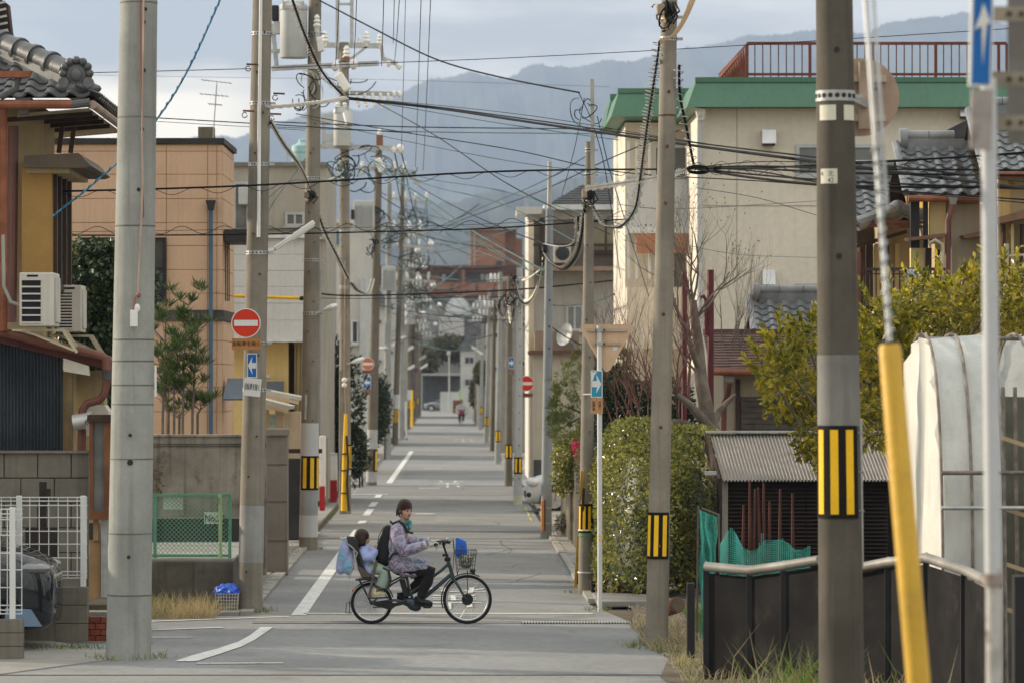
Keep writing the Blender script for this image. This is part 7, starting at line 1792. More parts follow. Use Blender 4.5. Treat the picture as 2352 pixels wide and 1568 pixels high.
# ================================================================== PEOPLE, BICYCLES, CARS, SMALL THINGS
def organic(name,mb,m,parent,vox=.012,it=6,fac=.6,sub=False):
 """melt overlapping volumes into one continuous skin"""
 off=ORG[parent.name]
 o=bpy.data.objects.new(name,mb.mesh(name,m,off));sc.collection.objects.link(o)
 r=o.modifiers.new('r','REMESH');r.mode='VOXEL';r.voxel_size=vox;r.use_smooth_shade=True
 s=o.modifiers.new('s','SMOOTH');s.iterations=it;s.factor=fac
 dg=bpy.context.evaluated_depsgraph_get();me=bpy.data.meshes.new_from_object(o.evaluated_get(dg))
 old=o.data;o.modifiers.clear();o.data=me;bpy.data.meshes.remove(old);me.name=name
 me.materials.clear();me.materials.append(m);me.polygons.foreach_set('use_smooth',[True]*len(me.polygons))
 o.parent=parent;ORG[o.name]=off
 return o
def pattern(name,stops,scale,rough=.85,dist=1.2,sheen=.2,bump=.3):
 m=bpy.data.materials.new(name);m.use_nodes=True;t=m.node_tree;b=t.nodes['Principled BSDF']
 co=nn(t,'ShaderNodeTexCoord').outputs['Object']
 n=nn(t,'ShaderNodeTexNoise');n.inputs['Scale'].default_value=scale;n.inputs['Detail'].default_value=3;n.inputs['Distortion'].default_value=dist;t.links.new(co,n.inputs[0])
 n2=nn(t,'ShaderNodeTexVoronoi');n2.inputs['Scale'].default_value=scale*1.7;t.links.new(co,n2.inputs[0])
 v=mth(t,'ADD',mth(t,'MULTIPLY',n.outputs[0],.86),mth(t,'MULTIPLY',n2.outputs['Distance'],.16))
 r=nn(t,'ShaderNodeValToRGB');e=r.color_ramp.elements
 e[0].position=stops[0][0];e[0].color=(*stops[0][1],1);e[1].position=stops[-1][0];e[1].color=(*stops[-1][1],1)
 for p,c in stops[1:-1]:x=e.new(p);x.color=(*c,1)
 t.links.new(v,r.inputs[0]);t.links.new(r.outputs[0],b.inputs['Base Color']);b.inputs['Roughness'].default_value=rough;b.inputs['Sheen Weight'].default_value=sheen
 bn=nn(t,'ShaderNodeBump');bn.inputs['Strength'].default_value=bump;bn.inputs['Distance'].default_value=.02
 n3=nn(t,'ShaderNodeTexNoise');n3.inputs['Scale'].default_value=14;n3.inputs['Distortion'].default_value=.8;t.links.new(co,n3.inputs[0]);t.links.new(n3.outputs[0],bn.inputs['Height']);t.links.new(bn.outputs[0],b.inputs['Normal'])
 MATS[name]=m
 return m
YB=49.87
def B(cx,cy,dy=0.0):
 p=W(733.8+cx*.228,1110.1+cy*.228,YB);return Vector((p.x,YB+dy,p.z))
fr_m=mat('dark_teal_frame',(.012,.035,.05),.35,var=.15,spec=.6)
dkp=mat('dark_plastic',(.022,.021,.021),.55,var=.2)
rimm=mat('alloy_rim',(.50,.50,.49),.35,metal=.7,var=.05)
tyre=mat('tyre_rubber',(.013,.013,.014),.8,var=.2)
spoke=mat('steel_spoke',(.45,.45,.44),.35,metal=.7)
bike=thing('bicycle','dark electric bicycle with rear child seat and front basket crossing the street','bicycle',(B(955,1410).x,YB,0))
def wheel(c,r,parent,hubr=.022,hubw=.05,m_t=tyre):
 pts=lambda R_:[c+Vector((math.cos(2*PI*k/56)*R_,0,math.sin(2*PI*k/56)*R_))for k in range(56)]
 w=MB().tube(pts(r-.048),.014,8,closed=True).build('wheel',rimm,parent,smooth=True)
 MB().tube(pts(r-.022),.0225,10,closed=True).build('tyre',m_t,w,smooth=True)
 MB().tube([c-Vector((0,hubw,0)),c+Vector((0,hubw,0))],hubr,18).build('hub',dkp,w,smooth=True)
 s=MB()
 for k in range(32):
  a=2*PI*k/32;b=a+(.5 if k%2 else -.5)*(1 if k%4<2 else -1)
  s.tube([c+Vector((math.cos(b)*hubr,(.035 if k%2 else -.035),math.sin(b)*hubr)),c+Vector((math.cos(a)*(r-.05),0,math.sin(a)*(r-.05)))],.0015,4,caps=False)
 s.build('spokes',spoke,w,kind='stuff')
 return w
rc=B(525,1205);rc.z=.272;fc=B(1490,1170);fc.z=.32
wheel(rc,.272,bike);fw=wheel(fc,.32,bike,.075,.045)
def arc(c,r,a0,a1,n=24,dy=0):return [c+Vector((math.cos(a0+(a1-a0)*i/n)*r,dy,math.sin(a0+(a1-a0)*i/n)*r))for i in range(n+1)]
def fender(c,r,a0,a1,m):
 mb=MB();mb.loft([[c+Vector((math.cos(a)*(r-.012*abs(w)**2),w*.032,math.sin(a)*(r-.012*abs(w)**2)))for w in (-1,-.6,0,.6,1)]+[c+Vector((math.cos(a)*(r-.004-.012*abs(w)**2),w*.030,math.sin(a)*(r-.004-.012*abs(w)**2)))for w in (1,.6,0,-.6,-1)]for a in [a0+(a1-a0)*i/22 for i in range(23)]])
 return mb.build('mudguard',m,bike,smooth=True)
fender(fc,.345,math.radians(200),math.radians(62),dkp);fender(rc,.297,math.radians(190),math.radians(15),dkp)
head0,head1=B(1283,735),B(1345,935)
f_=MB()
f_.tube([B(1305,800),B(1230,870),B(900,1110)],.021,12)
f_.tube([B(1338,900),B(1180,1040),B(985,1200)],[.026,.027,.030],14)
f_.tube([head0,head1],.024,14)
f_.tube([B(955,1215),B(905,1050),B(868,905)],.020,12)
for s in (-.045,.045):
 f_.tube([B(950,1205,s*.6),B(760,1170,s),B(525,1205,s*1.3)],[.020,.019,.012],10)
 f_.tube([B(872,930,s*.4),B(730,1010,s),B(525,1205,s*1.3)],[.013,.013,.010],10)
organic('frame',f_,fr_m,bike,.008,3)
mo=MB().ell(B(955,1215),(.095,.055,.085),18,12);mo.ell(B(905,1190),(.10,.05,.06),14,10);mo.ell(B(975,1240),(.07,.056,.06),14,10)
organic('motor_unit',mo,fr_m,bike,.012,4)
fk=MB()
for s in (-.055,.055):fk.tube([B(1335,935,s*.6),B(1400,1030,s),B(1455,1130,s),fc+Vector((0,s,0))],[.019,.018,.015,.012],10)
fk.tube([B(1335,935,-.06),B(1335,935,.06)],.022,10);organic('fork',fk,fr_m,bike,.008,3)
cc=MB().loft([[B(545,1180,-.065+d),B(760,1195,-.065+d),B(880,1170,-.065+d),B(890,1205,-.065+d),B(765,1232,-.065+d),B(720,1268,-.065+d),B(560,1225,-.065+d),B(520,1205,-.065+d)]for d in (0,.02)]);cc.build('chain_cover',dkp,bike,bev=.006)
MB().bar(B(760,1235,-.05),B(540,1240,-.05),.014).build('kickstand',blackm,bike)
MB().tube([B(325,1190,-.05),B(275,1195,-.05),B(265,1295,-.05),B(325,1298,-.05)],.006,6).build('rear_stand',blackm,bike);MB().tube([B(310,1190,-.05),B(300,1296,-.05)],.005,6).build('stand_bar',blackm,bike)
bt_=MB().bar(B(832,965),B(880,1135),.075,.085,(0,1,0));bt_.build('battery',dkp,bike,bev=.012);MB().tube([B(805,975),B(812,955),B(850,945),B(862,965)],.007,6).build('battery_handle',galv,bike)
MB().bar(B(895,990),B(915,1060),.022,.03).build('orange_label',mat('orange_label',(.55,.28,.03),.5),bike)
for s,pd in ((-.1,(1085,1238)),(.1,(825,1192))):
 MB().bar(B(955,1215,s*.8),B(*pd,s*.8),.022,.014).build('crank',blackm,bike);MB().box(B(*pd).x-.05,YB+s*1.0-.045*(1 if s>0 else 1),B(*pd).z-.012,B(*pd).x+.05,YB+s*1.0+.045,B(*pd).z+.010).build('pedal',blackm,bike,bev=.004)
rk=MB().tube([B(370,965,-.07),B(560,958,-.07),B(720,985,-.05),B(860,915,-.02)],.010,8).tube([B(370,965,.07),B(560,958,.07),B(720,985,.05),B(860,915,.02)],.010,8).tube([B(370,965,-.07),B(370,965,.07)],.010,8)
for s in (-.07,.07):rk.tube([B(400,965,s),B(520,1200,s)],.008,8)
rk.build('rear_rack',blackm,bike,kind='stuff',smooth=True)
sd_=MB();sd_.ell(B(840,880),(.13,.09,.035),16,10);sd_.ell(B(790,878),(.08,.11,.04),16,10);organic('saddle',sd_,black,bike,.01,4);MB().tube([B(868,910),B(850,885)],.014,8).build('seat_post',blackm,bike)
MB().tube([head0+Vector((.01,0,-.02)),B(1262,655),B(1245,610)],.014,10).build('stem',blackm,bike,smooth=True)
hb=MB().tube([B(1175,600,-.30),B(1215,588,-.19),B(1262,615,-.05),B(1262,615,.05),B(1215,588,.19),B(1175,600,.30)],.012,8);hb.build('handlebar',blackm,bike,smooth=True)
for s in (-1,1):
 MB().tube([B(1165,602,.31*s),B(1212,590,.20*s)],.019,12).build('grip',black,bike,smooth=True)
 MB().tube([B(1235,590,.17*s),B(1205,615,.21*s),B(1165,665,.25*s)],.005,6).build('brake_lever',galv,bike,smooth=True)
MB().ell(B(1252,583,-.02),(.055,.07,.028),12,8).build('display',dkp,bike,smooth=True);MB().ell(B(1290,560,.10),(.02,.02,.02),10,8).build('bell',galv,bike,smooth=True);MB().ell(B(1300,585,-.06),(.03,.03,.022),10,8).build('bell',dkp,bike,smooth=True)
MB().tube([B(1290,600,-.08),B(1345,570,-.05),B(1355,690,-.04),B(1345,860,-.03)],.004,5).build('brake_cable',blackm,bike,smooth=True);MB().tube([B(1290,590,.02),B(1350,560,.02),B(1362,700,.02),B(1390,930,.0)],.004,5).build('brake_cable',blackm,bike,smooth=True)
MB().pbox(1016,1271,1030,1277,YB-.05,.1).build('lock_block',dkp,bike,bev=.008);MB().bar(B(1260,765),B(1320,755),.05,.05).build('lock_block',dkp,bike,bev=.008)
# front basket of wires
bk=MB();b0,b1=B(1372,668),B(1578,855)
tx0,tx1,bx0_,bx1_=B(1368,0).x,B(1582,0).x,B(1392,0).x,B(1562,0).x;zt_,zb2=b0.z,b1.z
def bpt(u,v,side): # v: 0 bottom 1 top
 xa,xb=bx0_+(tx0-bx0_)*v,bx1_+(tx1-bx1_)*v;hw=.13+.03*v;z=zb2+(zt_-zb2)*v
 if side==0:return Vector((xa+(xb-xa)*u,YB-hw,z))
 if side==1:return Vector((xa+(xb-xa)*u,YB+hw,z))
 if side==2:return Vector((xa,YB-hw+2*hw*u,z))
 return Vector((xb,YB-hw+2*hw*u,z))
for sd2 in range(4):
 for k in range(9):bk.tube([bpt(k/8,0,sd2),bpt(k/8,1,sd2)],.0022,4)
 for v in (0,.2,.4,.6,.8):bk.tube([bpt(0,v,sd2),bpt(1,v,sd2)],.0022,4)
basket=MB().tube([bpt(0,1,0),bpt(1,1,0),bpt(1,1,1),bpt(0,1,1)],.006,6,closed=True).build('basket',blackm,bike,smooth=True)
bk.build('basket_wires',blackm,basket,kind='stuff');MB().tube([bpt(0,.75,0),bpt(1,.75,0),bpt(1,.75,1),bpt(0,.75,1)],.0045,6,closed=True).build('basket_hoop',blackm,basket)
MB().tube([B(1490,862,-.05),B(1490,1170,-.06)],.006,6).build('basket_stay',blackm,bike);MB().tube([B(1400,860,-.04),B(1385,930,-.02)],.006,6).build('basket_stay',blackm,bike)
MB().tube([B(1515,872,-.03),B(1568,884,-.03)],[.022,.034],14).build('headlight',dkp,bike,smooth=True)
MB().ell(B(330,1075),(.012,.02,.02),10,8).build('tail_reflector',redsign,bike,smooth=True)
# child seat
def shell(u,v):
 cx_=[340,352,372,392,430];cyy=[545,660,780,880,945]
 i=min(3,int(v*4));f=v*4-i;px_=cx_[i]+(cx_[i+1]-cx_[i])*f;py_=cyy[i]+(cyy[i+1]-cyy[i])*f
 a=(u-.5)*PI;hw=.165+.02*v;dp=40+95*max(0,v-.25)
 if v<.12:hw*=.82+1.5*v
 return B(px_+dp*(1-math.cos(a))*1.0*(1 if True else 0),py_+6*(1-math.cos(a)),math.sin(a)*hw)
sm_=mat('seat_plastic',(.030,.028,.027),.45,var=.2)
cs_=MB().grid(shell,18,20);cso=cs_.build('child_seat',sm_,bike,smooth=True);so_=cso.modifiers.new('th','SOLIDIFY');so_.thickness=.014
sb_=MB().ext([B(400,948,-.17),B(575,935,-.17),B(585,965,-.17),B(385,968,-.17)],(0,.34,0));sb_.build('seat_base',sm_,cso,bev=.01)
MB().ext([B(395,820,-.185),B(425,835,-.185),B(525,905,-.185),B(500,935,-.185),B(420,925,-.185)],(0,.012,0)).build('side_panel',mat('brown_panel',(.10,.07,.06),.6),cso,bev=.005)
MB().ext([B(275,530,-.15),B(345,535,-.16),B(400,580,-.165),B(392,655,-.165),B(330,668,-.16),B(300,640,-.155)],(0,.02,0)).build('headrest_wing',sm_,cso,bev=.008);MB().ext([B(275,530,.13),B(345,535,.14),B(400,580,.145),B(392,655,.145),B(330,668,.14),B(300,640,.135)],(0,.02,0)).build('headrest_wing',sm_,cso,bev=.008)
for s in (-.175,.165):MB().ext([B(560,770,s),B(590,765,s),B(560,900,s),B(520,1140,s),B(480,1145,s),B(505,1050,s),B(530,900,s)],(0,.012,0)).build('leg_guard',mat('leg_guard_grey',(.09,.085,.08),.5),cso,bev=.005)
MB().ext([B(500,1135,-.17),B(700,1128,-.17),B(700,1145,-.17),B(500,1150,-.17)],(0,.1,0)).build('foot_rest',sm_,cso,bev=.006);MB().ext([B(500,1135,.07),B(700,1128,.07),B(700,1145,.07),B(500,1150,.07)],(0,.1,0)).build('foot_rest',sm_,cso,bev=.006)
MB().tube([B(640,840,-.15),B(700,870,-.15),B(718,960,-.15),B(690,1050,-.15)],.016,8).build('leg_cover',sm_,cso,smooth=True)
MB().tube([B(240,560,-.10),B(340,640,-.185),B(385,690,-.19),B(350,780,-.19),B(300,950,-.19)],.010,6).build('belt',mat('grey_webbing',(.30,.30,.31),.8),cso,smooth=True)
# ---- heads with faces
skin=mat('skin',(.50,.30,.21),.55,var=.06,scale=10,fine=.03,spec=.4)
hairm=mat('dark_hair',(.020,.013,.010),.5,var=.3,scale=30)
lipm=mat('lip',(.33,.06,.055),.5);eyew=mat('eye_white',(.62,.60,.57),.3);irism=mat('iris',(.02,.012,.01),.2)
def head(parent,c,fwd,sc_=1.0,tilt=0.0,mouth=True):
 f=Vector(fwd).normalized();u=Vector((0,0,1));r=f.cross(u).normalized();u=r.cross(f);Rm=Matrix((r,f,u)).transposed()
 L=lambda x,y,z:c+Rm@Vector((x,y,z))*sc_
 h=MB();k=sc_
 h.ell(L(0,-.012,.03),(.076*k,.094*k,.092*k),20,14,Rm);h.ell(L(0,.022,-.035),(.060*k,.066*k,.078*k),18,12,Rm);h.ell(L(0,.045,-.086),(.034*k,.030*k,.026*k),12,8,Rm)
 for s in (-1,1):h.ell(L(s*.036,.056,-.030),(.024*k,.020*k,.022*k),10,8,Rm);h.ell(L(s*.077,-.005,-.012),(.010*k,.018*k,.030*k),10,8,Rm);h.ell(L(s*.032,.078,.022),(.026*k,.010*k,.008*k),10,6,Rm)
 h.ell(L(0,.088,-.014),(.011*k,.016*k,.026*k),10,8,Rm);h.ell(L(0,.098,-.030),(.015*k,.013*k,.011*k),10,8,Rm)
 h.tube([L(0,-.02,-.05),L(0,-.028,-.16)],[.050*k,.052*k],14)
 o=organic('head',h,skin,parent,.006,3,.5)
 for s in (-1,1):
  e=MB().ell(L(s*.031,.076,.004),(.0150*k,.007*k,.0085*k),12,8,Rm).build('eye',eyew,o,smooth=True)
  MB().ell(L(s*.031,.0815,.004),(.0085*k,.005*k,.0085*k),10,8,Rm).build('iris',irism,o,smooth=True)
  MB().tube([L(s*.014,.086,.024),L(s*.031,.086,.029),L(s*.049,.073,.024)],[.004*k,.0055*k,.003*k],6).build('eyebrow',hairm,o,smooth=True)
  MB().tube([L(s*.017,.082,.010),L(s*.031,.0845,.0135),L(s*.045,.077,.009)],.0018*k,5).build('eyelid',hairm,o)
 if mouth:
  MB().tube([L(-.024,.074,-.054),L(-.010,.084,-.057),L(0,.086,-.058),L(.010,.084,-.057),L(.024,.074,-.054)],[.003*k,.008*k,.009*k,.008*k,.003*k],8).build('mouth',lipm,o,smooth=True)
  MB().tube([L(-.014,.0865,-.0565),L(0,.0915,-.058),L(.014,.0865,-.0565)],[.0015*k,.0028*k,.0015*k],6).build('teeth',eyew,o,smooth=True)
 return L,Rm,o
# ---- the woman
wo=thing('person','woman in brown beanie and purple patterned coat riding the electric bicycle','person',(B(820,900).x,YB,0))
coatm=pattern('patterned_coat',((.22,(.09,.075,.14)),(.36,(.035,.16,.20)),(.43,(.25,.23,.34)),(.50,(.38,.35,.42)),(.55,(.13,.09,.19)),(.62,(.42,.40,.45)),(.69,(.16,.14,.25)),(.76,(.07,.21,.25))),5.2,bump=1.0)
hc=B(868,268,-.01)
L,Rm,hd=head(wo,hc,(.60,-.80,-.10),1.0)
bn=MB();bn.ell(L(0,-.022,.052),(.094,.108,.100),22,14,Rm,fn=lambda p,d:p if p.z>-.03 else Vector((p.x,p.y,-.03+(p.z+.03)*.35)));bn.ell(L(0,-.05,.030),(.090,.085,.075),18,12,Rm);bn.ell(L(0,-.040,.085),(.075,.085,.066),14,10,Rm)
organic('beanie',bn,mat('brown_knit',(.032,.012,.007),.95,var=.25,scale=40,bump=.5,bscale=140,sheen=.3),wo,.007,3,.4)
hr=MB()
for i in range(15):
 a=-1.15+2.3*i/14;hr.tube([L(math.sin(a)*.070,math.cos(a)*.078-.006,.058),L(math.sin(a+.05)*.075,math.cos(a)*.084-.006,.044),L(math.sin(a+.12)*.076,math.cos(a)*.085-.006,.031-.030*abs(math.sin(a)))],[.010,.0085,.003],6)
for s in (-1,1):
 for j in range(5):hr.tube([L(s*.074,.008-j*.022,.03),L(s*.079,.004-j*.024,-.03),L(s*.072,.0-j*.024,-.070-.005*j)],[.011,.010,.005],6)
hr.ell(L(0,-.075,-.03),(.065,.035,.08),12,8,Rm)
organic('hair',hr,mat('brown_hair',(.036,.016,.010),.5,var=.4,scale=50),wo,.006,1,.3)
for s in (-1,1):MB().ell(L(s*.087,.012,-.055),.008,8,6).build('earring',porcelain,wo,smooth=True)
# continuous body under the clothes
bd=MB();bd.ell(B(790,560),(.11,.16,.19));bd.ell(B(790,800),(.12,.16,.15));bd.ell(B(780,690),(.10,.13,.15));bd.tube([B(835,420),B(852,370)],.05,12)
for s in (-1,1):
 bd.tube([B(790,470,s*.14),B(860 if s<0 else 930,650 if s<0 else 600,s*.24),B(1090,610,s*.25)],[.05,.042,.03],10)
 kn,an=((1125,890),(1012,1130))if s<0 else ((1040,965),(872,1110))
 bd.tube([B(830,850,s*.09),B(*kn,s*.10),B(*an,s*.10)],[.075,.055,.035],10)
organic('body',bd,skin,wo,.016,4)
ct=MB()
ct.ell(B(790,520),(.135,.205,.17),18,12);ct.ell(B(768,620),(.135,.20,.18),18,12);ct.ell(B(782,740),(.140,.20,.15),18,12);ct.ell(B(820,825),(.165,.215,.115),18,12);ct.ell(B(850,440),(.085,.10,.07),14,10)
for s in (-1,1):
 ct.tube([B(850,830,s*.10),B(960,820,s*.11),B(1060,815,s*.11),B(1092,822,s*.11)],[.105,.105,.092,.085],14)
 ct.ell(B(785,462,s*.15),(.085,.075,.085),14,10)
ct.tube([B(900,880,0),B(1010,850,0)],[.11,.09],12);ct.ell(B(955,895,-.06),(.10,.12,.05),12,8);ct.ell(B(880,905,-.04),(.10,.14,.04),12,8)
for (s,e,w_,r3)in ((-1,(858,668),(1068,606),.05),(1,(950,600),(1100,590),.05)):
 ct.tube([B(775,470,s*.17),B(800,560,s*.235),B(*e,s*.265),B(960,640 if s<0 else 600,s*.255),B(*w_,s*.255)],[.085,.090,.088,.074,.058],14)
for (x,y,d,r)in ((820,600,-.25,.05),(870,690,-.27,.055),(930,660,-.26,.05),(740,790,-.12,.06),(900,770,-.18,.05),(1000,780,-.17,.05)):ct.ell(B(x,y,d),r,10,8)
organic('coat',ct,coatm,wo,.012,4,.5)
MB().tube([B(1060,609,-.255),B(1078,602,-.255)],.060,16).build('cuff',mat('pale_cuff',(.46,.45,.45),.9),wo,smooth=True);MB().tube([B(1095,592,.255),B(1110,588,.255)],.058,16).build('cuff',MATS['pale_cuff'],wo,smooth=True)
# collar, scarf and rucksack straps
MB().tube([B(820,372,.06),B(826,390,-.06),B(862,398,-.10),B(895,385,-.06),B(893,372,.03),B(850,362,.08)],.026,8,closed=True).build('scarf',mat('teal_scarf',(.02,.16,.14),.9,sheen=.2),wo,smooth=True)
MB().tube([B(905,378,-.05),B(922,372,-.06),B(912,440,-.08),B(905,460,-.07)],[.016,.014,.018,.012],8).build('collar',mat('turquoise_lining',(.06,.26,.32),.8),wo,smooth=True)
# trousers
tr=MB()
for s in (-1,1):
 kn,an=((1118,880),(1014,1135))if s<0 else ((1045,965),(874,1112))
 tr.tube([B(850,850,s*.09),B(1000,855 if s<0 else 900,s*.10),B(*kn,s*.10),B(1085 if s<0 else 980,980 if s<0 else 1030,s*.10),B(*an,s*.10)],[.10,.095,.086,.080,.052],14)
tr.ell(B(830,850),(.14,.16,.10),14,10)
organic('trousers',tr,mat('black_trousers',(.012,.011,.012),.9,var=.2,bump=.4,bscale=18,sheen=.05),wo,.012,4)
def shoe(name,heel,toe,d,m,parent,hgt=.075,w=.042,sole=None):
 a=B(*heel,d);b=B(*toe,d);v=b-a;mb=MB()
 mb.ell(a+v*.12+Vector((0,0,.035)),(.05,w*.85,.05),12,8);mb.tube([a+v*.12+Vector((0,0,.03)),a+v*.5+Vector((0,0,.028)),a+v*.8+Vector((0,0,.018)),b+Vector((0,0,.012))],[w,w*1.0,w*.95,w*.55],12);mb.tube([a+v*.15+Vector((0,0,.04)),a+v*.1+Vector((0,0,.10))],[.044,.042],12)
 o=organic(name,mb,m,parent,.008,3)
 MB().ext([a+Vector((-.01,-w,-.004)),a+Vector((-.01,w,-.004)),a+v*.6+Vector((0,w*1.05,-.006)),b+Vector((0,w*.6,-.004)),b+Vector((0,-w*.6,-.004)),a+v*.6+Vector((0,-w*1.05,-.006))],(0,0,-.016)).build('sole',sole or m,o,bev=.004)
shoe('shoe',(968,1200),(1140,1215),-.11,mat('black_leather',(.012,.012,.013),.35),wo);shoe('shoe',(800,1172),(905,1182),.11,MATS['black_leather'],wo)
# gloved hands: palm, four bent fingers and a thumb closed on the grip
glove=pattern('patterned_glove',((.25,(.16,.03,.04)),(.42,(.50,.46,.42)),(.55,(.55,.51,.47)),(.70,(.15,.10,.10))),60,bump=.5)
for s in (-1,1):
 g=MB();hx_=B(1128,604,s*.255)if s<0 else B(1140,592,.255);gp_=B(1182,598,s*.255)
 g.tube([hx_+Vector((-.035,0,0)),hx_],[.034,.036],12);g.ell(hx_+Vector((.03,0,.002)),(.042,.036,.026),14,10)
 for k,ln in enumerate((.034,.038,.036,.028)):
  yy=(k-1.5)*.0185
  b0_=hx_+Vector((.058,yy,.016));g.tube([b0_-Vector((.02,0,0)),b0_+Vector((ln*.75,0,.006)),b0_+Vector((ln*1.05,0,-.016)),b0_+Vector((ln*.8,0,-.036))],[.010,.0098,.009,.0075],8)
 g.tube([hx_+Vector((.015,-s*.026,-.004)),hx_+Vector((.045,-s*.040,-.018)),hx_+Vector((.070,-s*.032,-.030))],[.012,.0105,.008],8)
 organic('glove',g,glove,wo,.0048,2,.4)
bp=thing('backpack','black backpack worn by the woman on the bicycle','backpack',B(650,830))
bpk=MB();bpk.ell(B(668,640,0),(.115,.15,.26),18,14,Matrix.Rotation(.22,3,'Y'));bpk.ell(B(650,720,0),(.12,.15,.15),16,12);bpk.ell(B(690,520,0),(.08,.13,.14),16,12)
organic('bag_body',bpk,mat('black_nylon',(.014,.014,.015),.75,var=.25,bump=.5,bscale=12),bp,.014,4)
MB().tube([B(735,400,-.10),B(712,385,-.05),B(715,372,0),B(735,395,.02)],.008,6).build('top_loop',black,bp,smooth=True)
MB().tube([B(730,400,-.13),B(800,370,-.14),B(860,420,-.13),B(880,470,-.12),B(935,495,-.06)],.015,8).build('strap',black,bp,smooth=True);MB().tube([B(700,760,-.16),B(740,700,-.20),B(790,690,-.2)],.014,8).build('strap',black,bp,smooth=True);MB().tube([B(868,478,-.13),B(940,492,-.07)],.014,8).build('chest_strap',black,bp,smooth=True)
MB().tube([B(585,600,-.10),B(600,520,-.10),B(650,430,-.09)],.006,6).build('zip',mat('zip_grey',(.06,.06,.062),.5),bp,smooth=True)
# ---- the child
ch=thing('person','child in pale blue jacket and green trousers sitting in the bicycle child seat','person',(B(480,900).x,YB,B(480,940).z))
L2,Rm2,hd2=head(ch,B(440,545,-.01),(.92,.22,.02),.86,mouth=True)
hr=MB();hr.ell(L2(0,-.022,.035),(.096*.9,.110*.9,.104*.9),20,14,Rm2)
for k in range(16):
 a=PI*.62+PI*1.15*k/15-.55;c0_=L2(math.cos(a)*.083,math.sin(a)*-.0-.05+.05*math.cos(a*2),.02)
for k in range(17):
 an=-2.35+4.0*k/16;dx,dy_=math.sin(an)*.088,-math.cos(an)*.098-.008
 hr.tube([L2(dx*.8,dy_*.8,.07),L2(dx,dy_,-.01),L2(dx*1.02,dy_*1.0,-.075),L2(dx*.9,dy_*.92,-.13+.02*math.sin(k*2.3))],[.022,.024,.022,.007],7)
organic('hair',hr,mat('dark_brown_hair',(.030,.016,.011),.5,var=.35,scale=45),ch,.007,2,.4)
bd=MB();bd.ell(B(465,720),(.08,.09,.12));bd.ell(B(480,850),(.09,.10,.08));bd.tube([B(448,640),B(445,600)],.035)
for s in (-1,1):bd.tube([B(500,860,s*.06),B(660,880,s*.08),B(610,1050,s*.08)],[.05,.045,.035],10);bd.tube([B(450,660,s*.09),B(525,735,s*.12),B(560,665,s*.06)],[.035,.03,.025],10)
organic('body',bd,skin,ch,.014,3)
jk=MB();jk.ell(B(455,690),(.095,.125,.13),16,12);jk.ell(B(470,780),(.10,.125,.10),16,12);jk.ell(B(480,850,-.02),(.095,.13,.07),14,10);jk.ell(B(445,635),(.075,.09,.05),14,10)
jk.ell(B(500,880,-.13),(.05,.03,.06),12,8)
for s in (-1,1):jk.tube([B(440,665,s*.10),B(475,740,s*.145),B(525,740,s*.145),B(552,690,s*.12),B(558,655,s*.10)],[.058,.062,.058,.052,.046],12)
organic('jacket',jk,mat('pale_blue_fleece',(.30,.37,.64),.95,var=.12,scale=6,bump=.6,bscale=30,sheen=.5),ch,.010,4)
tr=MB()
for s in (-1,1):tr.tube([B(490,860,s*.07),B(590,850,s*.09),B(662,880,s*.09),B(648,950,s*.09),B(612,1035,s*.09)],[.075,.08,.078,.076,.082],14)
organic('trousers',tr,mat('pale_green_cotton',(.28,.36,.30),.9,var=.12,scale=5,bump=.6,bscale=16),ch,.011,4)
for s in (-1,1):shoe('shoe',(535,1128),(665,1120),s*.10,mat('cream_shoe',(.52,.50,.30),.7,var=.15,scale=14),ch,sole=white,w=.04)
for s in (-1,1):MB().tube([B(600,1045,s*.09),B(570,1090,s*.10)],[.038,.036],10).build('sock',mat('grey_sock',(.12,.115,.11),.9),ch,smooth=True)
hg=MB()
for s in (-1,1):
 q=B(560,640,s*.085);hg.ell(q,(.020,.016,.024),10,8)
 for k in range(4):hg.tube([q+Vector((-.004,(k-1.5)*.0085,.014)),q+Vector((.010,(k-1.5)*.009,.036)),q+Vector((.022,(k-1.5)*.008,.034))],[.0055,.005,.004],6)
 hg.tube([q+Vector((0,-s*.012,0)),q+Vector((.016,-s*.020,.016))],[.006,.0045],6)
 organic('hand',hg,skin,ch,.004,2,.4);hg=MB()
# things carried on the bicycle
hj=thing('hanging_jacket','lilac and turquoise padded bag hung behind the child seat','bag',B(270,915))
mb=MB();mb.tube([B(278,535,-.06),B(262,640,-.09),B(240,760,-.10),B(215,860,-.10)],[.035,.075,.085,.07],14);mb.tube([B(285,560,.0),B(290,700,-.06),B(300,850,-.14)],[.03,.07,.075],14);mb.ell(B(215,850,-.10),(.065,.08,.08),14,10);mb.ell(B(292,850,-.13),(.065,.075,.085),14,10)
organic('padded_bag',mb,pattern('lilac_teal_fabric',((.30,(.10,.30,.42)),(.45,(.20,.34,.50)),(.55,(.36,.30,.56)),(.70,(.34,.20,.52))),3.2,bump=.8,sheen=.4),hj,.010,3)
MB().tube([B(275,535,-.10),B(240,545,-.11),B(212,540,-.11)],.008,6).build('tie',white,hj,smooth=True)
bb_=thing('blue_folder','bright blue stiff plastic folder sticking out of the front basket','folder',B(1425,745))
MB().ext([B(1372,545,-.02),B(1395,540,-.02),B(1470,575,-.05),B(1486,690,-.06),B(1440,725,-.04),B(1390,748,-.02),B(1366,700,-.01)],(.01,.06,0)).build('folder',mat('bright_blue_plastic',(.005,.12,.60),.35,var=.15,spec=.5),bb_,bev=.008)
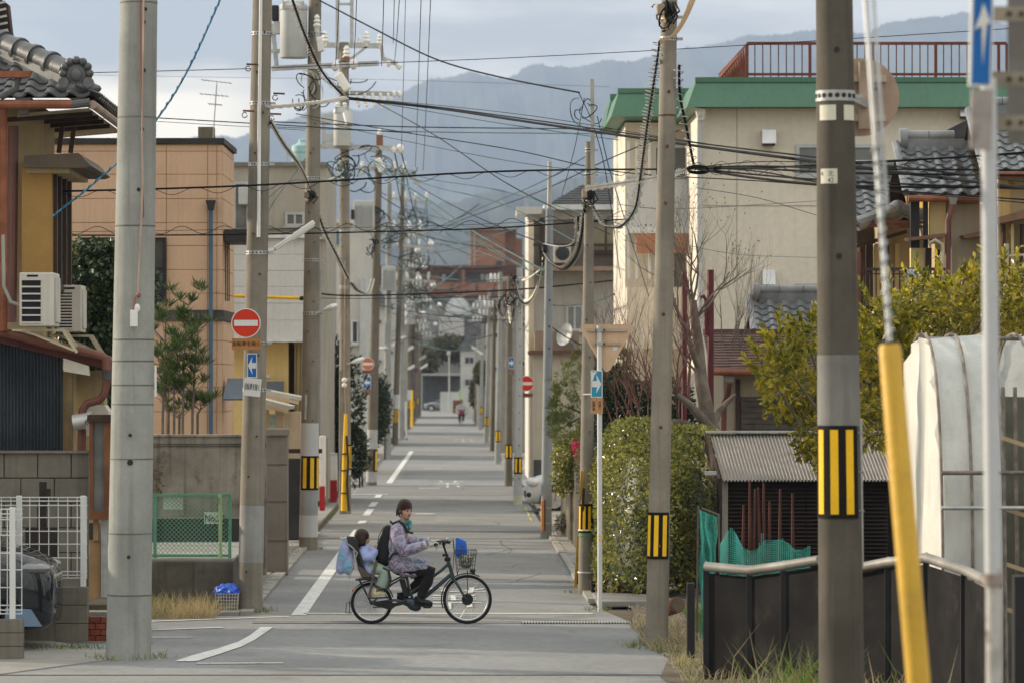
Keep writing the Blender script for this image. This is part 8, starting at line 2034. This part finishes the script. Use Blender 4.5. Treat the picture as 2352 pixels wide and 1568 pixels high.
MB().ext([B(1415,655,-.066),B(1445,650,-.068),B(1448,675,-.068),B(1418,680,-.066)],(0,-.003,0)).build('print',mat('folder_print',(.10,.09,.12),.5),bb_);MB().ext([B(1420,615,-.062),B(1440,612,-.064),B(1442,630,-.064),B(1424,632,-.062)],(0,-.003,0)).build('print',MATS['folder_print'],bb_)
cb=thing('camouflage_bag','green and cream camouflage print bag inside the front basket','bag',B(1475,850))
mb=MB();mb.ell(B(1475,790),(.088,.12,.085),16,12);mb.ell(B(1500,745),(.07,.10,.06),14,10);mb.ell(B(1440,740),(.05,.09,.05),12,8)
organic('bag',mb,pattern('camouflage',((.30,(.012,.014,.012)),(.40,(.02,.05,.025)),(.47,(.52,.52,.42)),(.54,(.03,.06,.03)),(.64,(.014,.014,.013)),(.72,(.45,.46,.36))),17,dist=2.0),cb,.009,3)
# ------------------------------------------------------------------ the far cyclist
fcx=thing('person','far cyclist in white jacket riding toward the crossing','person',(W(1060,0,262).x,262,0))
def Q(x,y,d=0.0):return W(x,y,262)+Vector((0,d,0))
mb=MB();mb.ell(Q(1059.5,942),(.25,.17,.34),14,10);mb.ell(Q(1059.5,932),(.28,.14,.16),14,10)
for s in (-1,1):mb.tube([Q(1060+s*9,931),Q(1060+s*11.5,943,-.15),Q(1060+s*7.5,951,-.45)],[.11,.10,.07],10)
organic('jacket',mb,mat('white_jacket',(.80,.79,.77),.85),fcx,.03,3)
mb=MB()
for s,k in ((-1,958),(1,953)):mb.tube([Q(1060+s*3,951),Q(1060+s*5,k,-.35),Q(1060+s*4,968 if s<0 else 963,-.1)],[.10,.09,.06],10)
organic('trousers',mb,mat('dark_trousers',(.02,.02,.024),.9),fcx,.025,3)
mb=MB();mb.ell(Q(1060,921.5,-.05),(.085,.1,.12),12,10);mb.tube([Q(1060,924),Q(1060,929)],.06,8);organic('head',mb,skin,fcx,.02,2)
MB().ell(Q(1060,920,.0),(.105,.11,.115),12,8).build('hair',hairm,fcx,smooth=True)
for s in (-1,1):MB().ell(Q(1060+s*4.2,970 if s<0 else 965,-.15),(.05,.12,.045),8,6).build('shoe',black,fcx,smooth=True);MB().ell(Q(1060+s*7.2,951.5,-.5),(.05,.06,.05),8,6).build('hand',skin,fcx,smooth=True)
fb2=thing('bicycle','far bicycle with pink front basket seen head on','bicycle',(W(1060.5,0,262).x,262,0))
cx_=W(1060.5,0,262).x
for yy in (-.9,.3):
 o=MB().tube([Vector((cx_,262+yy+math.cos(2*PI*k/28)*.32,.33+math.sin(2*PI*k/28)*.32))for k in range(28)],.022,6,closed=True).build('wheel',tyre,fb2,smooth=True)
 MB().tube([Vector((cx_-.05,262+yy,.33)),Vector((cx_+.05,262+yy,.33))],.03,8).build('hub',galv,o)
MB().tube([(cx_,261.1,.33),(cx_,261.3,.95)],.025,6).build('fork',galv,fb2);MB().tube([(cx_,261.3,.8),(cx_,261.9,.35),(cx_,262.3,.33)],.025,6).build('frame',galv,fb2);MB().tube([(cx_-.27,261.4,1.0),(cx_,261.3,.98),(cx_+.27,261.4,1.0)],.016,6).build('handlebar',blackm,fb2)
MB().box(cx_-.17,260.85,.72,cx_+.17,261.2,.96).build('basket',mat('pink_basket',(.62,.07,.16),.6),fb2,bev=.02)
# ------------------------------------------------------------------ cars
def car(name,label,L,Wd,prof,glassprof,nose,Y,flip,paint,cat='car',wr=.29,wb=(.68,.72),details=True):
 """prof: (x, z_top) outline from nose to tail at the body side; nose: world x of the nose; the side faces the camera"""
 s=1 if flip else -1 # flip: nose points to -x and body extends to +x
 t=thing(name,label,cat,(nose+s*L/2,Y+Wd/2,0))
 X=lambda x:nose+s*x
 rings=[]
 for x,zt,zb,hw in prof:
  yc=Y+Wd/2;w=Wd/2*hw
  rings.append([(X(x),yc+math.copysign(min(1,abs(math.cos(a))**.35),math.cos(a))*w,(zt+zb)/2+math.copysign(abs(math.sin(a))**.55,math.sin(a))*(zt-zb)/2)for a in [2*PI*(k+.5)/24 for k in range(24)]])
 if not flip:rings=[list(reversed(r))for r in rings]
 b=MB().loft(rings).build('body',paint,t,smooth=True,angle=50,sub=1)
 rings=[]
 for x,zt,zb,hw in glassprof:
  yc=Y+Wd/2;w=Wd/2*hw
  rings.append([(X(x),yc+math.copysign(min(1,abs(math.cos(a))**.4),math.cos(a))*w*(1-.10*max(0,math.sin(a))),(zt+zb)/2+math.copysign(abs(math.sin(a))**.5,math.sin(a))*(zt-zb)/2)for a in [2*PI*(k+.5)/20 for k in range(20)]])
 if not flip:rings=[list(reversed(r))for r in rings]
 MB().loft(rings).build('cabin_glass',glass,t,smooth=True,angle=50)
 g0_,g1_=glassprof[1],glassprof[-2]
 zt=max(g[1]for g in glassprof)
 MB().box(min(X(g0_[0]),X(g1_[0])),Y+.10,zt-.02,max(X(g0_[0]),X(g1_[0])),Y+Wd-.10,zt+.035).build('roof',paint,t,bev=.03)
 for xx in (wb[0],L-wb[1]):
  for yy in (Y+.06,Y+Wd-.06):
   c=Vector((X(xx),yy,wr));d=Vector((0,-.09 if yy<Y+Wd/2 else .09,0))
   w=MB().tube([c-d,c+d],wr,28).build('wheel',tyre,t,smooth=True,bev=.02)
   MB().tube([c+d*.9,c+d*1.06],wr*.66,22).build('rim',rimm,w,smooth=True)
   for k in range(6):
    a=PI/3*k;MB().bar(c+d*1.10,c+d*1.08+Vector((math.cos(a),0,math.sin(a)))*wr*.62,.045,.02,(0,1,0)).build('rim_spoke',alu,w)
   MB().tube(arc(c,wr*1.13,math.radians(-20),math.radians(200),18,d.y*.98),.028,6).build('wheel_arch',dkp,t,smooth=True)
 MB().box(min(X(1.35),X(1.37)),Y-.012,.35,max(X(1.35),X(1.37)),Y+.02,.95).build('door_seam',dkp,t)
 MB().ell(Vector((X(1.28),Y-.09,1.02)),(.06,.10,.08),12,8).build('wing_mirror',paint,t,smooth=True)
 return t,X
silver=mat('silver_white_paint',(.55,.56,.57),.25,var=.03,spec=.6)
t,X=car('parked_car','white hatchback parked with its nose toward the street near the grey pole',3.6,1.6,[(.0,.62,.30,.55),(.06,.70,.22,.76),(.22,.84,.18,.90),(.6,.93,.18,.98),(1.1,1.00,.18,1.0),(2.4,1.02,.18,1.0),(3.3,1.0,.2,.98),(3.55,.9,.25,.9),(3.6,.7,.3,.8)],
     [(1.0,1.0,.95,.86),(1.55,1.46,.9,.86),(2.6,1.5,.9,.86),(3.2,1.42,.9,.84),(3.5,1.0,.9,.8)],W(1207,0,91).x,91,True,silver)
for yy in (91.15,92.45):MB().ell(Vector((X(.20),yy,.70)),(.17,.10,.10),14,8).build('headlight',mat('headlight_lens',(.55,.57,.58),.1,spec=.8),t,smooth=True)
MB().box(X(-.01),91.4,.36,X(.05),92.2,.50).build('grille',dkp,t,bev=.01);MB().box(X(-.02),91.6,.52,X(.03),92.0,.64).build('number_plate',whitesign,t);MB().ell(Vector((X(.08),91.05,.42)),(.06,.05,.06),10,8).build('fog_lamp',dkp,t,smooth=True)
navy=mat('dark_blue_paint',(.005,.008,.014),.06,var=.05,spec=.7)
nx=W(118,0,44.6).x
t,X=car('parked_van','dark blue minivan nose showing between the two white mesh fences',4.5,1.7,[(.0,.86,.34,.70),(.05,1.0,.26,.84),(.25,1.14,.22,.95),(.7,1.26,.22,.99),(1.1,1.32,.22,1.0),(3.4,1.34,.22,1.0),(4.3,1.32,.25,.98),(4.5,.9,.3,.9)],
     [(.75,1.30,1.2,.88),(1.5,1.92,1.2,.88),(3.8,1.96,1.2,.88),(4.3,1.85,1.2,.86),(4.45,1.3,1.2,.84)],nx,44.7,False,navy,cat='van',wb=(.95,.8))
for yy in (44.95,46.2):MB().ell(Vector((X(.24),yy-.06,.97)),(.20,.16,.075),14,8).build('headlight',mat('smoked_lens',(.16,.17,.17),.08,spec=.8),t,smooth=True);MB().ell(Vector((X(.08),yy,.52)),(.05,.07,.05),12,8).build('fog_lamp',MATS['smoked_lens'],t,smooth=True)
for z in (.62,.74,.86):MB().box(X(.16),45.12,z-.022,X(.015),45.98,z+.022).build('grille_bar',alu,t,bev=.008)
MB().ext([Vector((X(.12),44.74,.30)),Vector((X(.55),44.72,.30)),Vector((X(.55),44.72,.52)),Vector((X(.25),44.74,.50))],(0,-.01,0)).build('bumper_trim',mat('pale_blue_trim',(.16,.24,.34),.3),t)
t,X=car('parked_car','silver grey saloon standing at the bend by the end wall',4.3,1.7,[(0,.6,.3,.6),(.1,.75,.25,.85),(.8,.88,.2,.98),(1.2,.92,.2,1),(3.3,.95,.2,1),(4.1,.92,.25,.95),(4.3,.7,.3,.8)],[(1.1,.9,.85,.85),(1.8,1.36,.85,.82),(2.8,1.4,.85,.82),(3.7,.95,.85,.85)],W(974,0,362).x,362,True,mat('grey_car_paint',(.22,.23,.25),.25))
for k in range(1):MB().ell(Vector((X(.1),362.1,.66)),(.1,.1,.08),8,6).build('headlight',MATS['headlight_lens'],t,smooth=True)
# ------------------------------------------------------------------ dark panelled fence with steel pipe rail
df=thing('dark_fence','dark panelled fence with a thick steel pipe rail along the verge','fence',(4.4,36,0))
rail=[W(1622,1300,40.4),W(1722,1309,40.0),W(1800,1298,39.6),W(1882,1285,39.2)]
rail2=[W(1958,1306,38.6),W(2040,1290,38.2),W(2128,1280,37.6),W(2215,1308,36.6),W(2286,1343,35.4)]
dpan=mat('black_sheet_panel',(.014,.013,.013),.85,var=.4,scale=2,spec=.10,streak=.0,stain=.55,stainc=(.045,.04,.034),sscale=2.5)
for R_ in (rail,rail2):
 MB().tube(R_,.050,14).build('pipe_rail',mat('dull_steel_pipe',(.22,.21,.19),.6,metal=.3,var=.25,streak=.3),df,smooth=True)
 for a,b in zip(R_,R_[1:]):
  for k in range(3):
   p=a.lerp(b,k/3);q=a.lerp(b,(k+1.0)/3)
   MB().ext([Vector((p.x,p.y+.05,0)),Vector((q.x,q.y+.05,0)),Vector((q.x,q.y+.05,q.z-.07)),Vector((p.x,p.y+.05,p.z-.07))],(0,.012+.006*(k%2),0)).build('sheet_panel',dpan,df)
  MB().box(a.x-.03,a.y+.02,0,a.x+.03,a.y+.05,a.z-.03).build('post',blackm,df)
  MB().tube([a+Vector((0,.0,-.05)),a+Vector((0,0,.055))],.012,6).build('rail_clip',galv,df)
MB().tube([rail2[-1],rail2[-1]+(rail2[-1]-rail2[-2]).normalized()*.05],.056,16).build('pipe_socket',MATS['dull_steel_pipe'],df,smooth=True)
MB().tube([rail2[-1]+(rail2[-1]-rail2[-2]).normalized()*.045,rail2[-1]+(rail2[-1]-rail2[-2]).normalized()*.054],.040,16).build('pipe_mouth',black,df,smooth=True)
MB().box(W(2330,0,24).x,24,0,W(2372,0,24).x,24.1,W(0,1322,24).z).build('end_post',blackm,df)
po=thing('black_stake_post','short black square post standing apart in front of the dark fence','post',G(1587,1512));MB().pbox(1578,1338,1596,1516,43.6,.09).build('post',blackm,po,bev=.008)
# teal netting draped on the stakes
netm=mat('teal_net',(.08,.42,.35),.7,var=.25,scale=3)
def net(name,label,fn,nu,nv,r=.0042):
 t=thing(name,label,'net',fn(.5,0));mb=MB()
 for i in range(nu+1):mb.tube([fn(i/nu,j/24)for j in range(25)],r,3,caps=False)
 for j in range(nv+1):mb.tube([fn(i/12,j/nv)for i in range(13)],r,3,caps=False)
 mb.build('mesh_strands',netm,t,kind='stuff');return t
def net1(u,v):
 x0=1606+6*(1-v);x1=1648+4*math.sin(v*5);y0=1170+8*u*2;y1=1470-30*u
 x=x0+(x1-x0)*u*(1-.45*(1-v)**2)-22*(1-v)*(1-u)*.0+3*math.sin(v*9+u*6)
 return W(x-14*max(0,.6-v)*u+7*noise.noise((u*4,v*5,2)),y1+(y0-y1)*v+14*noise.noise((u*6,8,1))*(1-v),45.5+.12*math.sin(u*14+v*4))
net('garden_net','teal garden netting hanging from a stake beside the dark fence',net1,26,52)
def net2(u,v):
 x=1655+205*u;top=1262-30*max(0,noise.noise((u*4.2,1,4))+.25)**.6-26*math.exp(-((u-.12)/.05)**2)-30*math.exp(-((u-.47)/.035)**2)-18*math.exp(-((u-.7)/.16)**2)+9*noise.noise((u*21,3,4))+12*u
 return W(x,1340+(top-1340)*v,44.5+.15*math.sin(u*17))
net('garden_net','teal netting slung in sagging folds behind the pipe rail',net2,46,24)
for (xa,ya,xb,yb)in ((1604,1160,1600,1480),(1650,1180,1655,1420),(1612,1166,1652,1182)):
 tag(MB().tube([W(xa,ya,45.5),W(xb,yb,45.5)],.014,6).build('net_stake',twigg,smooth=True),{1604:'grey stake at the net edge beside the tall tan pole',1650:'grey stake at the net edge beside the shed',1612:'slanting bamboo holding the top edge of the hanging net'}[xa],'stake')
# leaning boards on the pole, pots, curb slab
lbd=thing('leaning_board','yellow edged narrow board leaning on the brownish pole','board',G(1325,1345))
MB().bar(W(1322,1346,57.2),W(1338,1080,56.75),.05,.03).build('board',mat('yellowish_board',(.45,.27,.04),.7,var=.2),lbd);MB().bar(W(1328,1340,57.15),W(1341,1120,56.7),.04,.03).build('dark_board',darkwood,lbd)
terra=mat('terracotta',(.26,.10,.055),.85,var=.2,scale=5,stain=.3,stainc=(.13,.08,.06))
def pot(label,x,y,w,h,m=terra,plant=None):
 Y=F*H/(y-CY);r=w/2*Y/F;hh=h*Y/F;q=G(x,y)
 t=thing('flower_pot',label,'pot',q,'flower pots')
 MB().lathe([(r*.7,0),(r*.95,hh*.8),(r*1.06,hh*.82),(r*1.08,hh),(r*.92,hh),(r*.9,hh*.9)],q+Vector((0,0,.05)),n=20).build('pot',m,t,smooth=True);MB().lathe([(r*.88,0),(r*.88,.01)],q+Vector((0,0,.05+hh*.9)),n=16).build('soil',earth,t)
 if plant:
  mb=MB()
  for _ in range(plant[1]):
   d=Vector((R2.gauss(0,plant[2]),R2.gauss(0,plant[2]),1)).normalized();b0=q+Vector((R2.gauss(0,r*.4),R2.gauss(0,r*.4),.05+hh*.85));mb.leaf(b0,d,plant[3],plant[4]*R2.uniform(.6,1.2),rv())
  mb.build('plant',plant[0],t)
 return t
pot('terracotta pot of strap leaves next to the white sign post',1381,1366,34,30,terra,(L_grn,60,.28,.022,.42));pot('rounder terracotta pot beside the strap leaves',1423,1366,40,30,terra,(L_hed,50,.6,.03,.14));pot('dark plastic pot against the brownish pole',1362,1367,14,26,dkp)
pot('brown pot by the hose reel',660,1232,16,16,terra,(L_dry,30,.5,.03,.25));pot('larger brown pot of dry plants behind the sleeved pole',676,1232,26,24,terra,(leafmat('rust_leaf',(.10,.05,.02),(.22,.12,.05)),160,.7,.05,.30))
tp_=thing('fallen_pot','empty brown pot lying on its side behind the tall tan pole','pot',W(1545,1410,46.5));MB().tube([W(1530,1402,46.6),W(1556,1388,46.3)],[.07,.10],18).build('pot',terra,tp_,smooth=True);MB().tube([W(1556,1388,46.3),W(1557,1387.5,46.29)],.088,18).build('mouth',earth,tp_)
cslab=thing('kerb_slab','grey concrete slab under the flower pots at the hedge foot','slab',(W(1430,0,54.3).x,54.3,0));MB().ext([(2.03,53.4,0),(2.85,53.6,0),(2.9,55.2,0),(2.03,55.6,0)],(0,0,.09)).build('slab',paving,cslab,bev=.02)
# laundry basket with blue bag by the tan pole
lq=G(522,1407);t=thing('rubbish_basket','white lattice plastic basket at the foot of the tan pole','basket',lq)
bw_,bh_=.155,.27;ivb=mat('ivory_lattice',(.50,.48,.40),.6,var=.1)
mb=MB()
for sd3 in range(4):
 a=PI/2*sd3;ux=Vector((math.cos(a),math.sin(a),0));n_=Vector((-math.sin(a),math.cos(a),0))
 for k in range(9):
  s=-1+2*k/8;p0=lq+n_*bw_*.86+ux*bw_*.86*s;p1=lq+n_*bw_+ux*bw_*s+Vector((0,0,bh_));MB().bar(p0,p1,.011,.008,n_).build('lattice_upright',ivb,t)
 for k in range(7):
  f=k/6;z=bh_*f;w=bw_*(.86+.14*f);MB().bar(lq+n_*w-ux*w+Vector((0,0,z)),lq+n_*w+ux*w+Vector((0,0,z)),.008,.013,n_).build('lattice_hoop',ivb,t)
MB().box(lq.x-.13,lq.y-.13,.005,lq.x+.13,lq.y+.13,.20).build('liner',mat('ivory_liner',(.16,.155,.13),.7),t);MB().box(lq.x-.13,lq.y-.13,0,lq.x+.13,lq.y+.13,.004).build('base',ivb,t)
bg=thing('blue_bag','bright blue rubbish bag bulging over the lattice basket','bag',lq+Vector((0,0,.24)))
mb=MB();rr3=random.Random(3)
mb.ell(lq+Vector((-.01,0,.30)),(.165,.16,.10),40,28,fn=lambda p,d:p*(1+.22*noise.noise(d*3.1+Vector((4,1,2)))+.10*abs(noise.noise(d*8))))
for k in range(12):a=k*.7;mb.ell(lq+Vector((math.cos(a)*.11,math.sin(a)*.11,.28+rr3.uniform(-.02,.05))),(.05,.05,.045),10,8)
organic('bag',mb,mat('blue_polythene',(.01,.10,.62),.3,var=.2,bump=1.0,bscale=26,spec=.6),bg,.006,0,.4);MB().ell(lq+Vector((.03,-.15,.30)),.018,8,6).build('knot',white,bg)
# hose reel
hq=G(633,1230);t=thing('hose_reel','green hose wound on a pale reel frame beside the dark post','hose reel',hq)
for s in (-.16,.16):MB().tube([hq+Vector((s,0,0)),hq+Vector((s,0,.36)),hq+Vector((s*.6,0,.40))],.012,6).build('frame',ivory,t)
MB().tube([hq+Vector((-.1,0,.40)),hq+Vector((.1,0,.40))],.012,6).build('handle',ivory,t)
for k in range(9):MB().tube([hq+Vector((-.10+k*.025,math.cos(2*PI*i/18)*.12,.2+math.sin(2*PI*i/18)*.13))for i in range(18)],.013,6,closed=True).build('hose_loop',mat('green_hose',(.02,.30,.20),.45),t,smooth=True)
MB().box(hq.x-.2,hq.y-.1,.0,hq.x+.2,hq.y+.1,.03).build('base',mat('mint_plastic',(.25,.45,.38),.5),t)
# parked bicycle, sandwich board, cones, clutter down the street
t=thing('bicycle','parked black bicycle with wire basket beside the brown pole','bicycle',(W(829,0,112).x,112,0));c_=W(829,0,112).x
for yy in (-.5,.55):
 o=MB().tube([Vector((c_+.05*yy,112+yy+math.cos(2*PI*k/30)*.33,.34+math.sin(2*PI*k/30)*.33))for k in range(30)],.024,6,closed=True).build('wheel',tyre,t,smooth=True);MB().tube([(c_-.06,112+yy,.34),(c_+.06,112+yy,.34)],.03,8).build('hub',galv,o)
MB().tube([(c_,111.5,.34),(c_,111.65,.95),(c_,111.7,1.05)],.018,6).build('fork',blackm,t);MB().tube([(c_,111.6,.8),(c_,112.1,.35),(c_,112.55,.34)],.02,6).build('frame',blackm,t);MB().tube([(c_-.28,111.8,1.08),(c_,111.68,1.06),(c_+.28,111.8,1.08)],.014,6).build('handlebar',blackm,t);MB().ell((c_,112.2,.86),(.09,.13,.04),12,8).build('saddle',black,t,smooth=True)
mb=MB()
for k in range(7):
 for (p0,p1)in (((-.17+k*.057,-.72,.72),(-.19+k*.063,-.78,.98)),((-.17+k*.057,-.40,.72),(-.19+k*.063,-.38,.98))):mb.tube([(c_+p0[0],112+p0[1],p0[2]),(c_+p1[0],112+p1[1],p1[2])],.005,4)
for z,w in ((.72,.17),(.80,.177),(.88,.184),(.98,.19)):mb.tube([(c_-w,111.24,z),(c_+w,111.24,z),(c_+w,111.61,z),(c_-w,111.61,z)],.006,4,closed=True)
mb.build('basket',galv,t,kind='stuff')
sq=G(924,1010);Ys=sq.y;t=thing('sandwich_board','tall white sandwich board with small red picture on the pavement','board',sq)
MB().ext([W(913,1006,Ys),W(935,1006,Ys),W(934,921,Ys),W(914,921,Ys)],(0,.06,0)).build('panel',whitesign,t);MB().ext([W(922,1001,Ys-.01),W(931,1001,Ys-.01),W(931,988,Ys-.01),W(922,988,Ys-.01)],(0,.005,0)).build('picture',mat('picture_red',(.36,.06,.06),.6),t)
for x in (914,933):MB().pbox(x,1004,x+2.5,1012,Ys,.08).build('foot',blackm,t)
MB().pbox(916,930,917.5,985,Ys-.01,.005).build('print_column',mat('print_grey',(.4,.4,.4),.7),t);MB().pbox(921,930,922.5,980,Ys-.01,.005).build('print_column',MATS['print_grey'],t)
def cone(label,x,y,h):
 q=G(x,y);s=q.y/F;t=thing('traffic_cone',label,'cone',q,'traffic cones');MB().box(q.x-.19,q.y-.19,.045,q.x+.19,q.y+.19,.08).build('base',mat('cone_red',(.60,.05,.02),.5),t,bev=.01)
 MB().lathe([(.14,.08),(.10,.30)],q,n=16).build('cone_body',MATS['cone_red'],t,smooth=True);MB().lathe([(.101,.30),(.075,.45)],q,n=16).build('white_band',white,t,smooth=True);MB().lathe([(.076,.45),(.03,.72)],q,n=16).build('cone_tip',MATS['cone_red'],t,smooth=True)
cone('red traffic cone with white band behind the brown pole',869,1014,20);cone('red traffic cone half hidden by the pale grey pole',880,1012,20)
wbx=thing('white_box','white cabinet box on a concrete foot past the pale grey pole','box',G(900,1020));MB().pbox(893,985,908,1004,184,.3).build('cabinet',white,wbx,bev=.02);MB().pbox(895,1004,909,1019,184,.4).build('foot',paving,wbx,bev=.03)
# board fence and clutter on the right pavement
t=thing('board_fence','beige board fence with pale posts under the flowering shrub','fence',(W(1310,0,74).x,74,0))
for k in range(10):
 y=71+k*1.0;MB().box(2.30,y,.06,2.33,y+.86,1.32).build('board',mat('beige_board',(.46,.38,.24),.8,var=.12,streak=.3),t);
 MB().box(2.27,y-.13,0,2.35,y-.02,1.45).build('post',mat('pale_post',(.40,.38,.33),.8,streak=.3),t)
for k,(x,y,w,h,m,lab)in enumerate(((1222,1060,14,22,dkp,'dark covered scooter beside the pale grey pole on the shaded side'),(1234,1048,12,20,mat('purple_grey_cover',(.16,.12,.15),.8,bump=.5),'purplish motorbike cover beyond the light steel pole'))):
 q=G(x,y+4);s=q.y/F;t=thing('covered_motorbike',lab,'motorbike',q)
 mb=MB();mb.ell(q+Vector((.1,.2,.45)),(.34,.75,.32),14,10);mb.ell(q+Vector((.1,-.35,.75)),(.30,.18,.28),12,8);mb.ell(q+Vector((.1,.8,.5)),(.24,.3,.25),12,8);organic('cover',mb,m,t,.03,3)
 MB().tube([q+Vector((.1-.05,-.5,.28)),q+Vector((.1+.05,-.5,.28))],.28,18).build('wheel',tyre,t,smooth=True)
